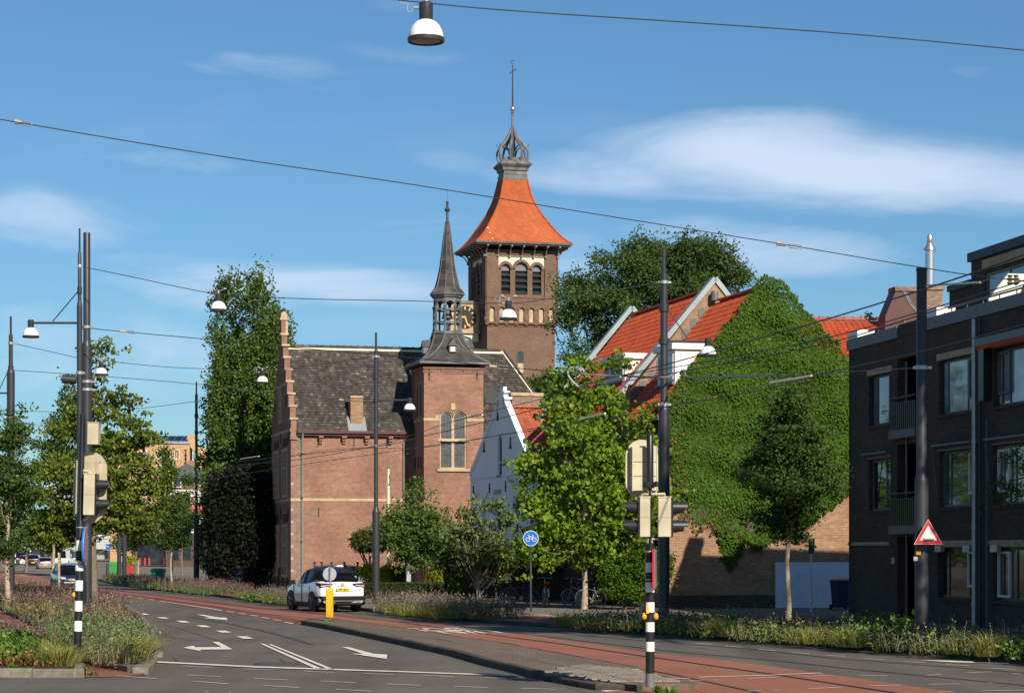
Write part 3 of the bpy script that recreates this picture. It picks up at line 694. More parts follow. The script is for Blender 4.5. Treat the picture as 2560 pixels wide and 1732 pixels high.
# roof
sl = math.atan2(zR - zE, yr + .25); cs, sn = math.cos(sl), math.sin(sl)
xh = H1.f(1258, 868, yr)[0]; XE = L1 + .12
Lr = (yr + .25) / cs
b = MB(); o_ = -.02
b.add([(.3, -.25, zE + o_), (XE, -.25, zE + o_), (xh, yr, zR + o_), (.3, yr, zR + o_), (.3, W1 + .25, zE + o_), (XE, W1 + .25, zE + o_)], [(0, 1, 2, 3), (3, 2, 5, 4), (1, 5, 2), (0, 3, 4), (0, 4, 5, 1)])
roof = b.build('roof', M['lead_dark'], e)
def fr(u, v): return Vector((.3 + u, -.25 + v * cs, zE + v * sn)), Vector((0, -sn, cs))
slates(roof, fr, int((XE - .3) / .165) + 2, int(Lr / .195), .165, .195, M['slate'], keep=lambda u, v: u > .04 and u < (XE - .3) - (XE - xh) * v / Lr)
def fb(u, v): return Vector((.3 + u, W1 + .25 - v * cs, zE + v * sn)), Vector((0, sn, cs))
hx = Vector((xh, yr, zR)); hd = Vector((xh - XE, 0, zR - zE)); hl = hd.length; hd.normalize()
def fh(u, v): return Vector((XE, -.25 + u, zE)) + hd * v, Vector((-hd.z, 0, hd.x)) * -1
slates(roof, fh, int((W1 + .5) / .165), int(hl / .195), .165, .195, M['slate'], keep=lambda u, v: abs(u - (W1 + .5) / 2) < ((W1 + .5) / 2) * (1 - v / hl))
ridge_tiles(roof, (.35, yr, zR), (xh, yr, zR), .15, .38, M['slate'])
b = MB(); b.box(.3, xh, yr - .16, yr - .06, zR - .14, zR - .03); b.build('ridge_mortar', M['cream'], roof)
ridge_tiles(roof, (xh, yr, zR), (XE, -.25, zE), .12, .36, M['slate'])
hv = (Vector((XE, -.25, zE)) - Vector((xh, yr, zR))).normalized(); pp = Vector((-.11, -.06, .02))
b = MB(); b.tube([Vector((xh, yr, zR)) + pp, Vector((XE, -.25, zE)) + pp], .045, 5); b.build('hip_mortar', M['cream'], roof)
# louvred vent and skylight
vx0, vx1, vz0, vz1 = H1.rect(1207, 1238, 971, 1012, 1.6)
def onroof(x_, z_): v = (z_ - zE) / sn; return Vector((x_, -.25 + v * cs, z_))
b = MB(); nn = Vector((0, -sn, cs)); uu = Vector((0, cs, sn)); c0 = onroof((vx0 + vx1) / 2, (vz0 + vz1) / 2)
hh = (vz1 - vz0) / 2 / sn
b.obox(c0 + nn * .03, Vector(((vx1 - vx0) / 2, 0, 0)), uu * hh, nn * .05); vo = b.build('roof_vent', M['iron'], roof)
lm = MB(); lm.obox((0, 0, 0), Vector(((vx1 - vx0) / 2 - .03, 0, 0)), uu * .022 + nn * .02, nn * .006); lme = lm.mesh('louver', M['lead_dark'])
for k in range(11): link('louver', lme, vo, loc=tuple(c0 + nn * .095 + uu * (-hh + .06 + k * (2 * hh - .12) / 10)))
# chimney
cx0, cx1, _, cz1 = H1.rect(874, 905, 990, 1068, .35)
b = MB(); b.box(cx0, cx1, .05, .75, zE - .1, cz1 - .10); ch = b.build('chimney', M['brick_beige'], e)
b = MB(); b.box(cx0 - .035, cx1 + .035, .01, .79, cz1 - .10, cz1 - .04); b.box(cx0 + .01, cx1 - .01, .06, .74, cz1 - .04, cz1); b.build('chimney_cap', M['stone'], ch)
b = MB(); q0 = onroof((cx0 + cx1) / 2, zE + .42); b.obox(q0 + nn * .045, Vector(((cx1 - cx0) / 2 + .16, 0, 0)), uu * .5, nn * .012); b.build('lead_flashing', M['zinc'], ch)
# stepped gable: wall, copings, finial
ST = []; run = .5; n_s = 7; drop = .68; top0 = 13.22
prof = [(0, 0), (W1, 0)]
hw = [.28 + run * k for k in range(n_s + 1)]; hw[-1] = yr + .02
zt = [13.85] + [top0 - drop * (k - 1) for k in range(1, n_s + 1)]
rt = []; lt = []
for k in range(n_s + 1):
    rt.append((yr + hw[k], zt[k])); lt.append((yr - hw[k], zt[k]))
right = [];
for k in range(n_s, -1, -1):
    right.append((yr + hw[k], zt[k + 1] if k < n_s else zE - .6)); right.append((yr + hw[k], zt[k]))
left = [(W1 - p[0], p[1]) for p in right][::-1]
b = MB(); b.prism([(0, 0), (W1, 0)] + right + left, -.02, .28, plane='yz'); gw = b.build('stepped_gable', M['brick_main'], e)
for k in range(n_s + 1):
    for s_ in (-1, 1):
        y0 = hw[k - 1] if k else 0; y1 = hw[k] + .05
        a_, c_ = sorted((yr + s_ * (y0 - .02 if k else 0), yr + s_ * y1))
        b = MB(); b.box(-.09, .35, a_, c_, zt[k], zt[k] + .11); b.build('coping_stone', M['stone'], gw)
b = MB(); b.box(-.03, .20, yr - .22, yr + .22, 13.96, 14.66); b.build('pedestal_brick', BM, gw)
b = MB(); b.box(.20, .33, yr - .2, yr + .2, 13.96, 14.66); b.box(-.10, .34, yr - .27, yr + .27, 14.66, 14.80); b.build('finial_pedestal', M['stone'], gw)
b = MB(); b.rings([[(.13 + sx_ * q, yr + sy_ * q, z_) for sx_, sy_ in ((-1, -1), (1, -1), (1, 1), (-1, 1))] for q, z_ in ((.17, 14.80), (.17, 14.98), (.03, 15.14))]); b.build('finial', M['stone'], gw)
b = MB(); b.box(-.06, .32, -.10, .2, zE - .42, zE - .16); b.build('kneeler', M['brick_old'], gw)
for y0, y1 in ((zE + .02, zE + .18),): b = MB(); b.box(-.05, -.02, 0, W1, y0, y1); b.build('belt_course', M['stone'], gw)
b = MB(); b.box(-.05, -.02, .9, W1 - .9, 11.05, 11.2); b.build('belt_course', M['stone'], gw)
# gable windows: stone frames with dark panes
for (yc, z0, z1, ww) in ((1.9, 5.1, 7.7, 1.9), (5.2, 5.1, 7.7, 1.9), (1.9, .9, 3.7, 1.9), (5.2, .9, 3.7, 1.9), (yr, 9.1, 11.0, .9)):
    ol = rc(yc - ww / 2, yc + ww / 2, z0, z1)
    window(gw, ol, -.10, fr=.16, fm=M['stone'], gm=M['glass'], mull=(.33, .67) if ww > 1 else (.5,), trans=(.62,), plane='yz', sgn=1, th=.08, deep=.0, sill=.0)
    if ww > 1:
        for q in (-.6, .0, .6): b = MB(); b.prism([(yc + q + .27 * math.cos(pi * i / 8), z1 + .12 + .45 * math.sin(pi * i / 8)) for i in range(9)], -.05, -.02, plane='yz'); b.build('blind_arch', M['brick_dark'], gw)
for y_, z_ in ((.7, 4.3), (3.5, 4.3), (6.3, 4.3), (.7, 8.2), (3.5, 8.3), (1.6, 10.2), (5.6, 10.2)): anchor(gw, y_, z_, -.03, .6, plane='yz')

# stair turret
X0, X1, YF = H1.f(1060, 1000, -2.6)[0], H1.f(1208.5, 1000, -2.6)[0], -2.6
zT = H1.f(1134, 921, YF)[1]
arch_o = H1.rect(1098.5, 1169, 1029, 1176, YF)
o_l = H1.rect(1103, 1129.3, 1031, 1096, YF); o_r = H1.rect(1136.2, 1162.3, 1031, 1096, YF)
l_l = H1.rect(1103, 1129.3, 1104, 1168, YF); l_r = H1.rect(1136.2, 1162.3, 1104, 1168, YF)
def archr(r_): rr = (r_[1] - r_[0]) / 2; return arch(r_[0], r_[1], r_[2], r_[3] - rr)
def grow(r_, d): return (r_[0] - d, r_[1] + d, r_[2] - d, r_[3] + d)
hx0, hx1, hz0, hz1 = arch_o
gr, gl = grow(o_r, .069), grow(o_l, .069); hx0, hx1 = gl[0], gr[1]
hole = [(hx0, hz0), (hx1, hz0)]
ra = archr(gr)[2:]; la = archr(gl)[2:]
hole += ra + la
b = MB(); b.prism(rc(X0, X1, 0, zT), YF, YF + .3, holes=[hole]); tur = b.build('stair_turret', BM, e)
b = MB(); b.box(X0, X0 + .3, YF + .3, .0, 0, zT); b.box(X1 - .3, X1, YF + .3, 0, 0, zT); b.box(X0 + .3, X1 - .3, .3, .55, zE, zT); b.box(X0, X0 + .3, .3, .55, zE, zT); b.box(X1 - .3, X1, .3, .55, zE, zT); b.build('turret_side_wall', BM, tur)
b = MB(); b.prism(hole, YF + .06, YF + .2, holes=[archr(o_l), archr(o_r), rc(*l_l), rc(*l_r)]); b.build('window_tracery', M['stone'], tur)
for r_, fn_ in ((o_l, archr), (o_r, archr), (l_l, lambda q: rc(*q)), (l_r, lambda q: rc(*q))):
    p = MB(); p.prism(fn_(r_), YF + .13, YF + .15); pn = p.build('pane', M['leaded'], tur)
    q = MB(); mid_ = (r_[2] + r_[3]) / 2
    for dz in ((-.0,) if 1 else ()): q.box(r_[0], r_[1], YF + .11, YF + .13, mid_ - .012, mid_ + .012)
    for xx in (.33, .67): xx = r_[0] + (r_[1] - r_[0]) * xx; q.box(xx - .006, xx + .006, YF + .115, YF + .128, r_[2], r_[3] - .16)
    q.build('glazing_bar', M['lead_dark'], pn)
r_ = H1.rect(1093, 1175, 1097.5, 1103, YF); b = MB(); b.box(r_[0], r_[1], YF - .06, YF + .18, r_[2], r_[3]); b.build('transom', M['stone'], tur)
r_ = H1.rect(1092.5, 1176, 1171, 1178, YF); b = MB(); b.box(r_[0], r_[1], YF - .09, YF + .18, r_[2], r_[3]); b.build('sill', M['stone'], tur)
# arch of bricks on edge over the pair
cxm = (hx0 + hx1) / 2; zs = H1.f(1134, 1045, YF)[1]; ztp = H1.f(1134, 1009, YF)[1]
hwid = (hx1 - hx0) / 2
vb = MB(); n_v = 24
for k in range(n_v):
    t = pi * (k + .5) / n_v; ro = Vector((math.cos(t) * (hwid + .30), math.sin(t) * (ztp - zs))); ri = Vector((math.cos(t) * (hwid + .02), math.sin(t) * (ztp - zs - .30)))
    if ri.y + zs < zs + .0: continue
    d = (ro - ri); n_ = Vector((-d.y, d.x)).normalized() * .030
    v2 = [(cxm + q.x, zs + q.y) for q in (ri + n_ * .8, ri - n_ * .8, ro - n_ * 1.1, ro + n_ * 1.1)]
    vb = MB(); vb.prism(v2, YF - .022, YF + .02); vb.build('voussoir', M['brick_beige'], tur)
b = MB(); b.box(cxm - .11, cxm + .11, YF - .045, YF + .01, ztp - .32, ztp + .02); b.build('keystone', M['stone'], tur)
bz2 = H1.f(1100, 1051.5, YF)[1], H1.f(1100, 1045, YF)[1]
for a_, c_ in ((X0 - .02, hx0 - .03), (hx1 + .03, X1 + .02)): b = MB(); b.box(a_, c_, YF - .025, YF, *bz2); b.build('belt_course', M['stone'], tur)
for a_ in (hx0 - .25, hx1 + .03): b = MB(); b.box(a_, a_ + .22, YF - .032, YF, bz2[0] - .02, bz2[1] + .16); b.build('impost', M['stone'], tur)
b = MB(); b.box(X0 - .025, X0, YF, 0, *bz2); b.build('belt_course', M['stone'], tur)
# cornice under the turret roof with saw-tooth bricks
b = MB(); b.box(X0 - .06, X1 + .06, YF - .06, .5, zT - .02, zT + .10); b.box(X0 - .03, X1 + .03, YF - .03, .5, zT - .26, zT - .21); b.build('brick_cornice', BM, tur)
tb_ = MB()
for k in range(int((X1 - X0) / .115)):
    x_ = X0 + .06 + k * .115; tb_.prism([(x_ - .05, YF), (x_ + .05, YF), (x_, YF - .05)], zT - .20, zT - .06, plane='xy')
for k in range(int(2.6 / .115)):
    y_ = YF + .06 + k * .115; tb_.prism([(X0, y_ - .05), (X0, y_ + .05), (X0 - .05, y_)], zT - .20, zT - .06, plane='xy')
tb_.build('dogtooth_course', BM, tur, kind='stuff')
for x_, y0, y1, kd in ((1073, 920, 950, 'knob'), (1192.5, 921, 951, 'knob'), (1102, 918, 928, 'bar'), (1157, 918, 929, 'bar')):
    q = H1.f(x_, (y0 + y1) / 2, YF); anchor(tur, q[0], q[1], YF, (y1 - y0) / 48.5, kd)
for yy in (-1.9, -1.1):   # blind windows on the shaded flank
    b = MB(); b.prism(arch(yy - .24, yy + .24, 9.2, 10.9), X0 - .02, X0 + .001, plane='yz'); b.build('blind_window', M['stone'], tur)
    b = MB(); b.prism(arch(yy - .15, yy + .15, 9.3, 10.85), X0 - .03, X0 - .015, plane='yz'); b.build('blind_window_panel', M['brick_dark'], tur)
for yy in (-1.9, -1.2, -.5): anchor(tur, yy, 6.9, X0, .6, plane='yz')
# bell roof
cxr, cyr = (X0 + X1) / 2, YF + (X1 - X0) / 2 - .02
def ring8(a, b2, z): return [(cxr + p, cyr + q, z) for p, q in ((-b2, -a), (b2, -a), (a, -b2), (a, b2), (b2, a), (-b2, a), (-a, b2), (-a, -b2))]
PR = [(1.84, 1.83, 12.03), (1.82, 1.80, 12.10), (1.62, 1.50, 12.22), (1.45, 1.28, 12.36), (1.28, 1.06, 12.52), (1.12, .83, 12.72), (1.0, .64, 12.93), (.90, .48, 13.15), (.81, .37, 13.4), (.76, .32, 13.62)]
b = MB(); b.rings([ring8(*p) for p in PR]); bell = b.build('bell_roof', M['slate_spire'], tur)
b = MB(); b.rings([ring8(1.86, 1.85, 11.96), ring8(1.90, 1.89, 12.0), ring8(1.87, 1.86, 12.07), ring8(1.82, 1.81, 12.07)]); b.build('lead_gutter', M['lead'], bell)
for k in range(8):
    b = MB(); b.tube([Vector(ring8(a + .012, b2 + .004, z)[k]) for a, b2, z in PR[1:]], [.065] * 3 + [.045] * 6, 6); b.build('lead_hip', M['lead'], bell, smooth=50)
for rot in range(4):    # four little dormers
    d = link('dormer', None, bell, mat=Matrix.Translation((cxr, cyr, 0)) @ Matrix.Rotation(rot * pi / 2, 4, 'Z'))
    b = MB(); b.box(-.19, .19, -1.32, -.9, 12.62, 12.98); b.build('dormer_cheek', M['lead'], d)
    b = MB(); b.add([(-.24, -1.40, 12.97), (.24, -1.40, 12.97), (0, -1.36, 13.33), (0, -.8, 13.4), (-.24, -.85, 12.97), (.24, -.85, 12.97)], [(0, 1, 2), (0, 2, 3, 4), (1, 5, 3, 2), (0, 4, 5, 1)]); b.build('dormer_roof', M['lead_dark'], d)
    b = MB(); b.box(-.12, .12, -1.335, -1.32, 12.67, 12.91); b.build('shutter', M['white'], d)
# lantern
def oct_(r_, z, ph=pi / 8): return [(cxr + r_ * math.cos(ph + k * pi / 4), cyr + r_ * math.sin(ph + k * pi / 4), z) for k in range(8)]
lan = 'lantern'
b = MB(); b.rings([oct_(.80, 13.60), oct_(.86, 13.66), oct_(.86, 13.74), oct_(.80, 13.80), oct_(.70, 13.80)]); la_ = b.build('lantern', M['lead'], tur)
for k in range(8):
    a_ = pi / 8 + k * pi / 4; c_ = (cxr + .72 * math.cos(a_), cyr + .72 * math.sin(a_), 0)
    b = MB(); b.lathe([(.085, 13.8), (.085, 13.9), (.055, 13.93), (.055, 14.95), (.075, 14.98), (.09, 15.05), (.09, 15.12)], 8, c_); b.build('lantern_column', M['lead'], la_, smooth=40)
b = MB()
for r_, z_ in ((.70, 14.28), (.70, 14.95)):
    for k in range(8):
        p, q = Vector(oct_(r_, z_)[k]), Vector(oct_(r_, z_)[(k + 1) % 8]); m_ = (p + q) / 2; dd = (q - p) / 2; nx = Vector((-dd.y, dd.x, 0)).normalized()
        b.obox(m_, dd, nx * .03, (0, 0, .045))
b.build('lantern_rail', M['lead'], la_)
for k in range(8):      # arched head panels
    p, q = Vector(oct_(.74, 0)[k]), Vector(oct_(.74, 0)[(k + 1) % 8]); wd = (q - p).length; u_ = (q - p).normalized(); n_ = Vector((u_.y, -u_.x, 0))
    b = MB(); hole_ = arch(.09, wd - .09, 15.02, 15.20)
    b.prism([(0, 15.02), (.09, 15.02)] + hole_[2:][::-1] + [(wd - .09, 15.02), (wd, 15.02), (wd, 15.6), (0, 15.6)], 0, .06)
    me = b.mesh('arched_head', M['lead']); mt_ = Matrix((u_, -n_, Vector((0, 0, 1)))).transposed().to_4x4(); mt_.translation = p; link('arched_head', me, la_, mat=mt_)
b = MB(); b.rings([oct_(.76, 15.55), oct_(.84, 15.60), oct_(.84, 15.64), oct_(.92, 15.70), oct_(.94, 15.80), oct_(.86, 15.84)]); b.build('lantern_cornice', M['lead'], la_)
b = MB(); b.lathe([(.05, 13.8), (.05, 14.9), (.30, 14.55), (.33, 14.5), (.30, 14.5), (.2, 14.9), (.05, 15.0)], 12, (cxr, cyr, 0), cap=False); b.build('bell', M['lead_dark'], la_, smooth=40)
SPR = [(.90, 15.82), (.83, 15.90), (.68, 16.08), (.60, 16.3), (.50, 16.7), (.42, 17.1), (.31, 17.95), (.23, 18.6), (.15, 19.2), (.10, 19.55)]
b = MB(); b.rings([oct_(r_, z_) for r_, z_ in SPR]); sp_ = b.build('spire', M['slate_spire'], tur)
for k in range(8):
    b = MB(); b.tube([Vector(oct_(r_ + .004, z_)[k]) for r_, z_ in SPR], [.03] * 5 + [.02] * 5, 5); b.build('lead_hip', M['lead'], sp_, smooth=50)
b = MB(); b.lathe([(.12, 19.5), (.13, 19.58), (.07, 19.62), (.065, 20.1), (.09, 20.12), (.15, 20.18), (.16, 20.24), (.09, 20.32), (.065, 20.34), (.065, 20.58), (.09, 20.62), (.06, 20.66), (.008, 20.7), (.008, 21.3), (0, 21.3)], 12, (cxr, cyr, 0)); b.build('spire_finial', M['lead_dark'], sp_, smooth=40)
# fix: pipe in the dark corner
pipe(e, [(X0 - .35, -.28, zE - .1), (X0 - .55, -.09, zE - .5), (X0 - .55, -.09, .2)], .05)
# ---------------------------------------------------------------- church tower
T1 = Frame(-67 * 175 / F, 175, 14.1, 'church_tower', 'tall brown brick church tower with flared orange tiled roof and open crown spire', 'tower')
e = T1.e; BT = M['brick_tower']; A = T1.f(1395, 700)[0]; c2 = A / 2
ze = T1.f(1300, 627)[1]; za0, za1 = T1.f(1300, 813)[1], T1.f(1300, 760)[1]
ins = .2
b = MB(); b.box(ins, A - ins, ins, A - ins, 0, za0 + .1); b.build('lower_shaft', BT, e)
zs0, zs1 = T1.f(1300, 743.5)[1], T1.f(1300, 746)[1]
# upper storey: one wall with three openings, used on all four sides
def rr3(x0, x1, yt, yb): q = T1.rect(x0, x1, yt, yb); return q
ops = [rr3(1252.7, 1275.3, 659.3, 734.7), rr3(1287.6, 1318.4, 655.3, 735.6), rr3(1330.9, 1353.5, 660.8, 736.5)]
zb_ = sum(o[2] for o in ops) / 3
ops = [(o[0], o[1], zb_, o[3]) for o in ops]
sx_ = c2 - (ops[1][0] + ops[1][1]) / 2      # centre the group on the wall
ops = [(o[0] + sx_, o[1] + sx_, o[2], o[3]) for o in ops]; ops[2] = (A - ops[0][1], A - ops[0][0], zb_, ops[0][3])
pan = T1.rect(1245.5, 1361, 637, 744); pan = (c2 - (pan[1] - pan[0]) / 2, c2 + (pan[1] - pan[0]) / 2, zs1 + .05, pan[3])
arx = [archr(o) for o in ops]
def side_parts(parts):
    for rot in range(1, 4):
        mt = Matrix.Translation((c2, c2, 0)) @ Matrix.Rotation(-rot * pi / 2, 4, 'Z') @ Matrix.Translation((-c2, -c2, 0))
        for o in parts:
            c = o.copy(); COL.objects.link(c); c.matrix_local = mt @ o.matrix_local
            for ch in [k for k in bpy.data.objects if k.parent == o]:
                q = ch.copy(); COL.objects.link(q); q.parent = c
fp = []
zA = za1 - .02
b = MB(); b.prism([(0, zA), (A, zA), (A, ze), (0, ze)], 0, .14, holes=[rc(*pan)]); w0 = b.build('belfry_wall', BT, e); fp.append(w0)
b = MB(); b.prism(rc(.14, A - .14, zA, ze), .14, .5, holes=arx); b.prism(rc(pan[0] - .0, pan[1], pan[2] - .0, zb_ - .02), .09, .14); b.build('recessed_panel', BT, w0)
chk = brick('checker_tiles', (.62, .60, .47), (.33, .31, .22), (.5, .48, .38), w=.2, h=.085, mw=.004, stain=.05)
m_, t_, b_n = mat('checkered_tiles'); tc_ = t_.new('ShaderNodeTexCoord'); sp__ = t_.new('ShaderNodeSeparateXYZ', inp={0: tc_.outputs['Object']})
cv_ = t_.new('ShaderNodeCombineXYZ', inp={0: t_.math('MULTIPLY', sp__.outputs[0], 5.2), 1: t_.math('MULTIPLY', sp__.outputs[2], 11.0), 2: .5})
ck = t_.new('ShaderNodeTexChecker', inp={'Vector': cv_.outputs[0], 'Scale': 1.0, 'Color1': (.66, .62, .48, 1), 'Color2': (.33, .31, .23, 1)}); t_.l.new(ck.outputs[0], b_n.inputs['Base Color'])
def outerarch(o, d): rr = (o[1] - o[0]) / 2; c = (o[0] + o[1]) / 2; return [(c + (rr + d) * math.cos(pi * i / 14), o[3] - rr + (rr + d) * math.sin(pi * i / 14)) for i in range(15)]
dd_ = .20
low = [(pan[1], ops[2][3] - .5)] + outerarch(ops[2], dd_ + .02) + outerarch(ops[1], dd_ + .02) + outerarch(ops[0], dd_ + .02) + [(pan[0], ops[0][3] - .5)]
low = [p for p in low if pan[0] <= p[0] <= pan[1]]
b = MB(); b.prism([(pan[0] + .01, pan[3] - .01), (pan[1] - .01, pan[3] - .01)][::-1] + [(min(max(p[0], pan[0] + .01), pan[1] - .01), p[1]) for p in low][::-1], .10, .14); b.build('checkered_tiles', m_, w0)
for o in ops:
    ro = outerarch(o, dd_); ri = outerarch(o, .0)
    b = MB(); b.prism(ro + ri[::-1], .03, .20); b.build('arch_ring', BT, w0)
    rr = (o[1] - o[0]) / 2; zsp = o[3] - rr
    b = MB(); b.prism([(o[0], zsp - .15), (o[1], zsp - .15)] + archr(o)[2:], .30, .34); b.build('arch_board', M['grey_paint'], w0)
    nl = 4; hgt = zsp - .15 - o[2]
    b = MB(); b.box(o[0], o[1], .49, .5, o[2], o[3] - .1); b.build('dark_opening', M['black'], w0)
    for k in range(nl):
        z = o[2] + hgt * (k + .15) / nl
        b = MB(); b.add([(o[0], .16, z), (o[1], .16, z), (o[1], .16, z + .03), (o[0], .16, z + .03), (o[0], .46, z + hgt / nl * .50), (o[1], .46, z + hgt / nl * .50), (o[1], .46, z + hgt / nl * .53), (o[0], .46, z + hgt / nl * .53)],
                        [(0, 1, 2, 3), (3, 2, 6, 7), (0, 4, 5, 1), (4, 7, 6, 5), (0, 3, 7, 4), (1, 5, 6, 2)]); b.build('louver', M['mast'], w0)
b = MB(); b.box(-.05, A, -.05, -.0, zs0 - .05, zs1 + .03); b.build('string_course', BT, w0)
b = MB(); b.box(-.03, A, -.03, 0, ze - .42, ze - .36); b.build('string_course', BT, w0)
dm = MB()
for k in range(int(A / .21)): x_ = .08 + k * .21; dm.box(x_, x_ + .09, -.07, 0, ze - .16, ze - .04)
dm.box(0, A, -.07, 0, ze - .04, ze + .04); dm.build('dentil_course', BT, w0, kind='stuff')
# corbelled arcade
nn_ = 7; sp = (A - .3) / nn_
b = MB(); holes = [archr((.15 + sp * (k + .5) - .19, .15 + sp * (k + .5) + .19, za0 + .25, za1 - .28)) for k in range(nn_)]
b.prism([(0, za0 + .1), (A, za0 + .1), (A, za1), (0, za1)], 0, .16, holes=holes); ar_ = b.build('arcade', BT, e); fp.append(ar_)
b = MB(); b.box(.16, A - .16, .16, .5, za0 - .1, za1); b.build('arcade_back', BT, ar_)
for k in range(nn_):
    x_ = .15 + sp * (k + .5)
    p = MB(); p.prism(holes[k], .14, .158); p.build('niche_panel', M['stone'], ar_)
    o = (x_ - .19, x_ + .19, za0 + .25, za1 - .28); b = MB(); b.prism(outerarch(o, .17) + outerarch(o, .02)[::-1], -.05, .02); b.build('arch_ring', BT, ar_)
for k in range(nn_ + 1):
    x_ = min(max(.15 + sp * k, .12), A - .12); b = MB(); b.box(x_ - .14, x_ + .14, -.05, .2, za0 + .34, za0 + .62); b.box(x_ - .13, x_ + .13, 0.04, .25, za0 + .0, za0 + .34); b.build('corbel', BT, ar_)
side_parts(fp)
# slit window in the shaft
q = T1.rect(1294, 1308.5, 878, 932, ins); ol = archr(q)
b = MB(); b.prism([(p[0] + (-.06 if p[0] < (q[0] + q[1]) / 2 else .06), p[1] + (.08 if p[1] > q[3] - .3 else 0)) for p in ol], ins - .05, ins - .002, holes=[ol]); b.build('window_surround', BT, e)
b = MB(); b.prism(ol, ins - .012, ins - .004); b.build('slit_window', M['glass'], e)
b = MB(); b.box(q[0], q[1], ins - .03, ins - .015, q[2], q[2] + .75); b.build('window_board', M['stone'], e)
# flared roof
sl_ = [(437, .93), (446, .97), (462, 1.08), (480, 1.20), (495, 1.36), (510, 1.56), (525, 1.80), (540, 2.06), (555, 2.36), (570, 2.66), (583, 2.95), (595, 3.26), (604, 3.56), (609, 3.80)]
zr = [(T1.f(1300, y_, -.0)[1] * .0 + (1375 - y_) * (176.5 - .0) / F + EYE - .12, h_) for y_, h_ in sl_]
zr = [(z, h_) for z, h_ in zr]
def hw_at(z):
    for (z1, h1), (z0, h0) in zip(zr, zr[1:]):
        if z0 <= z <= z1: return h0 + (h1 - h0) * (z - z0) / (z1 - z0)
    return zr[-1][1] if z < zr[-1][0] else zr[0][1]
ztop, zbot = zr[0][0], zr[-1][0]
rs = []; nrow = 44; sq = lambda h_, z: [(c2 - h_, c2 - h_, z), (c2 + h_, c2 - h_, z), (c2 + h_, c2 + h_, z), (c2 - h_, c2 + h_, z)]
for k in range(nrow + 1):
    t = k / nrow; z = zbot + (ztop - zbot) * (t ** 1.25)
    rs.append(sq(hw_at(z) + .028, z)); rs.append(sq(hw_at(z) - .0, z + .004))
b = MB(); b.rings(rs); ro_ = b.build('flared_roof', M['tower_tile'], e)
for k, (sx1, sy1) in enumerate(((-1, -1), (1, -1), (1, 1), (-1, 1))):
    b = MB(); b.tube([(c2 + sx1 * (h_ + .02), c2 + sy1 * (h_ + .02), z + .02) for z, h_ in zr], .075, 6); b.build('hip_tiles', M['tower_tile'], ro_, smooth=40)
he = zr[-1][1]
b = MB(); b.rings([sq(he - .1, zbot - .16), sq(he + .06, zbot - .12), sq(he + .09, zbot), sq(he + .02, zbot + .02)]); b.build('gutter', M['lead'], ro_)
b = MB(); b.box(c2 - he + .05, c2 + he - .05, c2 - he + .05, c2 + he - .05, zbot - .22, zbot - .12); b.build('soffit', M['lead_dark'], ro_)
M['bracket'] = plain('bracket_paint', (.20, .18, .14))
br = MB(); br.box(-.06, .06, -.82, 0, -.14, 0); br.tube([(0, -.78, -.1), (0, -.35, -.28), (0, -.04, -.75)], .05, 6); br.box(-.07, .07, -.12, 0, -.86, -.72); brm = br.mesh('eave_bracket', M['bracket'])
for s_ in range(4):
    for k in range(7):
        x_ = -he * .0 + (A) * (k) / 6 - c2
        mt_ = Matrix.Translation((c2, c2, 0)) @ Matrix.Rotation(s_ * pi / 2, 4, 'Z') @ Matrix.Translation((x_ * (.985), -c2, zbot - .2)); link('eave_bracket', brm, ro_, mat=mt_)
for y_ in (568, 582, 597): q = T1.f(1225 + (y_ - 568) * .2, y_, -.6); b = MB(); b.box(q[0] - .06, q[0] + .06, c2 - hw_at(q[1]) - .1, c2 - hw_at(q[1]) - .0, q[1], q[1] + .08); b.build('roof_hook', M['cream'], ro_)
# collar, cornice, open crown
b = MB(); b.rings([sq(.97, ztop - .08), sq(.97, ztop + .30), sq(1.0, ztop + .34), sq(.92, ztop + .36), sq(.92, ztop + .62), sq(1.02, ztop + .66), sq(1.05, ztop + .86), sq(1.25, ztop + 1.06), sq(1.30, ztop + 1.14), sq(1.26, ztop + 1.18), sq(1.0, ztop + 1.46), sq(.72, ztop + 1.72)])
cr = b.build('crown_base', M['lead'], e)
zc0 = ztop + 1.35
cp = [(1.0, -.05), (1.2, .35), (1.25, .8), (1.1, 1.2), (.80, 1.52), (.56, 1.82), (.34, 2.2), (.2, 2.5), (.12, 2.8)]
for k in range(8):
    a_ = k * pi / 4 + pi / 8; ca, sa = math.cos(a_), math.sin(a_)
    b = MB(); b.tube([(c2 + r_ * ca, c2 + r_ * sa, zc0 + z_) for r_, z_ in cp], [.11, .10, .09, .10, .12, .11, .09, .08, .07], 6); cro = b.build('crown_rib', M['lead'], cr, smooth=50)
    b = MB(); b.tube([(c2 + .86 * ca, c2 + .86 * sa, zc0 + 1.4), (c2 + .55 * ca, c2 + .55 * sa, zc0 + 1.2), (c2 + .35 * ca, c2 + .35 * sa, zc0 + 1.0), (c2 + .2 * ca, c2 + .2 * sa, zc0 + .5)], .05, 5); b.build('crown_strut', M['lead_dark'], cro)
    b = MB(); b.tube([(c2 + 1.18 * ca, c2 + 1.1 * sa, zc0 + 1.3), (c2 + 1.3 * ca, c2 + 1.3 * sa, zc0 + 1.4), (c2 + 1.28 * ca, c2 + 1.28 * sa, zc0 + 1.52)], .022, 5); b.build('crown_hook', M['iron'], cro)
zt_ = zc0 + 2.75
b = MB(); b.lathe([(.12, zc0 + .1), (.12, zc0 + 1.2), (.2, zc0 + 1.7), (.24, zc0 + 2.0), (.16, zc0 + 2.4), (.12, zt_)], 10, (c2, c2, 0)); b.build('crown_core', M['lead_dark'], cr, smooth=40)
zbal = T1.f(1284, 273, c2)[1]
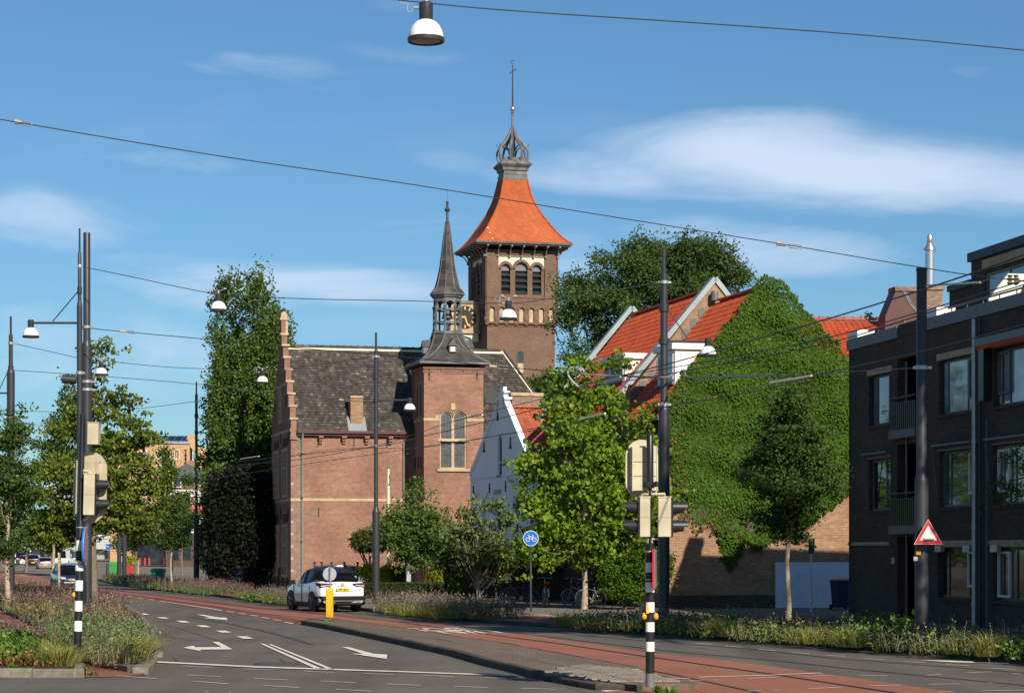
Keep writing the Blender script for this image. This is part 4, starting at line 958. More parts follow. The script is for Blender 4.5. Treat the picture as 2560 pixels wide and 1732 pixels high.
b = MB(); b.lathe([(.12, zt_ - .1), (.14, zt_ + .05), (.10, zt_ + .1), (.09, zbal - .35), (.14, zbal - .3), (.1, zbal - .22)], 10, (c2, c2, 0)); b.build('spire_neck', M['lead'], cr, smooth=40)
b = MB(); b.lathe([(0, -.22)] + [(.22 * math.sin(pi * i / 8), -.22 * math.cos(pi * i / 8)) for i in range(1, 8)] + [(0, .22)], 16, (c2, c2, zbal), cap=False); b.build('ball', M['steel'], cr, smooth=60)
zk = T1.f(1287, 180, c2)[1]; zp_ = T1.f(1288, 155, c2)[1]
b = MB(); b.tube([(c2, c2, zbal + .2), (c2, c2, zp_ - .25)], [.06, .035], 6); b.tube([(c2 - .28, c2, zk - .18), (c2 + .28, c2, zk + .22)], .035, 5)
b.tube([(c2 + .16 * math.cos(i * .5), c2, zp_ + .12 * math.sin(i * .5) - .02) for i in range(11)], .03, 5); b.build('weather_vane', M['iron'], cr)
# clock box on the shaded flank
y0 = 2.2; cl_ = link('clock_box', None, e, loc=(0, 0, 0))
xl = T1.f(1128, 793, y0)[0]; xr_ = T1.f(1196, 793, y0)[0]; zb0 = T1.f(1162, 828, y0)[1]; zb1 = T1.f(1162, 760, y0)[1]
b = MB(); b.box(xl, xr_ + .6, y0, y0 + 1.1, zb0, zb1); b.build('clock_case', M['grey_paint'], cl_)
cdx, cdz = T1.f(1162, 793.5, y0); rd = T1.f(1190, 793, y0)[0] - cdx
b = MB(); b.lathe([(0, 0), (rd * 1.02, 0), (rd * 1.02, .03), (rd * .98, .05), (0, .05)], 40); me = b.mesh('dial', M['black']); link('dial', me, cl_, mat=Matrix.Translation((cdx, y0 - .001, cdz)) @ Matrix.Rotation(pi / 2, 4, 'X'))
b = MB(); b.prism(rc(xl - .05, xr_ + .02, zb0 - .03, zb1 + .03), y0 - .03, y0 + .02, holes=[[(cdx + rd * math.cos(2 * pi * i / 32), cdz + rd * math.sin(2 * pi * i / 32)) for i in range(32)]]); b.build('clock_front', M['stone'], cl_)
b = MB(); b.box(xl - .15, xr_ + .15, y0 - .14, y0 + 1.2, zb1 + .03, zb1 + .16); b.build('clock_moulding', M['stone'], cl_)
b = MB(); b.box(xl - .08, xr_ + .1, y0 - .08, y0 + 1.15, zb1 + .16, zb1 + .26); b.build('clock_moulding', M['lead'], cl_)
b = MB(); b.box(xl - .1, xr_ + .08, y0 - .1, y0 + 1.2, zb0 - .16, zb0 - .03); b.build('clock_moulding', M['stone'], cl_)
b = MB(); b.prism([(xl + .3, zb0 - .16), (xr_ + .02, zb0 - .16), (xr_ + .02, zb0 - .75), (xr_ - .45, zb0 - .75), (xr_ - .6, zb0 - .5), (xr_ - .9, zb0 - .4)], y0 + .1, y0 + 1.0); b.build('clock_bracket', M['cream'], cl_)
for k in range(12):
    a_ = k * pi / 6; b = MB(); u_ = Vector((math.sin(a_), 0, math.cos(a_))); n_ = Vector((math.cos(a_), 0, -math.sin(a_))); b.obox(Vector((cdx, y0 - .065, cdz)) + u_ * rd * .80, n_ * .05, (0, .012, 0), u_ * .12); b.build('hour_mark', M['gold'], cl_)
for nm, a_, l_, wd in (('hour_hand', R(160 + 0), .72, .05), ('minute_hand', R(278), .62, .06)):
    u_ = Vector((math.sin(a_), 0, math.cos(a_))); n_ = Vector((math.cos(a_), 0, -math.sin(a_))); b = MB(); b.obox(Vector((cdx, y0 - .09, cdz)) + u_ * rd * l_ * .45, n_ * wd, (0, .015, 0), u_ * rd * l_ * .62); b.build('clock_hand', M['gold'], cl_)

# ---------------------------------------------------------------- white plastered house with lettering
V1 = Frame(54 * 101.5 / F, 101.5, 17.0, 'white_house', 'small white plastered house with a pointed gable and orange tiled roof', 'house')
e = V1.e; Wd = V1.g(1176, 1200, 0)[0]; yp = V1.g(1254, 1000, 0)[0]; zap = V1.g(1254, 1006, 0)[1]; zl = V1.g(1177, 1190, 0)[1]; zrr = V1.g(1326, 1192, 0)[1]
yl = V1.g(1177, 1190, 0)[0]
ops = []
def vr(x0, x1, yt, yb): a = V1.g(x1, (yt + yb) / 2, 0)[0]; c = V1.g(x0, (yt + yb) / 2, 0)[0]; xm = (x0 + x1) / 2; return (a, c, V1.g(xm, yb, 0)[1], V1.g(xm, yt, 0)[1])
wn = [vr(1244.5, 1254.5, 1087, 1187), vr(1204, 1213, 1247, 1330), vr(1240, 1254, 1243, 1330), vr(1283, 1297.5, 1240, 1345)]
wo_ = [archr(wn[0])] + [rc(*q) for q in wn[1:]]
b = MB(); b.prism([(0, 0), (Wd, 0), (Wd, zl), (yp + .3, zap), (yp - .3, zap), (0, zrr)], 0, .2, plane='yz', holes=wo_); gw = b.build('gable_wall', M['plaster'], e)
for q, o in zip(wn, wo_): window(gw, o, .0, fr=.07, fm=M['mast'] if q is wn[0] else M['cream'], plane='yz', sgn=1, deep=.12, mull=() if q is wn[0] else (.5,), trans=(.4,) if q is wn[0] else (.62,), sill=.06 if q is wn[0] else 0, sm=M['grey_paint'])
# raking white copings and the little chimney-like finial
for ya, za_, yb_, zb_ in ((0, zrr, yp - .3, zap), (Wd, zl, yp + .3, zap)):
    d = Vector((0, yb_ - ya, zb_ - za_)); u_ = d.normalized(); n_ = u_.cross(Vector((1, 0, 0))); n_ = n_ if n_.z > 0 else -n_
    b = MB(); b.obox(Vector((.10, (ya + yb_) / 2, (za_ + zb_) / 2)) + n_ * .07, (.14, 0, 0), d / 2, n_ * .13); b.build('gable_coping', M['plaster'], e)
zz1 = V1.g(1252, 968, 0)[1]
b = MB(); b.box(-.04, .24, yp - .6, yp + .6, zap - .45, zap + .12); b.box(-.09, .29, yp - .75, yp + .75, zap + .12, zap + .22); b.box(-.02, .20, yp - .42, yp + .42, zap + .22, zap + .52); b.box(-.06, .24, yp - .58, yp + .58, zap + .44, zap + .50); b.box(.01, .17, yp - .28, yp + .28, zap + .52, zz1); b.build('gable_finial', M['plaster'], e)
b = MB(); b.box(-.05, 0, -.05, Wd + .1, zl - .18, zl - .1); b.build('string_moulding', M['plaster'], e)
for x_, y0, y1, kd in ((1184.6, 1213, 1243, 'knob'), (1224.5, 1207, 1233, 'knob'), (1265, 1202, 1229, 'knob'), (1308, 1198, 1212, 'knob'), (1245, 1008, 1051, 'fork'), (1211, 1102, 1131, 'fork'), (1277, 1092, 1121, 'fork')):
    q = V1.g(x_, (y0 + y1) / 2, 0); anchor(e, q[0], q[1], 0, (y1 - y0) * .0185, kd, plane='yz')
me = text_mesh('DE HOOP', M['mast'], size=.30, bold=.006, sx=.95); q = V1.g(1244, 1230, 0)
mt_ = Matrix(((0, 0, -1, -.012), (-1, 0, 0, q[0]), (0, 1, 0, q[1]), (0, 0, 0, 1))); link('house_name', me, e, mat=mt_)
# roof: ridge runs away to the right; tiled slope towards us
Lh = 9.5; zri = zap - .25; dep_ = yp; sl = math.atan2(zri - zrr + .1, dep_); cs, sn = math.cos(sl), math.sin(sl)
b = MB(); b.add([(.3, 0, zrr - .15), (Lh, 0, zrr - .15), (Lh, yp, zri), (.3, yp, zri), (.3, Wd, zl - .15), (Lh, Wd, zl - .15)], [(0, 1, 2, 3), (3, 2, 5, 4), (1, 5, 2), (0, 3, 4), (0, 4, 5, 1)]); rf = b.build('roof', M['pantile_old'], e)
pantiles(rf, Vector((.32, -.1, zrr - .2)), Vector((1, 0, 0)), Vector((0, cs, sn)), Vector((0, -sn, cs)), Lh - .3, (dep_ + .1) / cs, .23, .31, M['pantile_old'], limit=300, order=lambda q: q[0] - q[1])
ridge_tiles(rf, (.3, yp, zri + .03), (Lh, yp, zri + .03), .14, .4, M['pantile_old'])
b = MB(); b.box(.3, Lh, .02, .3, 0, zrr - .1); b.box(Lh - .3, Lh, .3, Wd, 0, zl - .1); b.box(.3, Lh, Wd - .3, Wd - .02, 0, zl - .1); b.build('side_wall', M['brick_dark'], e)
q = V1.f(1275, 1000, 5.5); b = MB(); b.box(q[0], q[0] + 1.5, 5.2, 6.0, zap - 1.5, zap + .35); ch = b.build('chimney', M['brick_old'], e)
b = MB(); b.box(q[0] - .06, q[0] + 1.56, 5.14, 6.06, zap + .35, zap + .5); b.build('chimney_cap', M['stone'], ch)
pipe(e, [(1.9, -.1, 6.0), (1.9, -.1, .2)], .06)
for x0 in (.5, 2.4): window(e, rc(x0, x0 + 1.0, 2.9, 5.4), .02, fr=.07, mull=(.5,), trans=(.6,), deep=-.06, th=.05)

# ---------------------------------------------------------------- row of brick houses with steep orange roofs, ivy on the first gable
I1 = Frame(394 * 85.3 / F, 85.3, 14.4, 'ivy_clad_house', 'brick end house whose gable is covered in green ivy, orange tiled roof', 'house')
e = I1.e; xr0 = I1.f(1917, 700)[0]; WI = 2 * xr0; zRa = 12.35; pit = 1.19; zEa = zRa - xr0 * pit; BB = M['brick_beige']
D1, D2 = 5.9, 17.2
# the gable wall, brown plinth brickwork below
b = MB(); b.prism([(0, 0), (WI, 0), (WI, zEa), (xr0, zRa + .12), (0, zEa)], 0, .3); b.build('gable_wall', BB, e)
zpl = I1.f(1700, 1450)[1]
xg0, zg1 = I1.f(1938, 1405, -.05); zg0 = 0
b = MB(); b.box(xg0, WI + 1.2, -.09, -.004, .02, zg1); b.build('whitewashed_panel', plain('whitewash', (.52, .55, .62), rough=.85, var=.08), e)
b = MB(); b.box(0, xg0, -.03, -.002, .02, .62); b.build('plinth', M['brick_dark'], e)
b = MB(); b.box(0, .3, .3, D1, 0, zEa); b.build('side_wall', BB, e)
sA = math.hypot(xr0 + .3, (xr0 + .3) * pit); un = Vector((xr0 + .3, 0, (xr0 + .3) * pit)).normalized()
def roofpair(par, y0, y1, zr_, xo=.3, m=M['pantile'], limit=300, keep=None):
    ze_ = zr_ - (xr0 + xo) * pit; Ls = math.hypot(xr0 + xo, (xr0 + xo) * pit)
    b = MB(); b.add([(-xo, y0, ze_), (-xo, y1, ze_), (xr0, y1, zr_), (xr0, y0, zr_), (2 * xr0 + xo, y0, ze_), (2 * xr0 + xo, y1, ze_)], [(0, 1, 2, 3), (3, 2, 5, 4), (0, 3, 4), (1, 5, 2), (0, 4, 5, 1)])
    rf = b.build('roof', m, par)
    N = Vector((-un.z, 0, un.x))
    pantiles(rf, Vector((-xo, y1, ze_)), Vector((0, -1, 0)), un, N, y1 - y0, Ls, .225, .30, m, limit=limit, keep=keep, order=lambda q: -q[0] - q[1] * .3)
    ridge_tiles(rf, (xr0, y0, zr_ + .02), (xr0, y1, zr_ + .02), .13, .33, m)
    b = MB(); b.box(-xo - .15, -xo + .02, y0, y1, ze_ - .12, ze_ + .03); b.build('gutter', M['grey_paint'], rf)
    return rf
def dormer(par, y0, y1, z0, z1, xf=.75, xb=3.0, nw=1):
    d = link('dormer', None, par)
    b = MB(); b.box(xf, xb, y0, y1, z0, z1 - .22); b.build('dormer_cheek', M['white'], d)
    b = MB(); b.box(xf - .16, xb, y0 - .12, y1 + .12, z1 - .22, z1); b.build('dormer_fascia', M['white'], d)
    b = MB(); b.box(xf - .1, xb, y0 - .06, y1 + .06, z1 + .0, z1 + .03); b.build('dormer_roof', M['zinc'], d)
    n = nw
    for k in range(n):
        a_ = y0 + .12 + (y1 - y0 - .24) * k / n; c_ = y0 + .12 + (y1 - y0 - .24) * (k + 1) / n - .06
        window(d, rc(a_, c_, z0 + .22, z1 - .34), xf, fr=.07, gm=M['glass_sky'], plane='yz', sgn=1, deep=-.05, th=.06)
    b = MB(); b.box(xf - .12, xf, y0, y1, z0 + .02, z0 + .12); b.build('sill', M['grey_paint'], d)
rA = roofpair(e, .05, D1, zRa)
dormer(e, 1.6, 3.75, zRa - 2.95 * pit - .15, 10.28, nw=2)
# loose ivy-free strip of step flashing against the next house's gable
I2 = Frame(0, 0, 14.4, 'gabled_house', 'taller brick house behind the ivy one, bare beige gable top with zinc edging', 'house'); I2.e.location = e.location
e2 = I2.e; zRb = 12.95; zEb = zRb - xr0 * pit
b = MB(); b.prism([(0, 0), (WI, 0), (WI, zEb), (xr0, zRb + .3), (0, zEb)], D1, D1 + .3); b.build('gable_wall', BB, e2)
b = MB(); b.box(0, .3, D1 + .3, D2, 0, zEb); b.build('side_wall', M['brick_dark'], e2)
for yy in (D1 - .06, D2 - .1):
    for s_ in (-1, 1):
        a_ = Vector((xr0 + s_ * (xr0 + .45), 0, zRb + .42 - (xr0 + .45) * pit)); c_ = Vector((xr0, 0, zRb + .42)); d = c_ - a_; u_ = d.normalized(); n_ = Vector((-u_.z, 0, u_.x)); n_ = n_ if n_.z > 0 else -n_
        b = MB(); b.obox((a_ + c_) / 2 + Vector((0, yy + .2, 0)), d / 2, (0, .22, 0), n_ * .10); b.build('zinc_coping', M['zinc'], e2)
rB = roofpair(e2, D1 + .3, D2, zRb)
dormer(e2, 8.1, 11.2, zRb - 2.95 * pit - .2, 10.45, nw=3)
stp = MB(); stp.box(-.16, .16, -.012, 0, 0, .42); sm_ = stp.mesh('lead_step', M['lead'])
for k in range(9): q = xr0 - .55 - k * .36; link('lead_step', sm_, e2, loc=(q, D1 - .005, zRa - (xr0 - q) * pit + .02))
b = MB(); b.lathe([(.16, 0), (.16, .3), (.12, .38), (0, .4)], 10, (xr0 - .1, D1 - .25, zRa + .1)); b.build('vent_cowl', M['lead'], e2)
I3 = Frame(0, 0, 14.4, 'dormered_house', 'brick house with white dormers between the plane tree and the church tower', 'house'); I3.e.location = e.location
e3 = I3.e; zRc = 9.9; zEc = zRc - xr0 * pit
b = MB(); b.prism([(0, 0), (WI, 0), (WI, zEc), (xr0, zRc), (0, zEc)], D2 + .02, D2 + 9, ); b.build('house_walls', M['brick_dark'], e3)
rC = roofpair(e3, D2 + .3, D2 + 9.0, zRc, m=M['pantile_old'], limit=100)
dormer(e3, D2 + .6, D2 + 3.4, zEc + .9, zEc + 2.75, xf=.9, nw=3); dormer(e3, D2 + 4.6, D2 + 7.6, zEc + .9, zEc + 2.75, xf=.9, nw=3)
# street side details of the ivy house, mostly in shade
for y0, y1, z0, z1 in ((.9, 2.3, 5.2, 6.7), (3.2, 4.6, 5.2, 6.7), (.9, 2.6, 2.0, 3.8)): window(e, rc(y0, y1, z0, z1), 0, fr=.08, plane='yz', sgn=1, deep=-.05, mull=(.5,), gm=M['glass_sky'])
for y0, y1, z0, z1 in ((7, 8.6, 5.2, 6.7), (10.2, 11.8, 5.2, 6.7), (13.4, 15, 5.2, 6.7), (7, 8.6, 1.8, 3.6), (10.2, 11.8, 1.8, 3.6)): window(e2, rc(y0, y1, z0, z1), 0, fr=.08, plane='yz', sgn=1, deep=-.05, mull=(.5,), gm=M['glass_sky'])

# long tiled roof further back, with its chimneys
K1 = Frame((2000 - CX) * 101 / F, 101, 8.0, 'long_roofed_building', 'long low building behind with a horizontal orange pantile roof', 'building')
e = K1.e; zr_ = K1.f(2100, 801, 3.0)[1]; zev = K1.f(2060, 892, -.3)[1]; LK = K1.f(2430, 760, 0)[0]
b = MB(); b.box(0, LK, 0, 6.0, 0, zev); b.build('walls', M['brick_old'], e)
b = MB(); b.add([(-.3, -.3, zev), (LK, -.3, zev), (LK, 3.0, zr_), (-.3, 3.0, zr_), (-.3, 6.3, zev), (LK, 6.3, zev)], [(0, 1, 2, 3), (3, 2, 5, 4), (1, 5, 2), (0, 3, 4), (0, 4, 5, 1)]); rf = b.build('roof', M['pantile'], e)
Sv = Vector((0, 3.3, zr_ - zev)); Ls = Sv.length; Sv.normalize()
pantiles(rf, Vector((-.3, -.35, zev + .02)), Vector((1, 0, 0)), Sv, Vector((0, -Sv.z, Sv.y)), LK + .3, Ls, .26, .36, M['pantile'], limit=260)
ridge_tiles(rf, (-.3, 3.0, zr_ + .03), (LK, 3.0, zr_ + .03), .15, .4, M['pantile'], lim=40)
b = MB(); b.box(-.3, LK, -.42, -.28, zev - .14, zev + .0); b.build('gutter', M['grey_paint'], rf)
for x0, x1, yt, dp, m_k, nm in ((2233, 2292, 716, -1.2, M['brick_dark'], 'dark'), (2314, 2358.5, 713, -1.8, M['brick_old'], 'pale')):
    xa, za_ = K1.f(x0, yt, dp); xb_, _ = K1.f(x1, yt, dp)
    t = thing('chimney_stack', {'dark': 'wide dark brick chimney stack with a sloping metal-clad shoulder', 'pale': 'pale brick chimney stack carrying a steel flue'}[nm], 'chimney', tuple(K1.e.location), K1.a)
    b = MB()
    if nm == 'dark': b.prism([(xa - .6, 6), (xb_, 6), (xb_, za_ - .2), (xa + .12, za_ - .2), (xa - .35, zr_ - .2)], dp, dp + 1.1)
    else: b.box(xa + .04, xb_ - .04, dp, dp + .9, 6, za_ - .18)
    b.build('stack', M['dark_wood'] if nm == 'dark' else m_k, t)
    b = MB(); b.box(xa - .02 + (.1 if nm == 'dark' else 0), xb_ + .05, dp - .06, dp + 1.0, za_ - .2, za_ - .06); b.box(xa + .06, xb_ - .02, dp, dp + .9, za_ - .06, za_); b.build('chimney_cap', M['brick_old'], t)
    if nm == 'dark':
        b = MB(); b.prism([(xb_ - .66, za_ - .22), (xb_ - .5, za_ - .22), (xb_ - .2, zr_ + .35), (xb_ + .25, zr_ - .3), (xb_ - .35, zr_ + .3)], dp - .03, dp + .02); b.build('lead_flashing', M['lead'], t)
    else:
        fx, fz0 = K1.f(2325.5, 713, dp + .4); fz1 = K1.f(2325.5, 624, dp + .4)[1]; fz2 = K1.f(2325.5, 586, dp + .4)[1]; rr = .205
        fl = thing('steel_flue', 'shiny cylindrical steel flue with a conical cap rising from the pale chimney', 'flue', tuple(K1.e.location), K1.a)
        b = MB(); b.lathe([(rr, fz0), (rr, fz1)], 24, (fx, dp + .45, 0)); b.build('flue_pipe', M['steel'], fl, smooth=40)
        b = MB(); b.lathe([(rr * 1.35, fz1 - .02), (rr * 1.3, fz1 + .03), (rr * .5, fz1 + .32), (rr * .42, fz1 + .36), (rr * .42, fz2 - .42), (rr * .62, fz2 - .36), (rr * .62, fz2 - .12), (rr * .35, fz2), (0, fz2)], 24, (fx, dp + .45, 0)); b.build('flue_cap', M['steel'], fl, smooth=35)
        b = MB(); b.lathe([(rr * 1.02, 0), (rr * 1.02, .03)], 24, (fx, dp + .45, fz0 + .95), cap=False); b.lathe([(rr * 1.02, 0), (rr * 1.02, .03)], 24, (fx, dp + .45, fz0 + 1.3), cap=False); b.build('flue_band', M['galv'], fl)
# ---------------------------------------------------------------- dark brick flats on the right
Q = Frame(842 * 76 / F, 76, 10.8, 'apartment_block', 'three storey dark brick apartment block standing in shade', 'building')
e = Q.e; BD = M['brick_dark']; YN = -24.0
g = lambda x, y: Q.g(x, y, 0)
ztop = g(2123, 877)[1]; zpar = g(2123, 850)[1]
def qr(x0, x1, yt, yb):      # pixel rectangle: top and bottom rows read at its left edge
    a, c = g(x1, yt)[0], g(x0, yt)[0]; return (a, c, g(x0, yb)[1], g(x0, yt)[1])
wins = {'a3': qr(2172, 2227, 946, 1068), 'b3': qr(2347, 2436, 903, 1041), 'c3': qr(2484, 2640, 871, 1013),
        'a2': qr(2173, 2226, 1155, 1280), 'b2': qr(2349, 2436, 1130, 1266), 'c2': qr(2483, 2640, 1112, 1260),
        'b1': qr(2344, 2434, 1372, 1495), 'c1': qr(2483, 2640, 1366, 1498)}
# line up each row on the same levels
for r_ in '321':
    ks = [k for k in wins if k[1] == r_]; z0 = sum(wins[k][2] for k in ks) / len(ks); z1 = sum(wins[k][3] for k in ks) / len(ks)
    for k in ks: wins[k] = (wins[k][0], wins[k][1], z0, z1)
ba = g(2293, 1100)[0], g(2243, 1100)[0]
bays = [(ba[0], ba[1], 0.1, 2.75), (ba[0], ba[1], 3.3, 5.65), (ba[0], ba[1], 6.2, 8.35)]
b = MB(); b.prism(rc(YN, 0, 0, ztop), 0, .35, plane='yz', holes=[rc(*w_) for w_ in wins.values()] + [rc(*w_) for w_ in bays]); fw = b.build('street_wall', BD, e)
b = MB(); b.box(.35, 10, -.35, 0, 0, ztop); b.box(9.65, 10, YN, -.35, 0, ztop); b.box(.35, 9.65, YN, YN + .35, 0, ztop); b.box(.35, 9.65, YN + .35, -.35, ztop - .35, ztop - .12); b.build('side_wall', BD, e)
b = MB(); b.box(1.8, 1.95, YN + .4, -.4, 0, ztop - .4); b.build('inner_wall', M['black'], e)
for z in (2.95, 5.85): b = MB(); b.box(.36, 1.8, YN + .4, -.4, z - .1, z + .1); b.build('floor_slab', M['brick_dark'], e)
yk = g(2247, 800)[0]; yk2 = g(2314, 800)[0]
for a_, c_ in ((yk, .04), (YN, yk2)): b = MB(); b.box(-.07, .5, a_, c_, ztop, zpar); b.build('parapet_band', M['grey_paint'], e)
b = MB(); b.box(-.02, .35, yk2 + .02, yk - .02, ztop, zpar + .05); b.build('parapet_wall', BD, e)
for k in range(2):
    y_ = (.04, yk2)[k]; b = MB(); b.box(.0, .6, y_ - .9, y_, zpar, zpar + .28); b.build('parapet_corner', M['cream'] if 0 else M['white'], e)
    a_, c_ = ((yk + .3, -1.1), (YN, yk2 - 1.1))[k]
    b = MB(); b.tube([(.3, a_, zpar + .22), (.3, c_, zpar + .22)], .03, 6); 
    for q in np.arange(a_, c_, 1.2): b.tube([(.3, q, zpar), (.3, q, zpar + .22)], .02, 5)
    b.build('roof_rail', M['grey_paint'], e)
lay = {'a3': ((.22, .78), ()), 'b3': ((.14, .72), ()), 'c3': ((.07, .2), ()), 'a2': ((.66,), ()), 'b2': ((.2, .78), ()), 'c2': ((.2, .3), ()), 'b1': ((.2, .8), ()), 'c1': ((.2, .32), ())}
gl_ = {'a3': 'glass_sky', 'b3': 'curtain_glass', 'c3': 'curtain_glass', 'a2': 'glass', 'b2': 'green_glass', 'c2': 'green_glass', 'b1': 'glass', 'c1': 'glass'}
M['curtain_glass'] = glass('white_curtain_glass', (.30, .34, .36), spec=.9, rough=.05)
for k, w_ in wins.items():
    ml = tuple(1 - q for q in lay[k][0])
    wo = window(fw, rc(*w_), 0, fr=.07, fm=M['mast'] if k[1] != '2' else M['grey_paint'], gm=M[gl_[k]], plane='yz', sgn=1, mull=ml, deep=.12, sill=.06, sm=M['brick_dark'], trans=())
    # opening casement with a white rim
    y1 = w_[1] - .10; yw = (w_[1] - w_[0]) * (.2 if k[0] != 'a' else .26)
    ol = rc(w_[0] + .1, w_[0] + .1 + yw, w_[2] + .35, w_[3] - .1) if k[0] == 'b' else rc(y1 - yw, y1, w_[2] + (.1 if k[1] == '1' else .35), w_[3] - .1)
    if k not in ('a3', 'a2'):
        b = MB(); b.prism(ol, .08, .15, plane='yz', holes=[inset(ol, .06)]); b.build('casement', M['white'] if k[1] != '3' else M['grey_paint'], wo)
    if k[0] == 'b' and k[1] == '1' or k == 'b1':
        ol2 = rc(w_[0] + .12, w_[0] + .12 + yw, w_[2] + .1, w_[3] - .1)
    b = MB(); b.box(-.03, .0, w_[0] - .12, w_[1] + .12, w_[3] + .03, w_[3] + .22); b.build('lintel', M['stone'] if k[1] != '2' else M['grey_paint'], fw)
    if k[1] == '2':
        b = MB(); b.obox((-.12, (w_[0] + w_[1]) / 2, w_[3] + .16), (.11, 0, -.04), (0, (w_[1] - w_[0]) / 2 + .15, 0), (.01, 0, .03)); b.build('sunshade_box', M['grey_paint'], fw)
        for q in (w_[0] - .1, w_[1] + .1): b = MB(); b.tube([(-.03, q, w_[2] + .3), (-.20, q, w_[3] + .12)], .02, 5); b.build('sunshade_arm', M['grey_paint'], fw)
    if k[1] == '1':
        for q in (w_[0] + .3, w_[1] - .3): b = MB(); b.box(-.12, .0, q - .25, q + .25, w_[3] - .12, w_[3] + .08); b.build('roller_box', M['galv'], fw)
# belt pieces above the ground floor
zbp = g(2123, 1363)[1], g(2123, 1355)[1]
for x0, x1 in ((2123, 2223), (2345, 2433), (2473, 2700)): b = MB(); b.box(-.035, 0, g(x1, 1350)[0], g(x0, 1350)[0] + (.04 if x0 == 2123 else 0), *zbp); b.build('belt_course', M['stone'], fw)
# balconies: slab, upright bars, handrail
for z in (2.95, 5.95):
    bl = link('balcony', None, e)
    yb0, yb1 = ba[0] - .3, ba[1] + .25
    b = MB(); b.box(-.2, .0, yb0, yb1, z - .12, z + .14); b.build('balcony_slab', M['grey_paint'], bl)
    b = MB(); b.tube([(-.17, yb0 + .03, z + 1.15), (-.17, yb1 - .03, z + 1.15)], .03, 6); b.tube([(-.17, yb1 - .03, z + 1.15), (0, yb1 - .03, z + 1.15)], .03, 6); b.tube([(-.17, yb0, z + .98), (-.17, yb1, z + .98)], .02, 6); b.build('handrail', M['mast'], bl)
    pk = MB(); pk.box(-.185, -.15, -.045, .045, z + .14, z + .98); pm = pk.mesh('picket', M['mast'])
    for k in range(int((yb1 - yb0) / .17)): link('picket', pm, bl, loc=(0, yb0 + .06 + k * .17, 0))
    window(e, rc(ba[0] + .1, ba[1] - .1, z + .16, z + 2.3), .9, fr=.07, fm=M['grey_paint'], plane='yz', sgn=1, deep=0, mull=(.5,))
window(e, rc(ba[0] + .1, ba[1] - .1, .16, 2.4), .9, fr=.07, fm=M['grey_paint'], plane='yz', sgn=1, deep=0, mull=(.6,), name='entrance_door')
b = MB(); b.tube([(-.03, ba[1] - .9, .1), (-.03, ba[1] - .9, 8.2)], .035, 6); b.build('balcony_post', M['grey_paint'], e)
for x_, y_ in ((2234, 1401), (2290, 1397)): q = g(x_, y_); b = MB(); b.box(-.03, 0, q[0] - .12, q[0] + .12, q[1] - .1, q[1] + .1); b.build('house_number_plate', M['sign_grey'], fw)
for x_, r_, m_p in ((2445, .07, 'galv'), (2459, .045, 'mast'), (2134, .03, 'mast'), (2477, .03, 'grey_paint')): y_ = g(x_, 1100)[0]; pipe(e, [(-.12, y_, ztop - .05 if x_ < 2470 else 6.0), (-.12, y_, .15)], r_, M[m_p])
# dark awning by the upper right window
w_ = wins['c3']; b = MB(); b.box(-.35, 0, YN, w_[1] + .55, w_[3] + .12, w_[3] + .34); b.build('awning_box', M['black'], fw)
b = MB(); b.box(-.25, 0, w_[1] + .14, w_[1] + .52, w_[2] + .2, w_[3] + .12); b.build('awning_side', M['black'], fw)
b = MB(); b.prism([(-.42, w_[3] + .12), (-.38, w_[3] + .0), (-.34, w_[3] + .12)], YN, w_[1] + .3, plane='xz'); b.build('awning_valance', M['red_soft'], fw)
# penthouse set back on the roof
xp = 2.6; gp = lambda x, y: Q.g(x, y, xp); yq, zq = gp(2428, 662); zbp2 = zpar - .1
yw0, yw1 = gp(2600, 700)[0], gp(2462, 700)[0]; zw0, zw1 = zpar, gp(2462, 684)[1]
zq = gp(2428, 655)[1]
b = MB(); b.prism(rc(YN, yq, ztop, zq), xp, xp + .3, plane='yz', holes=[rc(YN + 1, yw1, ztop + .3, zw1)]); b.box(xp + .3, 9, yq - .3, yq, ztop, zq); b.build('penthouse_wall', BD, e)
b = MB(); b.box(xp - .1, 9, YN, yq + .1, zq, zq + .28); b.build('penthouse_roof_edge', plain('blue_grey_trim', (.035, .055, .065)), e)
b = MB(); b.box(xp + .02, 9, yq + .02, yq + 1.9, ztop, zq - .75); b.build('penthouse_annex', BD, e)
b = MB(); b.box(xp - .05, 9, yq + .03, yq + 1.95, zq - .75, zq - .55); b.build('annex_roof_edge', plain('blue_grey_trim', (.035, .055, .065)), e)
window(e, rc(YN + 1, yw1, ztop + .3, zw1), xp, fr=.1, fm=M['grey_paint'], gm=M['glass_sky'], plane='yz', sgn=1, mull=(.55, .7, .8, .9), deep=.05)
b = MB(); b.box(xp - .06, xp, YN, yw1 + .1, zw1 + .1, zw1 + .42); b.build('lintel', M['stone'], e)
ya = Q.g(2483, 720, .9)[0]; b = MB(); b.prism([(.75, zpar - .2), (2.55, zpar - .2), (2.55, zpar + 1.05), (1.35, zpar + 1.05), (.75, zpar + .3)], ya - .05, ya + .05); b.build('balcony_screen', M['white'], e)
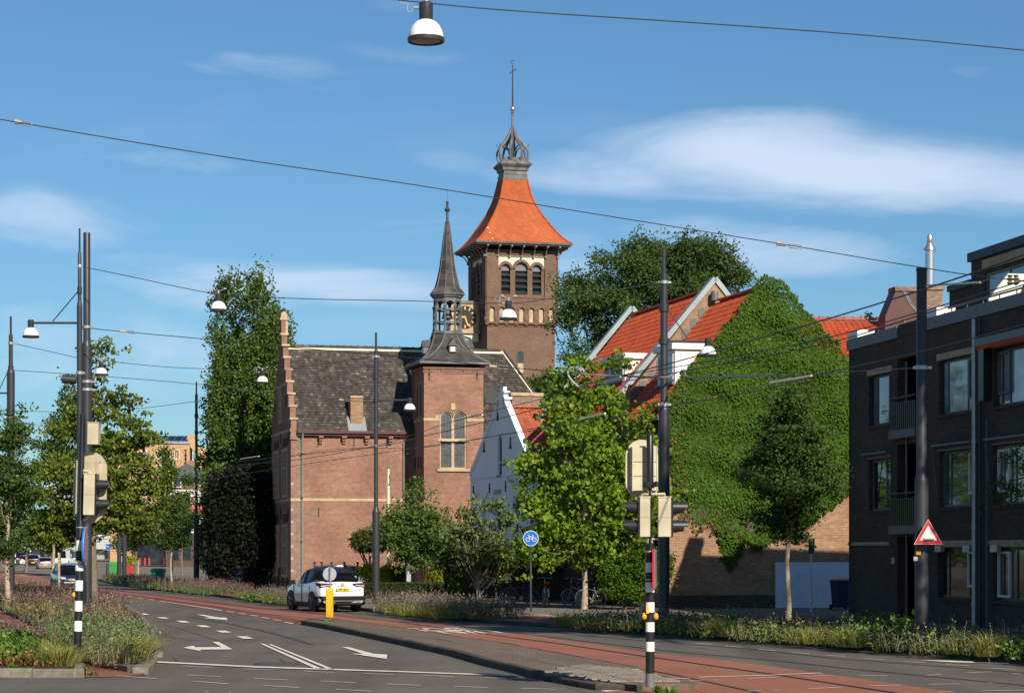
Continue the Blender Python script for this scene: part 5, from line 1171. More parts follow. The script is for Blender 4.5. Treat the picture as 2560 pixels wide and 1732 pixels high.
# wheelie bin by the white wall
t = thing('wheelie_bin', 'dark blue wheelie bin tucked between the white wall and the dark flats', 'bin', (xg0 * 0 + I1.f(2100, 1500, -1.2)[0] * 0, 0, 0))
bp = P(2103, 1500, 84); t.location = (bp.x, 84, .12); t.rotation_euler = (0, 0, R(14))
b = MB(); b.rings([[(x_ * s_, y_ * s_, z_) for x_, y_ in ((-.3, -.35), (.3, -.35), (.3, .35), (-.3, .35))] for s_, z_ in ((.8, .08), (1, .98), (1.05, .99), (1.05, 1.03))]); b.build('bin_body', plain('bin_blue', (.012, .025, .075)), t)
b = MB(); b.rings([[(x_ * s_, y_ * s_, z_) for x_, y_ in ((-.3, -.35), (.3, -.35), (.3, .35), (-.3, .35))] for s_, z_ in ((1.08, 1.035), (1.0, 1.1), (.7, 1.14))]); b.build('lid', M['black'], t)
b = MB(); b.tube([(-.25, .42, .98), (.25, .42, .98)], .02, 6); b.build('handle', M['black'], t)
for s_ in (-1, 1): b = MB(); b.tube([(s_ * .26, .3, .1), (s_ * .32, .3, .1)], .1, 12); b.build('wheel', M['rubber'], t)

# ---------------------------------------------------------------- far buildings on the left
def far_windows(par, fr_, lst, m_g, fm=M['white'], depth=0, mull=()):
    for q in lst: window(par, rc(*fr_.rect(*q, depth)), depth, fr=.09, fm=fm, gm=m_g, deep=-.08, th=.1, mull=mull)
B1 = Frame((275 - CX) * 430 / F, 430, 6.0, 'apartment_block', 'far tan brick apartment block with solar panels on its flat roof', 'building')
e = B1.e; xr_ = B1.f(474, 1150)[0]; zt = B1.f(380, 1109)[1]
b = MB(); b.box(0, xr_, 0, 14, 0, zt); b.build('walls', M['brick_tan'], e)
b = MB(); b.prism([(xr_ - .4, zt), (xr_ + 7.3, zt - 8), (xr_ + 7.3, zt - 1.2), (xr_ + 1.3, zt - .4), (xr_ + .6, zt + 1.9), (xr_ - .2, zt + 2.0), (xr_ - 1.2, zt + .3)], 2, 14); b.build('raking_parapet', M['brick_tan'], e)
b = MB(); b.box(-.2, xr_ + .1, -.25, .05, zt, zt + .5); b.build('roof_edge', M['zinc'], e)
sp_x = [B1.f(x, 1100)[0] for x in (358, 376, 394, 412, 431, 450, 467)]
for a_, c_ in zip(sp_x, sp_x[1:]):
    b = MB(); b.add([(a_ + .08, .6, zt + .5), (c_ - .08, .6, zt + .5), (c_ + .6, 3.6, zt + 1.7), (a_ + .75, 3.6, zt + 1.7), (a_ + .08, .7, zt + .35), (c_ - .08, .7, zt + .35), (c_ + .6, 3.7, zt + 1.55), (a_ + .75, 3.7, zt + 1.55)],
                    [(0, 1, 2, 3), (7, 6, 5, 4), (0, 4, 5, 1), (1, 5, 6, 2), (2, 6, 7, 3), (3, 7, 4, 0)]); b.build('solar_panel', glass('solar_glass', (.012, .018, .05)), e)
gv = MB(); gv.box(-.12, .12, -.06, 0, zt - 9.2, zt - .3); gvm = gv.mesh('wall_rib', M['brick_tan'])
for k in range(int(xr_ / .72)): link('wall_rib', gvm, e, loc=(.3 + k * .72, -.001, 0))
far_windows(e, B1, [(332, 344.5, 1124, 1147), (354, 367, 1124, 1147), (390, 403, 1123, 1147), (413, 425.5, 1123, 1147), (436, 448.5, 1123, 1147), (346, 367, 1162, 1190), (390, 411, 1162, 1190), (413, 434, 1205, 1235), (346, 367, 1205, 1235)], M['blind'])
B2 = Frame((470 - CX) * 410 / F, 410, 6.0, 'brick_block', 'far brown block with a flat roof behind the domed pavilion', 'building')
e = B2.e
b = MB(); b.box(0, 7, 0, 10, 0, B2.f(500, 1151)[1]); b.build('walls', brick('brick_rust', (.30, .14, .09), (.24, .11, .07), (.3, .2, .14)), e)
far_windows(e, B2, [(482, 488, 1131, 1150), (492, 503, 1166, 1180)], M['glass']); 
b = MB(); b.box(1.6, 2.1, 2, 2.6, B2.f(500, 1151)[1], B2.f(500, 1139)[1]); b.build('roof_vent', M['black'], e)
# pavilion-roofed corner house
C1 = Frame((414 - CX) * 300 / F, 300, 10, 'corner_house', 'corner house with pyramidal metal roof, brown upper floor and white ground floor', 'house')
e = C1.e; xw = C1.f(560, 1300)[0]; zc = C1.f(470, 1196)[1]; za_ = C1.f(464, 1158, 4)[1]; xa = C1.f(464, 1158, 4)[0]; zw = C1.f(470, 1224)[1]
b = MB(); b.box(.2, xw, .2, 9, zw, zc); b.build('attic_wall', plain('brown_cladding', (.16, .085, .06), var=.1), e)
b = MB(); b.box(-.1, xw, -.1, 9, zw - .9, zw); b.build('white_cornice', M['white'], e)
zw2 = C1.f(470, 1270)[1]
b = MB(); b.box(.1, xw, .1, 9, zw2, zw - .9); b.build('middle_wall', brick('brick_pink', (.36, .17, .12), (.30, .13, .1), (.4, .26, .2)), e)
b = MB(); b.box(0, xw, 0, 9, 4.6, zw2); b.build('white_band_wall', M['white'], e)
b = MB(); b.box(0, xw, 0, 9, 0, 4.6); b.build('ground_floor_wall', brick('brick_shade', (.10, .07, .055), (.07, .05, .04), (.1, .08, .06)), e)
b = MB(); b.add([(-.7, -.7, zc), (xw, -.7, zc), (xw, 8.7, zc), (-.7, 8.7, zc), (xa, 4, za_)], [(0, 1, 4), (1, 2, 4), (2, 3, 4), (3, 0, 4), (0, 3, 2, 1)]); rf = b.build('roof', plain('green_zinc', (.105, .115, .095), rough=.6, var=.2, metal=.1), e)
for t_ in (.2, .4, .6, .8):
    p = Vector((-.7 + (xw + .7) * t_, -.7, zc)); q = Vector((xa, 4, za_)); b = MB(); b.tube([p.lerp(q, .0), p.lerp(q, .93)], .06, 4); b.build('standing_seam', M['lead'], rf)
b = MB(); b.lathe([(.22, 0), (.2, .3), (.08, .4), (.15, .7), (.2, .85), (.08, 1.0), (.17, 1.25), (.2, 1.4), (.08, 1.5), (.1, 1.9), (.25, 2.0), (.1, 2.05)], 10, (xa, 4, za_ - .2)); b.build('roof_finial', M['dark_wood'], e)
far_windows(e, C1, [(431, 453, 1196.5, 1218), (499, 512, 1198, 1224)], M['glass'])
far_windows(e, C1, [(430, 446, 1232, 1262), (463, 478, 1232, 1262), (496, 512, 1232, 1262)], M['glass'])
far_windows(e, C1, [(425, 448, 1310, 1400), (455, 478, 1310, 1400), (490, 515, 1310, 1400)], M['glass'], fm=M['mast'])
b = MB(); b.box(-.3, xw, -1.2, .1, zw2 - .4, zw2); b.build('red_canopy', M['red_soft'], e)
D1_ = Frame((330 - CX) * 330 / F, 330, 10, 'dark_shopfront', 'low dark shopfront with red posts and a white base at the far corner', 'shop')
e = D1_.e; xs = D1_.f(418, 1400)[0]; zs_ = D1_.f(380, 1300)[1]
b = MB(); b.box(0, xs, .5, 8, 0, zs_); b.build('shop_wall', brick('brick_far', (.22, .12, .09), (.16, .09, .07), (.25, .16, .12)), e)
b = MB(); b.box(0, xs, .3, .5, 0, 4.2); b.build('shop_window', M['glass'], e)
b = MB(); b.box(.8, xs - 1.5, .0, .3, 0, D1_.f(380, 1414)[1]); b.build('white_base', M['white'], e)
for x_ in (349, 362, 373, 411): q = D1_.f(x_, 1400)[0]; b = MB(); b.box(q - .12, q + .12, -.1, .1, 0, D1_.f(x_, 1394)[1]); b.build('red_post', M['red_soft'], e)
far_windows(e, D1_, [(340, 352, 1318, 1340), (362, 374, 1318, 1340), (384, 396, 1318, 1340)], M['glass'])
# concrete viaduct across the far end of the street
v = thing('viaduct', 'pale concrete viaduct crossing the far end of the street', 'bridge', (P(45, 1375, 560).x, 560, 0))
b = MB(); b.box(-14, 30, 0, 8, 2.6, 5.2); b.build('deck', plain('concrete', (.42, .42, .40)), v)
for x_ in (-12, 4, 20): b = MB(); b.box(x_ - 1, x_ + 1, 2, 6, 0, 2.6); b.build('pier', plain('concrete', (.3, .3, .29)), v)
b = MB(); b.box(-14, 30, -.2, 0, 5.2, 6.2); b.build('parapet', plain('concrete', (.45, .45, .44)), v)
# ---------------------------------------------------------------- street furniture
def lamp_parts(par, at, s_=1.0, d=.5):
    """dome luminaire hanging at a point: neck, white shade, dark rim, glass"""
    r = d / 2; x, y, z = at      # z = underside
    h = MB(); h.lathe([(.09 * s_, .30), (.095 * s_, .31), (.095 * s_, .53), (.08 * s_, .545), (.0, .55)], 20, (x, y, z)); h.build('lamp_housing', M['mast'], par, smooth=40)
    h = MB(); h.lathe([(r * .965, .06), (r * .95, .10), (r * .89, .16), (r * .76, .22), (r * .58, .27), (r * .40, .295), (.09, .30)], 32, (x, y, z), cap=False); h.build('lamp_shade', M['white_gloss'], par, smooth=60)
    h = MB(); h.lathe([(r * .86, .0), (r * 1.0, .0), (r * 1.02, .02), (r * 1.02, .055), (r * .95, .066)], 32, (x, y, z), cap=False); h.build('lamp_rim', M['mast'], par, smooth=40)
    h = MB(); h.lathe([(0, -.006), (r * .5, -.002), (r * .88, .012)], 32, (x, y, z), cap=False); h.build('lamp_glass', glass_l, par, smooth=60)
glass_l = plain('lamp_lens', (.22, .18, .13), rough=.25, spec=.6, var=.3, scale=8)
def hang_lamp(label, x, yb, Z, slope=0.0, s_=1.0):
    p = P(x, yb, Z); t = thing('hanging_lamp', label, 'street lamp', tuple(p), 0, 'dome lamps hung from span wires')
    lamp_parts(t, (0, 0, 0))
    b = MB(); b.tube([(0, 0, .54), (0, 0, .62)], .03, 8); b.tube([(-.17, 0, .70 - slope * -.17), (-.09, 0, .63), (.09, 0, .63), (.20, 0, .70 + slope * .2)], .012, 6); b.box(-.21, -.14, -.02, .02, .68 + slope * -.17, .72 + slope * -.17); b.box(.16, .24, -.02, .02, .67 + slope * .2, .71 + slope * .2); b.build('hanger', M['galv'], t)
    b = MB(); b.tube([(-.095, 0, .47), (-.17, 0, .47)], .02, 8); b.tube([(-.17, 0, .47), (-.2, 0, .42), (-.24, 0, .41), (-.26, 0, .46), (-.24, 0, .55)] + [(-.30 + .075 * math.cos(a), .0, .60 + .075 * math.sin(a)) for a in np.linspace(-.6, 5.4, 16)] + [(-.24, 0, .68)], .006, 5); b.build('supply_cable', M['galv'], t)
    return t
hang_lamp('large dome lamp hanging on the wire at the very top of the view', 1065, 106, 31)
hang_lamp('dome lamp hanging on the wire before the poplar top', 546, 778, 69)
hang_lamp('dome lamp hanging on the wire in front of the church tower', 1271, 800, 64)
hang_lamp('dome lamp hanging before the middle of the poplar, left of the gable', 656, 958, 96)
hang_lamp('small dome lamp half hidden in the lime tree top', 253, 938, 92)
hang_lamp('tiny dome lamp hanging over the road at the left edge', 20, 1050, 134)
def mast(label, x, Z, yt, arm=None, wide_y=None, r_low=.15, r_up=.09, ant=True, clampy=(), name='lamp_mast', z0=.12, grp='dark steel masts along the tramway', cat='mast'):
    """dark stepped pole; arm = (end x, y of the lamp's underside)"""
    ztp = hz(yt, Z) - z0; b0 = bpt(x, Z, z0); t = thing(name, label, cat, tuple(b0), 0, grp)
    zw = (hz(wide_y, Z) - z0) if wide_y else ztp * .35
    b = MB(); b.lathe([(r_low * 1.1, 0), (r_low * 1.1, .03), (r_low, .04), (r_low, zw - .08), (r_low * .97, zw - .02), (r_low * .8, zw + .06), (r_up * 1.04, zw + .12), (r_up, zw + .16), (r_up * .97, ztp - (.75 if ant else .02)), (r_up * .9, ztp - (.74 if ant else .0)), (.0, ztp - (.73 if ant else 0))], 20); b.build('pole', M['mast'], t, smooth=30)
    if ant: b = MB(); b.lathe([(r_up * .55, ztp - .75), (r_up * .5, ztp), (0, ztp)], 10); b.build('pole_tip', M['mast'], t, smooth=30)
    for y in clampy: z = hz(y, Z) - z0; b = MB(); rr = r_up if z > zw else r_low; b.lathe([(rr * 1.15, z - .05), (rr * 1.22, z - .04), (rr * 1.22, z + .04), (rr * 1.15, z + .05)], 16, cap=False); b.box(-rr * 1.6, rr * 1.9, -.03, .03, z - .03, z + .03); b.build('wire_clamp', M['galv'], t, smooth=30)
    if arm:
        xe, yl = arm; p = P(xe, yl, Z) - b0; za = p.z + .45; s_ = 1 if p.x > 0 else -1
        b = MB(); b.tube([(0, 0, za), (p.x - s_ * .09, 0, za)], .035, 8); b.lathe([(r_up * 1.35, za - .09), (r_up * 1.35, za + .09)], 14); b.build('lamp_arm', M['mast'], t, smooth=40)
        b = MB(); b.tube([(s_ * r_up, 0, za + .95), (p.x * .55, 0, za + .05)], .018, 6); b.lathe([(r_up * 1.35, za + .88), (r_up * 1.35, za + 1.1)], 14); b.build('arm_stay', M['galv'] if 0 else M['mast'], t, smooth=40)
        lamp_parts(t, (p.x, 0, p.z))
    return t
mast('thick tram mast beside the slim lamp mast at the left', 217, 72, 582, wide_y=862, r_low=.158, r_up=.115, ant=False, clampy=(818, 954, 974), name='tram_mast')
t = mast('slim lamp mast with a dome lamp on a left arm, beside the thick mast', 199, 69, 571, arm=(77, 844), wide_y=762, r_low=.085, r_up=.055, clampy=(666, 932))
cz = hz(950, 69) - .12; b = MB(); b.tube([(-.08, -.1, cz), (-.42, -.14, cz + .02)], .12, 14); b.tube([(-.4, -.14, cz + .02), (-.5, -.15, cz + .03)], .135, 14); b.build('traffic_camera', M['mast'], t, smooth=40)
b = MB(); b.tube([(-.5, -.15, cz + .03), (-.505, -.15, cz + .03)], .09, 14); b.build('camera_lens', M['glass'], t)
mast('dark lamp mast at the left edge behind the street tree', 27, 92, 791, arm=(-30, 1010), wide_y=928, r_low=.16, r_up=.085, clampy=(858, 1045))
mast('dark lamp mast right of the white SUV with a dome lamp on a right arm', 940, 94, 831, arm=(1024, 1027), wide_y=1277, r_low=.155, r_up=.085, clampy=(891, 1115))
mast('far dark lamp mast in front of the poplar with a small dome lamp', 491, 134, 954, arm=(555, 1100), wide_y=1290, r_low=.17, r_up=.085, clampy=(1004, 1190))
mast('dark lamp mast before the ivy clad house with a dome lamp on a right arm', 1660, 67, 622, arm=(1770, 891), wide_y=1020, r_low=.165, r_up=.11, clampy=(706, 1011))
t = mast('massive dark mast carrying the triangular tram warning sign', 2304, 50.5, 671, wide_y=1195, r_low=.155, r_up=.118, ant=False, clampy=(919,), name='tram_mast')
b = MB(); zq_ = hz(671, 50.5) - .12; b.lathe([(.125, zq_ - .06), (.125, zq_ + .01), (0, zq_ + .01)], 16); b.build('pole_cap', M['mast'], t)
for y_, m_k, w_2 in ((1381, 'orange', .05), (1396, 'sign_grey', .045)): q = P(2297 if m_k == 'orange' else 2290, y_, 50.3) - t.location; b = MB(); b.box(q.x - w_2, q.x + w_2, -.165, -.155, q.z - .045, q.z + .045); b.build('sticker', M[m_k], t)
for x, Z, yt, xe, yl in ((309, 175, 1068, 358, 1163),): mast('distant lamp mast rising among the lime tree leaves', x, Z, yt, arm=(xe, yl), r_low=.12, r_up=.08)
for x, Z, yt, lb_ in ((298, 160, 1330, 'left of two plain dark posts beside the round golden shrub'), (311, 155, 1330, 'right of two plain dark posts beside the round golden shrub')):
    t = thing('steel_post', lb_, 'post', tuple(bpt(x, Z, .12)), 0, 'plain posts'); b = MB(); b.lathe([(.15, 0), (.15, 6), (0, 6)], 14); b.build('post', M['mast'], t, smooth=40)
t = thing('thin_pole', 'thin grey pole right of the far mast before the poplar', 'pole', tuple(bpt(515, 150, .12))); b = MB(); b.lathe([(.05, 0), (.05, hz(1275, 150) - .12), (0, hz(1275, 150) - .12)], 8); b.build('pole', M['mast'], t)
# tram warning triangle
t = thing('tram_warning_sign', 'red and white triangular sign with a tram pictogram', 'sign', tuple(P(2316, 1335, 50.3)), R(2))
def tri_(s_, r_=.0): h = s_ * math.sqrt(3) / 2; return [(-s_ / 2, -h * .40), (s_ / 2, -h * .40), (0, h * .60)]
def sheetxz(outer, y0, y1, m, nm, par, holes=()): b = MB(); b.prism(outer, y0, y1, holes=holes); return b.build(nm, m, par)
sz = 72 * 50.3 / F
sheetxz(tri_(sz), -.19, -.175, M['white'], 'sign_plate', t); sheetxz(tri_(sz * .965), -.195, -.19, M['red'], 'red_border', t, holes=[tri_(sz * .60)]); sheetxz(tri_(sz * .60), -.194, -.1902, M['white'], 'sign_field', t)
b = MB(); b.box(-.125, .125, -.198, -.194, -.150, -.118); b.box(-.125, .125, -.198, -.194, -.100, -.092)
for k in range(8): b.box(-.125 + k * .034, -.112 + k * .034, -.198, -.194, -.120, -.098)
b.tube([(-.09, -.196, -.092), (-.055, -.196, -.06), (-.09, -.196, -.035), (-.12, -.196, -.06), (-.085, -.196, -.092)], .004, 4)
for q in (-.08, .06): b.box(q - .03, q + .03, -.198, -.194, -.162, -.152)
b.build('tram_pictogram', M['black'], t)
b = MB(); b.box(-.06, .02, -.175, -.0, .03, .05); b.box(-.06, .02, -.175, -.0, -.12, -.10); b.build('bracket', M['galv'], t)
# signal poles
def bands(par, r, h0, pitch, n, z_grey, m_top='black'):
    b = MB(); b.lathe([(r * 1.02, 0), (r * 1.02, z_grey)], 24); b.build('pole_foot', M['grey_paint'], par, smooth=40)
def signal_box(par, x, y, z, w_, d, h, dirx, name='signal_head'):
    """two-lamp head seen from the side, visors pointing along dirx (+1 right, -1 left)"""
    s_ = link(name, None, par, loc=(x, y, z))
    b = MB(); b.box(-w_ / 2, w_ / 2, -d / 2, d / 2, 0, h * .49); b.box(-w_ / 2, w_ / 2, -d / 2, d / 2, h * .496, h); b.box(-w_ / 2 - .012, w_ / 2 + .012, -d / 2 - .008, d / 2 + .008, h, h + .022); b.build('housing', M['signal'], s_)
    e0 = dirx * (w_ / 2)
    b = MB(); b.box(min(e0, e0 + dirx * .03), max(e0, e0 + dirx * .03), -d / 2 - .01, d / 2 + .01, -.01, h + .01); b.build('front_panel', M['black'], s_)
    for q in (.26, .74):
        b = MB(); n = 20; rings_ = []
        for t_, rr in ((0, .105), (.24, .085)):
            rings_.append([(e0 + dirx * (.03 + t_ * (1.0 if math.sin(a) > -.2 else .75)), rr * math.cos(a), h * q + rr * math.sin(a) + t_ * .04 - .0) for a in [2 * pi * i / n for i in range(n)]])
        b.rings(rings_, cap=False); b.build('visor', M['black_m'], s_, smooth=60)
        b = MB(); b.lathe([(.1, 0), (.08, .02), (0, .03)], 16); me = b.mesh('lens', M['glass']); link('lens', me, s_, mat=Matrix.Translation((e0 + dirx * .031, 0, h * q)) @ Matrix.Rotation(dirx * pi / 2, 4, 'Y'))
    return s_
M['black_m'] = plain('visor_black', (.022, .022, .025), rough=.4, var=.05)
def shield(par, c, w_, h, ang, fr_w=.0):
    """round-ended backing board standing at an angle, seen from behind"""
    s_ = link('backing_board', None, par, loc=c, rot=(0, 0, ang)); r = w_ / 2
    ol = [(r * math.cos(a), h / 2 - r + r * math.sin(a)) for a in np.linspace(0, pi, 14)] + [(r * math.cos(a), -h / 2 + r + r * math.sin(a)) for a in np.linspace(pi, 2 * pi, 14)]
    b = MB(); b.prism(ol, 0, .02); b.build('board', M['signal'], s_)
    b = MB(); b.box(-.20, .20, -.16, 0, -h * .36, h * .36); b.box(-.215, -.20, -.17, 0, -h * .37, h * .37); b.box(.20, .215, -.17, 0, -h * .37, h * .37); b.build('rear_housing', M['signal'], s_)
    for q in (-h * .12, h * .12): b = MB(); b.box(-.2, .2, -.165, -.155, q - .006, q + .006); b.build('seam', M['grey_paint'], s_)
    for q in (-h * .3, -h * .1, h * .1, h * .3): b = MB(); b.box(-.225, -.215, -.12, -.10, q - .01, q + .01); b.build('bolt', M['grey_paint'], s_)
    for q in (-h * .37, h * .37): b = MB(); b.box(-.24, .24, -.06, -.02, q - .02, q + .02); b.build('hinge', M['signal'], s_)
    return s_
Zp = GZ(1716, .11); t = thing('traffic_signal', 'right traffic signal pole with black and white bands, seen from behind', 'traffic signal', tuple(G(1625, 1716, .105)), 0, 'traffic signal poles')
k1 = Zp / F; zz_ = lambda y: (1716 - y) * k1; xx_ = lambda x: (x - 1625) * k1
r = 11.3 * k1
b = MB(); b.lathe([(r, 0), (r, zz_(1682))], 24); b.build('pole_foot', M['grey_paint'], t, smooth=40)
b = MB(); b.lathe([(r * .985, zz_(1682)), (r * .985, zz_(1360)), (r * .6, zz_(1357)), (0, zz_(1357))], 24); b.build('pole', M['black'], t, smooth=40)
for ya, yb in ((1603, 1627), (1554, 1578), (1504, 1529), (1454, 1479), (1405, 1429)):
    b = MB(); b.lathe([(r * 1.01, zz_(yb)), (r * 1.01, zz_(ya))], 24, cap=False); b.build('white_band', M['white'], t, smooth=40)
b = MB(); b.lathe([(r * .78, zz_(1205)), (r * .78, zz_(1090)), (r * .6, zz_(1086)), (0, zz_(1086))], 20); b.lathe([(r * .42, zz_(1360)), (r * .42, zz_(1205))], 16); b.build('upper_pole', M['black'], t, smooth=40)
shield(t, (xx_(1607), .28, zz_(1170)), 86 * k1, 150 * k1, R(14))
signal_box(t, xx_(1611), -.06, zz_(1340), 25 * k1, .26, 97 * k1, -1); signal_box(t, xx_(1661), .0, zz_(1340), 32 * k1, .26, 97 * k1, 1)
b = MB()
for s_ in (-1, 1): b.tube([(s_ * .02, 0, zz_(1222)), (s_ * .02, 0, zz_(1234)), (s_ * (.13 if s_ < 0 else .24), 0, zz_(1233)), (s_ * (.13 if s_ < 0 else .24), 0, zz_(1240))], .022, 7); b.tube([(s_ * .03, 0, zz_(1356)), (s_ * .03, 0, zz_(1346)), (s_ * .14, 0, zz_(1346))], .02, 7)
b.build('head_bracket', M['signal'], t, smooth=50)
b = MB(); b.tube([(-.02, -.08, zz_(1212)), (-.10, -.16, zz_(1211))], .05, 10); b.tube([(.02, -.06, zz_(1212)), (.11, -.12, zz_(1208))], .045, 10); b.box(-.06, .06, -.08, 0, zz_(1219), zz_(1213)); b.build('detector', M['black_m'], t, smooth=50)
b = MB(); b.box(-r * .9, -r * .35, -r - .005, -r + .03, zz_(1532), zz_(1512)); b.build('sticker', M['yellow'], t)
for s_ in (-1, 1): b = MB(); b.lathe([(0, -.055), (.035, -.04), (.045, 0), (.03, .05), (0, .065)], 12, (s_ * (r + .02), -.02, zz_(1540)), cap=False); b.build('push_button', M['orange'], t, smooth=60)
b = MB(); b.box(-.15, -r, 0, .1, zz_(1550), zz_(1505)); b.build('button_box', M['black'], t)
s_ = link('edge_on_sign', None, t, loc=(xx_(1641), .05, zz_(1420)), rot=(0, 0, R(84)))
b = MB(); h = 48 * k1; ol = [(-.30, -h), (.30, -h), (.30, h), (-.30, h)]; b.prism(ol, 0, .02); b.build('sign_plate', M['grey_paint'], s_)
b = MB(); b.prism([(a * 1.04, c * 1.02) for a, c in ol], .02, .05, holes=[[(a * .9, c * .93) for a, c in ol]]); b.build('red_rim', M['red'], s_)
b = MB(); b.box(.0, .1, -.02, .02, zz_(1379), zz_(1375)); b.box(.0, .1, -.02, .02, zz_(1450), zz_(1446)); b.lathe([(r * 1.04, zz_(1379)), (r * 1.04, zz_(1375))], 20, cap=False); b.lathe([(r * 1.04, zz_(1449)), (r * 1.04, zz_(1446))], 20, cap=False); b.build('steel_strap', M['galv'], t)
# left signal pole
Zl = GZ(1655, .12); k1 = Zl / F; zz_ = lambda y: (1655 - y) * k1; xx_ = lambda x: (x - 193) * k1; r = 10.2 * k1
t = thing('traffic_signal', 'left traffic signal pole with black and white bands among the flowers', 'traffic signal', tuple(G(193, 1655, .12)), 0, 'traffic signal poles')
t.rotation_euler = (0, R(1.25), 0)
b = MB(); b.lathe([(r, 0), (r, zz_(1633))], 24); b.build('pole_foot', M['grey_paint'], t, smooth=40)
b = MB(); b.lathe([(r * .985, zz_(1633)), (r * .95, zz_(1290)), (r * .7, zz_(1280)), (r * .7, zz_(1036)), (0, zz_(1034))], 24); b.build('pole', M['black'], t, smooth=40)
for ya, yb in ((1551, 1577), (1501, 1527), (1450, 1476), (1401, 1426), (1350, 1376)):
    b = MB(); b.lathe([(r * 1.01, zz_(yb)), (r * 1.0, zz_(ya))], 24, cap=False); b.build('white_band', M['white'], t, smooth=40)
shield(t, (xx_(211), .16, zz_(1217)), 92 * k1, 180 * k1, R(-16))
signal_box(t, xx_(219), -.08, zz_(1286), 28 * k1, .28, 101 * k1, 1)
b = MB(); b.box(xx_(209), xx_(236), -.12, .1, zz_(1110), zz_(1057)); b.box(xx_(208), xx_(237), -.13, .11, zz_(1057), zz_(1055)); b.build('control_box', M['signal'], t)
b = MB(); b.tube([(0, 0, zz_(1176)), (.16, -.05, zz_(1178)), (.2, -.06, zz_(1184))], .03, 7); b.tube([(0, 0, zz_(1300)), (.14, -.05, zz_(1297)), (.18, -.06, zz_(1288))], .03, 7); b.build('head_bracket', M['signal'], t, smooth=50)
b = MB(); b.lathe([(0, -.05), (.035, -.035), (.042, 0), (.028, .045), (0, .06)], 12, (-r - .01, -.02, zz_(1487)), cap=False); b.build('push_button', M['orange'], t, smooth=60)
b = MB(); b.box(r, r + .05, 0, .1, zz_(1505), zz_(1452)); b.build('button_box', M['black'], t)
b = MB()
for y in (1319, 1411): b.lathe([(r * 1.04, zz_(y)), (r * 1.04, zz_(y - 3))], 20, cap=False); b.box(0, r + .06, -.02, .02, zz_(y), zz_(y - 3))
b.build('steel_strap', M['galv'], t)
def disc(r_, n=36, c=(0, 0)): return [(c[0] + r_ * math.cos(2 * pi * i / n), c[1] + r_ * math.sin(2 * pi * i / n)) for i in range(n)]
s_ = link('edge_on_sign', None, t, loc=(xx_(209), .0, zz_(1365)), rot=(0, 0, R(94)))
b = MB(); b.prism(disc(48 * k1), 0, .015); b.build('sign_plate', plain('weathered_back', (.25, .2, .22), var=.4, scale=14), s_)
b = MB(); b.prism(disc(49 * k1), .015, .045, holes=[disc(45 * k1)]); b.prism(disc(45 * k1), .03, .04); b.build('sign_face', M['blue'], s_)
# blue cycle path sign
def bike_pict(par, s_, y, m):
    b = MB(); T = lambda pts, r_=.035: b.tube([(p[0] * s_, y, p[1] * s_) for p in pts], r_ * s_, 5)
    for c in (-.38, .42): b.tube([(c * s_ + .24 * s_ * math.cos(a), y, -.16 * s_ + .24 * s_ * math.sin(a)) for a in np.linspace(0, 2 * pi, 21)[:-1]], .03 * s_, 5, closed=True)
    T([(-.38, -.16), (-.24, .22), (.10, -.14), (.42, -.16), (.24, .20), (-.22, .20)]); T([(.10, -.14), (.27, .30)]); T([(.17, .32), (.36, .32)]); T([(-.24, .22), (-.20, .40), (-.30, .40), (-.36, .32)])
    return b.build('bicycle_pictogram', m, par)
def cycle_sign(label, x, ys, Zs, r_, yb, z0=.12, face=True):
    t = thing('cycle_path_sign', label, 'sign', tuple(bpt(x, Zs, z0)), 0, 'round blue cycle path signs'); zc_ = hz(ys, Zs) - z0
    b = MB(); b.lathe([(.035, 0), (.035, zc_ * .62), (.024, zc_ * .63), (.024, zc_)], 10); b.build('pole', M['mast'], t, smooth=40)
    q = link('sign_disc', None, t, loc=(0, -.04, zc_)); sheetxz(disc(r_), 0, .015, M['white'], 'rim', q); sheetxz(disc(r_ * .93), -.004, 0, M['blue'], 'blue_field', q); bike_pict(q, r_ * 1.06, -.008, M['white'])
    return t
cycle_sign('blue round cycle sign on a grey post before the white house', 1327, 1345, 80.6, .275, 1529)
cycle_sign('small distant blue cycle sign left of the golden shrub', 272, 1367, 175, .26, 1420)
# direction bollard with round sign seen from behind
Zb = GZ(1551, .11); k1 = Zb / F; t = thing('traffic_bollard', 'yellow traffic bollard under a round sign on the tip of the median', 'bollard', tuple(G(824, 1551, .105)))
zz_ = lambda y: (1551 - y) * k1
b = MB(); b.lathe([(.038, 0), (.038, .3)], 14); b.build('post_foot', M['galv'], t, smooth=40)
b = MB(); b.rings([[(x_ * q, y_ * q, z_) for x_, y_ in ((-.1, -.09), (.1, -.09), (.12, 0), (.1, .09), (-.1, .09), (-.12, 0))] for q, z_ in ((.93, zz_(1542)), (1, zz_(1538)), (1, zz_(1474)), (.8, zz_(1469)), (.3, zz_(1467)))]); b.build('bollard_body', M['yellow'], t)
b = MB()
for q in (-.05, .05): b.box(q - .012, q + .012, -.104, -.085, zz_(1536), zz_(1476))
b.build('moulded_rib', M['yellow'], t)
b = MB(); b.lathe([(.028, zz_(1470)), (.028, zz_(1416)), (0, zz_(1415))], 12, (.025, -.05, 0)); b.build('sign_post', M['galv'], t, smooth=40)
q = link('round_sign', None, t, loc=(.0, .0, zz_(1434)), rot=(0, 0, R(-8)))
sheetxz(disc(17 * k1), 0, .012, M['sign_grey'], 'sign_back', q); b = MB(); b.prism(disc(17.8 * k1), .004, .03, holes=[disc(16.8 * k1)]); b.build('blue_rim', M['blue'], q)
b = MB(); b.box(-.02, .06, -.05, 0, .14, .17); b.box(-.02, .06, -.05, 0, -.17, -.14); b.build('bracket', M['galv'], q)
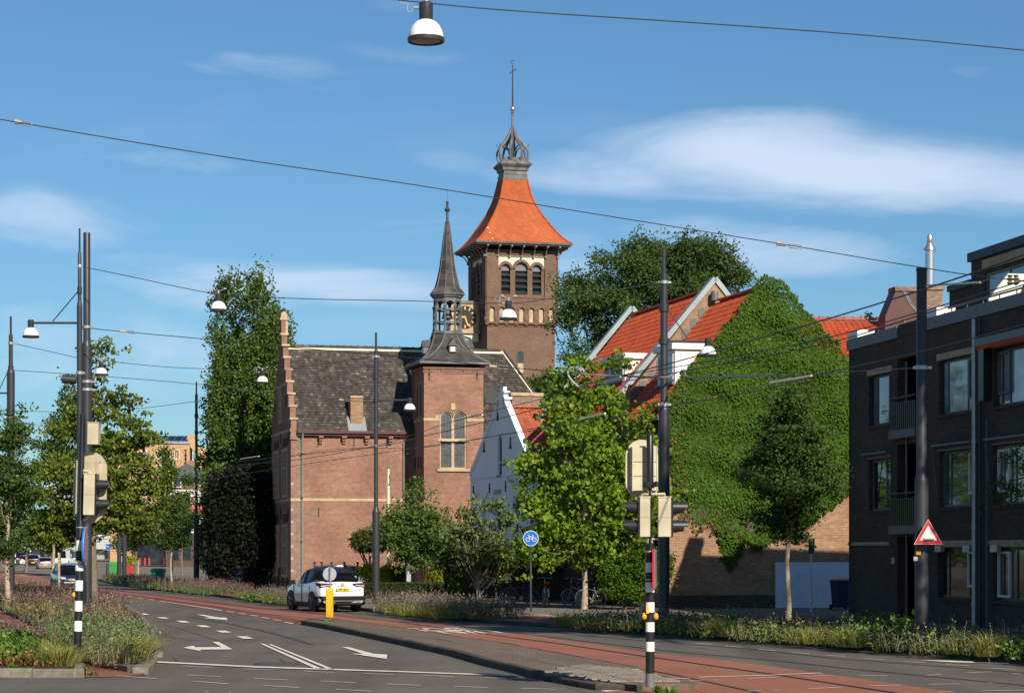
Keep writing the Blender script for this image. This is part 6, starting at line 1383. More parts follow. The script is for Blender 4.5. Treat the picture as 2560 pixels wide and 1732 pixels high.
# narrow dark sign post beside the hornbeam
t = thing('sign_post', 'grey post with a narrow board seen edge-on right of the pale tree trunk', 'sign', tuple(bpt(2028, 79, .12))); k1 = 79 / F; zz_ = lambda y: hz(y, 79) - .12
b = MB(); b.lathe([(.045, 0), (.045, zz_(1465)), (.028, zz_(1463)), (.028, zz_(1345)), (0, zz_(1345))], 10); b.build('pole', M['galv'], t, smooth=40)
b = MB(); b.box(-.10, .09, -.03, -.01, zz_(1383), zz_(1345)); b.build('sign_board', M['mast'], t); b = MB(); b.box(.09, .12, -.035, .0, zz_(1384), zz_(1344)); b.build('board_edge', M['galv'], t)
# flagpole
t = thing('flagpole', 'cream wooden flagpole with a ball top before the brick hall', 'flagpole', tuple(bpt(971, 110, .12))); z_ = hz(1171, 110) - .12
b = MB(); b.lathe([(.085, 0), (.08, z_ * .6), (.055, z_), (0, z_)], 12); b.build('pole', M['cream'], t, smooth=40); b = MB(); b.lathe([(0, -.07), (.05, -.05), (.07, 0), (.05, .05), (0, .07)], 12, (0, 0, z_ + .06), cap=False); b.build('ball', M['grey_paint'], t, smooth=60)
b = MB(); b.tube([(.07, -.06, z_ - .3), (.1, -.07, z_ - .6), (.03, -.08, z_ - .8)], .035, 6); b.build('rolled_rope', M['bark'], t)
# iron fence with capped posts
f0, f1 = bpt(783, 113.5, .12), bpt(1140, 110.5, .12); d = f1 - f0; ang = math.atan2(d.y, d.x); Lf = Vector((d.x, d.y)).length
t = thing('iron_fence', 'black iron railing with mushroom-capped posts before the brick hall', 'fence', tuple(f0), ang)
hp = hz(1404, 112.5) - .12
pm = MB(); pm.lathe([(.045, 0), (.045, hp - .10), (.035, hp - .09), (.085, hp - .06), (.085, hp - .02), (.04, hp), (0, hp)], 10); pme = pm.mesh('fence_post', M['iron'], smooth=40)
for x_ in (787, 807, 835, 871, 908, 952, 999, 1050, 1100): link('fence_post', pme, t, loc=((x_ - 783) * 112.5 / F, 0, 0))
b = MB(); n = int(Lf / .115)
for k in range(n): x_ = k * .115; b.box(x_ - .011, x_ + .011, -.011, .011, 0, hp - .30 + (.07 if k % 2 else 0))
b.build('fence_bars', M['iron'], t, kind='stuff'); 
for z_ in (.2, hp - .42): b = MB(); b.box(0, Lf, -.02, .02, z_, z_ + .035); b.build('fence_rail', M['iron'], t)
# terrace: folded parasol, board, wall lights, rail
t = thing('parasol', 'folded white parasol standing against the shaded gable', 'parasol', tuple(bpt(671, 126, .12))); z0_, z1_ = hz(1424, 126) - .12, hz(1363, 126) - .12
b = MB(); rs_ = []
for z_, r_ in ((z0_, .30), (z0_ + .06, .31), ((z0_ + z1_) / 2, .2), (z1_ - .12, .09), (z1_, .03)): rs_.append([((r_ * (1 + .16 * (i % 2))) * math.cos(2 * pi * i / 16), (r_ * (1 + .16 * (i % 2))) * math.sin(2 * pi * i / 16), z_) for i in range(16)])
b.rings(rs_); b.build('folded_canopy', plain('canvas', (.48, .50, .55), rough=.9, var=.15), t); b = MB(); b.lathe([(.3, 0), (.3, .08), (.03, .1), (.03, z0_ + .1)], 10); b.build('parasol_stand', M['bark'], t)
t = thing('chalkboard_sign', 'blue terrace board with white chalk lettering left of the flowers', 'sign', tuple(bpt(597, 127, .12)), R(-6)); hb = hz(1421, 127) - .12
b = MB(); b.box(-.42, .42, -.02, .02, .1, hb); b.build('board', plain('chalk_blue', (.03, .05, .09)), t); b = MB(); b.prism(rc(-.46, .46, .06, hb + .04), -.03, .03, holes=[rc(-.42, .42, .1, hb)]); b.box(-.46, -.38, -.03, .03, 0, .1); b.box(.38, .46, -.03, .03, 0, .1); b.build('board_frame', M['galv'], t)
ch_ = plain('chalk', (.55, .6, .65))
for s_, z_, q in (('TUIN', hb - .22, .32), ('TERRAS', hb - .55, .22), ('OPEN', hb - .8, .2)):
    me = text_mesh(s_, ch_, size=q, bold=.006); link('chalk_lettering', me, t, mat=Matrix.Translation((-.03, -.026, z_)) @ Matrix.Rotation(pi / 2, 4, 'X')) if s_ != 'OPEN' else None
t = thing('terrace_rail', 'dark wooden terrace rail below the shaded gable', 'fence', tuple(bpt(719, 119, .12)), R(104))
for z_ in (.55, .95, 1.2): b = MB(); b.box(0, 6.5, -.03, .03, z_ - .05, z_ + .05); b.build('rail', M['bark_dark'], t)
for x_ in (0, 1.6, 3.2, 4.8, 6.5): b = MB(); b.box(x_ - .05, x_ + .05, -.05, .05, 0, 1.25); b.build('post', M['bark_dark'], t)
for i, (x_, y_) in enumerate(((657, 1431), (674, 1432), (696, 1434))):
    p = P(x_, y_, 125); t = thing('globe_lamp', ['leftmost small white globe lamp on the terrace rail', 'middle small white globe lamp under the parasol', 'right small white globe lamp before the gable window'][i], 'lamp', tuple(p), 0, 'small terrace lamps')
    b = MB(); b.lathe([(0, -.05), (.04, -.035), (.055, 0), (.04, .035), (0, .05)], 12, cap=False); b.build('globe', M['white_gloss'], t, smooth=60); b = MB(); b.lathe([(.02, -.35), (.02, -.05)], 8); b.build('stem', M['iron'], t)
# notice plate on the slim tree trunk
p = P(1022, 1440, 105.6); t = thing('notice_board', 'small pale board fixed to the tree trunk in front of the turret', 'sign', tuple(p)); b = MB(); b.box(-.1, .1, -.02, 0, -.24, .24); b.build('plate', M['sign_grey'], t)
# litter bins, stakes and boxes in the far beds
def bin_(label, x, Z, yt, w_, m, name='litter_bin'):
    t = thing(name, label, 'bin', tuple(bpt(x, Z, .12))); h = hz(yt, Z) - .12
    b = MB(); b.rings([[(a * w_ * q, c * w_ * q, z_) for a, c in ((-1, -1), (1, -1), (1, 1), (-1, 1))] for q, z_ in ((.8, 0), (1, h * .8))]); b.build('bin_body', m, t); b = MB(); b.rings([[(a * w_ * q, c * w_ * q, z_) for a, c in ((-1, -1), (1, -1), (1, 1), (-1, 1))] for q, z_ in ((1.1, h * .8), (1.1, h * .9), (.8, h))]); b.build('lid', m, t)
bin_('teal litter container between the far flower beds', 396, 150, 1420, .42, plain('teal', (.02, .14, .10)))
bin_('bright green container under the distant cycle sign', 284, 185, 1403, .33, plain('green_box', (.04, .24, .05)))
for i, x_ in enumerate((318, 329)):
    t = thing('red_planter', ['left red slatted planter box below the golden shrub', 'right red slatted planter box beside the railing'][i], 'planter', tuple(bpt(x_, 188, .12)), 0, 'red planter boxes'); b = MB()
    b.box(-.16, .16, -.15, .15, 0, .95); b.build('box', M['red_soft'], t)
    for k in range(4): b = MB(); b.box(-.18, .18, -.17, -.15, .1 + k * .22, .24 + k * .22); b.build('slat', M['red_soft'], t)
for i, (x_, y0, Z) in enumerate(((148, 1385, 120), (430, 1399, 130), (267, 1408, 170), (346, 1400, 165), (1573, 1478, 90))):
    t = thing('wooden_post', ['brown stake supporting the young tree beside the hatchback', 'pale stake in the far flower bed', 'short stake by the green container', 'brown post beside the red planters', 'grey wooden post beside the ivy bush'][i], 'post', tuple(bpt(x_, Z, .12)))
    h = max(hz(y0, Z) - .12, .7); r_ = .05 if i < 4 else .13; b = MB(); b.box(-r_, r_, -r_, r_, 0, h); b.build('post', M['bark_pale'] if i != 4 else M['grey_paint'], t)
# distant signal poles on the left
for i, (x, yb, yt, hd) in enumerate(((38, 1399, 1352, 1), (146, 1404, 1381, 0), (76, 1400, 1374, 0))):
    Z = 13108 / (yb - HY); Z = min(Z, 330); t = thing('distant_signal', ['distant banded signal pole with an orange head at the left edge', 'distant banded signal pole behind the street tree trunk', 'distant banded signal pole above the parked cars'][i], 'traffic signal', tuple(bpt(x, Z, 0)), 0, 'distant signal poles')
    h = hz(yt, Z); n = 8; 
    for k in range(n): b = MB(); b.lathe([(.09, h * k / n), (.09, h * (k + 1) / n)], 8); b.build('white_band' if k % 2 else 'black_band', M['white'] if k % 2 else M['black'], t)
    if hd: b = MB(); b.box(-.35, .35, -.15, .15, h * .72, h * 1.02); b.build('signal_head', M['orange'], t); b = MB(); b.lathe([(0, 0), (.2, 0), (.2, .05), (0, .05)], 12); me = b.mesh('red_lens', M['red']); link('red_lens', me, t, mat=Matrix.Translation((0, 0, h * 1.12)) @ Matrix.Rotation(pi / 2, 4, 'X'))

# ---------------------------------------------------------------- wires
def cable(label, pts, r=.012, m=None, name='overhead_wire', grp='overhead wires', cat='wire'):
    ps = [P(*q) for q in pts]; t = thing(name, label, cat, tuple(ps[0]), 0, grp)
    # rounded through the given points
    out_ = []
    for i in range(len(ps) - 1):
        p0, p1, p2, p3 = ps[max(i - 1, 0)], ps[i], ps[i + 1], ps[min(i + 2, len(ps) - 1)]
        for k in range(6):
            s_ = k / 6; out_.append(.5 * ((2 * p1) + (p2 - p0) * s_ + (2 * p0 - 5 * p1 + 4 * p2 - p3) * s_ * s_ + (3 * p1 - p0 - 3 * p2 + p3) * s_ ** 3))
    out_.append(ps[-1])
    b = MB(); b.tube([p - ps[0] for p in out_], r, 5); b.build('wire', m or M['wire'], t); return t
M['wire'] = plain('wire_dark', (.035, .035, .042), rough=.5)
M['wire_light'] = plain('wire_grey', (.22, .22, .22), rough=.4, metal=.3)
def strain(t, x, y, Z, slope, L=.5, light=True):
    q = P(x, y, Z) - t.location; u = Vector((1, 0, slope)).normalized(); b = MB(); b.tube([q - u * L / 2, q - u * L * .1], [.045, .03], 8); b.build('insulator', M['stone'], t)
    b = MB(); n_ = Vector((-u.z, 0, u.x)) * .04; c = q + u * L * .28; b.tube([c - u * L * .25 + n_, c + u * L * .2 + n_, c + u * L * .25, c + u * L * .2 - n_, c - u * L * .25 - n_, c - u * L * .3], .011, 5, closed=True); b.build('turnbuckle', M['galv'], t)
cable('span wire crossing the top of the sky and carrying the largest lamp', [(850, -17, 31), (1064, 8, 31), (1300, 29, 31.2), (1800, 62, 31.8), (2200, 92, 32.4), (2700, 140, 33)], .009)
t = cable('long wire sloping down from the left edge past the tower roof', [(-60, 289, 40), (0, 299, 40.5), (520, 386, 43), (1020, 460, 45), (1480, 534, 47.3), (1940, 608, 49.2), (2200, 652, 50), (2300, 668, 50.5), (2400, 684, 47), (2560, 703, 44), (2700, 716, 42)], .011)
strain(t, 1972, 614, 49.4, -.16, .55); strain(t, 58, 308, 40.8, -.16, .3)
cable('lamp wire from the tall left masts to the mast by the ivy house', [(217, 669, 71), (330, 692, 70), (440, 716, 69.5), (530, 733, 69), (620, 741, 68.7), (800, 748, 68), (1020, 752, 66.5), (1270, 758, 64), (1385, 745, 65), (1500, 731, 66), (1658, 705, 67)], .012)
t = cable('support wire from the thick left mast across the roof of the brick hall', [(217, 820, 71), (330, 831, 70), (540, 850, 68), (700, 866, 66), (1020, 893, 63), (1206, 912, 61), (1300, 921, 60), (1394, 930, 59), (1440, 940, 58.7)], .012)
strain(t, 318, 829, 70, -.1, .4); strain(t, 1247, 917, 60.5, -.09, .5)
cable('lamp wire from the left edge mast dipping to the small lamps', [(27, 857, 92), (100, 873, 92), (190, 893, 92), (253, 901, 92), (400, 916, 94), (515, 922, 95), (590, 927, 96), (656, 929, 96), (711, 923, 96), (836, 906, 95), (940, 890, 94)], .013)
t = cable('support wire running behind the lime tree to the mast right of the SUV', [(27, 925, 92), (276, 942, 94), (490, 960, 97), (720, 985, 97), (860, 1000, 95), (940, 1006, 94)], .013); strain(t, 862, 1000, 95, -.07, .45)
cable('short far wire rising to the far mast', [(-60, 1024, 134), (46, 1027, 134), (200, 1029, 134), (345, 1021, 134), (491, 1003, 134)], .016)
cable('short wire at the left edge below the lamp', [(-30, 1050, 95), (40, 1056, 95), (148, 1071, 95), (230, 1080, 95)], .012)
cable('upper contact wire rising steeply to the right edge', [(600, 1153, 90), (729, 1139, 77), (945, 1115, 68), (1060, 1090, 62), (1280, 1038, 54), (1407, 979 + 22, 48), (1448, 966, 46), (1654, 914, 40), (2060, 800, 32), (2405, 692, 27), (2700, 585, 24)], .011)
cable('second contact wire over the near track', [(480, 1195, 110), (601, 1163, 90), (729, 1151, 78), (948, 1112, 70), (1139, 1051, 58), (1351, 998, 52), (1448, 972, 46), (1700, 930, 41), (2060, 860, 35), (2300, 788, 31), (2560, 712, 28), (2700, 668, 26)], .009)
cable('twin of the second contact wire, just above it', [(1500, 948, 46), (1760, 905, 41), (2060, 846, 35), (2300, 780, 31), (2560, 701, 28), (2700, 657, 26)], .009)
cable('lower contact wire crossing the ivy gable', [(480, 1205, 110), (729, 1165, 78), (948, 1133, 70), (1208, 1094, 58), (1351, 1073, 52), (1572, 1036, 46), (1675, 1015, 44), (1900, 975, 40), (2060, 934, 37), (2293, 881, 33), (2441, 843, 31), (2700, 772, 28)], .009)
cable('thin wire over the far track below the belt of the brick hall', [(601, 1170, 92), (729, 1140, 80), (850, 1122, 74), (1064, 1117, 66), (1260, 1085, 58), (1351, 1066, 54)], .008)
# bent steel arm over the tracks
def rods(label, pts, r, m, name='cantilever_tube'): return cable(label, pts, r, m, name, None, 'rod')
rods('grey bent cantilever tube reaching left from the mast by the ivy house', [(1448, 968, 59), (1425, 945, 59), (1420, 928, 59), (1430, 918, 59), (1448, 926, 59.5), (1462, 935, 60), (1560, 940, 63), (1660, 943, 66), (1680, 937, 66.5), (1693, 930, 67)], .028, M['galv'])
rods('grey cantilever tube reaching right from the mast by the ivy house', [(1700, 935, 67), (1704, 926, 66.5), (1712, 930, 66), (1722, 942, 65), (1800, 942, 62), (1905, 939, 58), (1925, 937, 57), (1931, 944, 57), (1927, 953, 57)], .026, M['galv'])
cable('support wire from the bent tube to the massive right mast', [(1905, 939, 58), (2029, 938, 55), (2125, 929, 53), (2210, 924, 52), (2293, 919, 51)], .012, M['wire_light'])
for i, q in enumerate(([(1448, 966, 46), (1551, 940, 44)], [(1448, 1049, 50), (1513, 1033, 48)], [(1925, 957, 42), (2029, 940, 40)], [(1139, 1049, 58), (1206, 1036, 56)], [(601, 1147, 92), (648, 1140, 88)], [(2316, 714, 50), (2451, 706, 45)])):
    rods(['cream insulated rod in front of the plane tree top', 'cream insulated rod across the middle of the plane tree', 'cream insulated rod against the ivy gable', 'cream insulated rod before the turret window', 'cream insulated rod before the dark poplar', 'cream insulated rod beside the steel flue'][i], q, .022, M['cream'], 'insulated_rod')
t = cable('short grey wire with insulators at the right edge', [(2451, 706, 45), (2482, 696, 44), (2530, 700, 43), (2600, 704, 42)], .01, M['wire_light'])
for x_ in (2525, 2540): p = P(x_, 700, 43) - t.location; b = MB(); b.lathe([(.02, .1), (.06, .09), (.03, .05), (.08, .02), (.03, -.02), (.07, -.06), (.02, -.1)], 10, tuple(p)); b.build('insulator', M['bark'], t)
# ---------------------------------------------------------------- foliage
def leaf_mesh(name, C, size, m, parent=None, asp=.55, up=.3, jit=.35, nrm=None, **k):
    """one folded four-cornered leaf at every centre"""
    n = len(C); C = np.asarray(C, float)
    a = rng.normal(size=(n, 3)); a[:, 2] -= up; a /= np.linalg.norm(a, axis=1)[:, None]
    if nrm is not None:
        nn = np.asarray(nrm, float) + rng.normal(size=(n, 3)) * .45; nn /= np.linalg.norm(nn, axis=1)[:, None]
        a = a - nn * (a * nn).sum(1)[:, None]; a /= np.linalg.norm(a, axis=1)[:, None]; b_ = np.cross(nn, a)
    else:
        r = rng.normal(size=(n, 3)); r[:, 2] *= .6; b_ = np.cross(a, r); b_ /= np.linalg.norm(b_, axis=1)[:, None] + 1e-9
        nn = np.cross(a, b_)
    s = size * (1 + jit * rng.uniform(-1, 1, n))[:, None]
    fold = rng.uniform(.0, .22, n)[:, None] * s
    V = np.empty((n, 4, 3)); V[:, 0] = C - a * s * .5; V[:, 1] = C + b_ * s * asp * .5 + nn * fold - a * s * .08; V[:, 2] = C + a * s * .5; V[:, 3] = C - b_ * s * asp * .5 + nn * fold - a * s * .08
    me = bpy.data.meshes.new(name); me.vertices.add(4 * n); me.vertices.foreach_set('co', V.ravel()); me.loops.add(4 * n); me.loops.foreach_set('vertex_index', np.arange(4 * n, dtype=np.int32))
    me.polygons.add(n); me.polygons.foreach_set('loop_start', np.arange(0, 4 * n, 4, dtype=np.int32)); me.polygons.foreach_set('loop_total', np.full(n, 4, dtype=np.int32))
    me.materials.append(m); me.update(); me.validate()
    return link(name, me, parent, **k)
def blades(name, B, D, L, w_, bend, m, parent=None, **k):
    """grass blades / stalks: base B, direction D, arching over by bend"""
    n = len(B); side = np.cross(D, np.array([0, 0, 1.0]) + rng.normal(size=(n, 3)) * .3); side /= np.linalg.norm(side, axis=1)[:, None] + 1e-9
    L = np.asarray(L)[:, None]; h = D.copy(); h[:, 2] = 0; h += rng.normal(size=(n, 3)) * [.2, .2, 0]
    P1 = B + D * L * .5; P2 = B + D * L * .85 + h * L * bend * .6 - np.array([0, 0, 1]) * L * bend * .35
    P1 = P1 + h * L * bend * .12
    V = np.empty((n, 5, 3)); V[:, 0] = B - side * w_; V[:, 1] = B + side * w_; V[:, 2] = P1 + side * w_ * .8; V[:, 3] = P1 - side * w_ * .8; V[:, 4] = P2
    me = bpy.data.meshes.new(name); me.vertices.add(5 * n); me.vertices.foreach_set('co', V.ravel())
    idx = np.array([0, 1, 2, 3, 3, 2, 4], dtype=np.int32)[None] + 5 * np.arange(n, dtype=np.int32)[:, None]
    me.loops.add(7 * n); me.loops.foreach_set('vertex_index', idx.ravel())
    ls = np.stack([7 * np.arange(n), 7 * np.arange(n) + 4], 1).ravel().astype(np.int32)
    me.polygons.add(2 * n); me.polygons.foreach_set('loop_start', ls); me.polygons.foreach_set('loop_total', np.tile(np.array([4, 3], dtype=np.int32), n))
    me.materials.append(m); me.update(); me.validate(); return link(name, me, parent, **k), P2
def blob_clusters(blobs, n, edge=.45):
    bl = np.array(blobs, float); wt = (bl[:, 3] * bl[:, 4] * bl[:, 5]) ** .67; ix = rng.choice(len(bl), n, p=wt / wt.sum())
    d = rng.normal(size=(n, 3)); d /= np.linalg.norm(d, axis=1)[:, None]; r = rng.uniform(0, 1, n) ** edge
    return bl[ix, :3] + d * r[:, None] * bl[ix, 3:6]
def crown(name, blobs, ncl, per, cr, size, m, parent, flat=.7, edge=.45, asp=.55, up=.3, pads=0, pr=.5, **k):
    if pads:    # leaves gather in separate sprays with gaps between
        pc = blob_clusters(blobs, pads, edge); ps = rng.uniform(.5, 1.4, pads); ix = rng.choice(pads, ncl, p=ps ** 2 / (ps ** 2).sum())
        c = pc[ix] + rng.normal(size=(ncl, 3)) * (ps[ix] * pr)[:, None] * np.array([.75, .75, .75 * flat])
    else: c = blob_clusters(blobs, ncl, edge)
    rr = cr * rng.uniform(.55, 1.3, ncl)
    C = np.repeat(c, per, 0) + rng.normal(size=(ncl * per, 3)) * np.repeat(rr, per)[:, None] * np.array([.6, .6, .6 * flat])
    return leaf_mesh(name, C, size, m, parent, asp=asp, up=up, **k), c
def trunk(parent, h, r0, r1, m, cl=None, nb=12, base=0.0, lean=(0, 0), rb=.035, start=.35, sub=True):
    b = MB(); n = 9
    pts = [Vector((lean[0] * (i / n) ** 1.3 + .03 * math.sin(i * 1.7), lean[1] * (i / n) + .03 * math.cos(i * 2.1), base + h * i / n)) for i in range(n + 1)]
    b.tube(pts, [r0 * (1.25 if i == 0 else 1) + (r1 - r0) * i / n for i in range(n + 1)], 9)
    o = b.build('trunk', m, parent, smooth=60)
    if cl is not None and len(cl):
        b = MB(); sel = cl[rng.choice(len(cl), min(nb, len(cl)), replace=False)]
        for q in sel:
            q = Vector(q); zb = base + h * random.uniform(start, .98); zb = min(zb, max(q.z - .1, base + h * start)); t = (zb - base) / h * n; i = min(int(t), n - 1); p = pts[i].lerp(pts[i + 1], t - i)
            d = q - p; mid = p + d * .5 + Vector((0, 0, -.08 * d.length)); k_ = rb * (.6 + .25 * d.length)
            b.tube([p, mid, q], [k_, k_ * .65, k_ * .22], 5)
        b.build('branch', m, parent, smooth=60, kind='stuff' if nb > 3 else None)
    return o
def tree(name, label, base, h, r0, blobs, ncl, per, cr, size, lm, bm=None, nb=20, group=None, th=None, flat=.7, edge=.45, asp=.55, up=.3, start=.35, lean=(0, 0), rb=.035, cat='tree', z0=0.0, r1=None, pads=0, pr=.5):
    """blobs given relative to the base"""
    t = thing(name, label, cat, tuple(base), 0, group)
    o, c = crown('crown', blobs, ncl, per, cr, size, lm, t, flat, edge, asp, up, pads=pads, pr=pr, kind='stuff')
    trunk(t, th or h, r0, r1 or r0 * .25, bm or M['bark'], c, nb, lean=lean, start=start, rb=rb)
    return t
def pb(base, l, Z=None):
    """blobs from picture: (x, y, half-width px, half-height px, depth factor) at the base's own distance"""
    o = []
    for q in l:
        x, y, rx, rz = q[:4]; dep = q[4] if len(q) > 4 else 0.0; Z_ = base[1] + dep; s_ = Z_ / F
        p = P(x, y, Z_); o.append((p.x - base[0], p.y - base[1], p.z - base[2], rx * s_, (q[5] if len(q) > 5 else rx * s_ * .9), rz * s_))
    return o


# Lombardy poplar clump beside the gable
B0 = bpt(614, 129)
bl = []
for x, yt, yb, rx in ((545, 735, 1330, 26), (572, 716, 1340, 24), (606, 728, 1350, 26), (632, 712, 1350, 24), (659, 722, 1340, 24), (683, 708, 1300, 20), (560, 900, 1380, 34), (610, 880, 1400, 40), (650, 880, 1390, 38), (535, 1010, 1380, 24), (718, 815, 1100, 13), (700, 770, 1150, 18)):
    for k in range(7):
        t = k / 6; y = yt + 26 + (yb - yt - 22) * t; bl.append((x + random.uniform(-6, 6), y, rx * (.42 + .78 * math.sin(pi * min(1, .10 + t * .66)) ** .9), (yb - yt) / 10, random.uniform(-1.3, 1.3)))
tree('poplar_tree', 'tall dark columnar poplar clump behind the stepped gable', B0, 19, .5, pb(B0, bl), 8500, 15, .24, .16, M['leaf_poplar'], M['bark_dark'], nb=40, flat=1.6, edge=.32, up=-.6, asp=.75, pads=1500, pr=.27, th=12)
bl = pb(B0, [(545, 1250, 30, 60, -1.5), (600, 1215, 40, 55, -2), (650, 1235, 40, 60, -2), (535, 1340, 28, 70, -2), (590, 1330, 60, 80, -2.5), (655, 1360, 44, 70, -3), (555, 1400, 40, 40, -3), (625, 1290, 50, 50, -2.5)])  # near-black leaves added to put the hall's shade on the poplar foot
tree('poplar_foot_shade', 'near-black foliage added for the shade on the foot of the poplar', B0 + Vector((.3, -2.5, 0)), 3, .2, bl, 3400, 14, .4, .2, leafm('leaf_poplar_shaded', (.003, .005, .002), (.006, .010, .003), (.01, .015, .005), .05), M['bark_dark'], nb=8, cat='shrub')
# locust trees behind the houses
for k, (bx, bls, lb_, n_) in enumerate(((1500, [(1585, 620, 42, 22), (1640, 640, 50, 26), (1540, 655, 60, 22), (1500, 690, 50, 20), (1450, 720, 60, 22), (1436, 760, 34, 18), (1418, 705, 22, 10), (1560, 720, 60, 26), (1490, 760, 60, 24), (1430, 800, 40, 20), (1580, 780, 50, 24), (1530, 820, 60, 22), (1455, 850, 44, 18), (1440, 890, 34, 16), (1620, 710, 46, 26), (1540, 870, 60, 20), (1480, 800, 40, 30), (1600, 690, 50, 34), (1530, 740, 60, 30)], 'tall feathery locust tree rising behind the orange roofs, nearest the church tower', 2600),
                                       (1700, [(1730, 612, 50, 20), (1780, 635, 55, 24), (1690, 645, 46, 22), (1810, 668, 46, 22), (1740, 680, 60, 26), (1680, 700, 46, 22), (1845, 692, 24, 14), (1800, 715, 50, 20), (1650, 745, 50, 24), (1720, 740, 50, 22), (1600, 760, 30, 24), (1740, 650, 70, 36), (1700, 720, 60, 30)], 'tall feathery locust tree rising directly behind the bare brick gable', 2100))):
    B0 = bpt(bx, 122); tree('locust_tree', lb_, B0, 14, .35, pb(B0, [(*q, random.uniform(-2, 2)) for q in bls]), n_, 13, .34, .17, M['leaf_locust'], M['bark_dark'], nb=22, group='locust trees behind the houses', flat=.7, edge=.6, asp=.5, th=12.5, rb=.03, start=.5, pads=200, pr=.52)
B0 = bpt(1385, 158); tree('dark_tree', 'dark leafy tree at the foot of the church tower', B0, 10, .3, pb(B0, [(1350, 960, 34, 40), (1340, 1010, 45, 60), (1390, 990, 50, 60), (1310, 1050, 30, 40)]), 900, 22, .6, .26, M['leaf_locust'], M['bark_dark'], nb=15, flat=.5, pads=60, pr=.7)
# plane tree, bright, in front of the white house
B0 = bpt(1461, 84.5, .12)
bl = [(1545, 905, 26, 30), (1500, 930, 45, 40), (1440, 955, 42, 30), (1555, 950, 32, 34), (1480, 1000, 85, 50), (1395, 1030, 38, 30), (1540, 1040, 60, 60), (1420, 1080, 75, 60), (1500, 1110, 100, 75), (1350, 1150, 48, 46), (1560, 1150, 60, 70), (1400, 1190, 80, 60), (1490, 1230, 110, 80),
      (1580, 1250, 45, 60), (1350, 1260, 60, 55), (1430, 1320, 100, 60), (1530, 1330, 80, 60), (1600, 1350, 28, 40), (1370, 1370, 70, 45), (1480, 1385, 90, 40), (1330, 1180, 30, 30), (1640, 1240, 45, 22), (1690, 1255, 22, 14)]
tree('plane_tree', 'bright yellow-green young plane tree with a mottled trunk', B0, 6.8, .115, pb(B0, [(*q, random.uniform(-.8, .8)) for q in bl]), 2000, 12, .22, .17, M['leaf_plane'], M['bark_pale'], nb=38, flat=.7, asp=.85, th=7.5, start=.3, rb=.012, pads=170, pr=.42)
# hornbeam street tree on the right
B0 = bpt(1970, 66.5, .12)
bl = [(1985, 960, 22, 30), (1985, 1010, 48, 45), (1960, 1060, 62, 45), (2010, 1080, 68, 50), (1950, 1130, 80, 50), (2010, 1160, 90, 55), (1930, 1200, 70, 45), (2040, 1220, 62, 45), (1970, 1240, 95, 50), (1950, 1290, 75, 38), (2010, 1300, 60, 38), (1975, 1335, 42, 28), (2075, 1180, 36, 36), (1885, 1165, 30, 34)]
tree('street_tree', 'dark green street tree with a pale trunk before the ivy wall', B0, 4.2, .085, pb(B0, [(*q, random.uniform(-.5, .5)) for q in bl]), 1700, 18, .17, .10, M['leaf_horn'], M['bark_pale'], nb=50, flat=.6, asp=.6, th=5.5, start=.42, rb=.012, r1=.03, pads=210, pr=.27)
# lime tree beside the left masts
B0 = bpt(232, 93, .11)
bl = [(245, 848, 14, 22), (250, 895, 24, 26), (248, 930, 36, 22), (290, 940, 12, 14), (215, 1000, 40, 22), (275, 1000, 40, 26), (330, 1005, 22, 16), (230, 1050, 70, 30), (320, 1060, 45, 24), (355, 1055, 18, 14), (190, 1075, 40, 26), (250, 1110, 60, 34), (300, 1105, 55, 26), (370, 1095, 34, 18), (150, 1150, 52, 26),
      (240, 1170, 70, 36), (330, 1160, 55, 30), (380, 1175, 26, 18), (110, 1180, 45, 30), (180, 1210, 80, 40), (300, 1220, 80, 40), (90, 1250, 50, 34), (370, 1225, 40, 24), (230, 1270, 90, 45), (120, 1300, 62, 34), (330, 1290, 62, 34), (190, 1330, 70, 36), (320, 1318, 60, 26), (140, 1350, 50, 26), (60, 1230, 22, 20)]
tree('lime_tree', 'large yellow-green lime tree right beside the two tall left masts', B0, 9.5, .19, pb(B0, [(*q, random.uniform(-1, 1)) for q in bl]), 2000, 14, .26, .15, M['leaf_lime'], M['bark'], nb=50, flat=.45, asp=.8, up=.9, th=9.4, start=.2, rb=.02, pads=300, pr=.42, edge=.6)
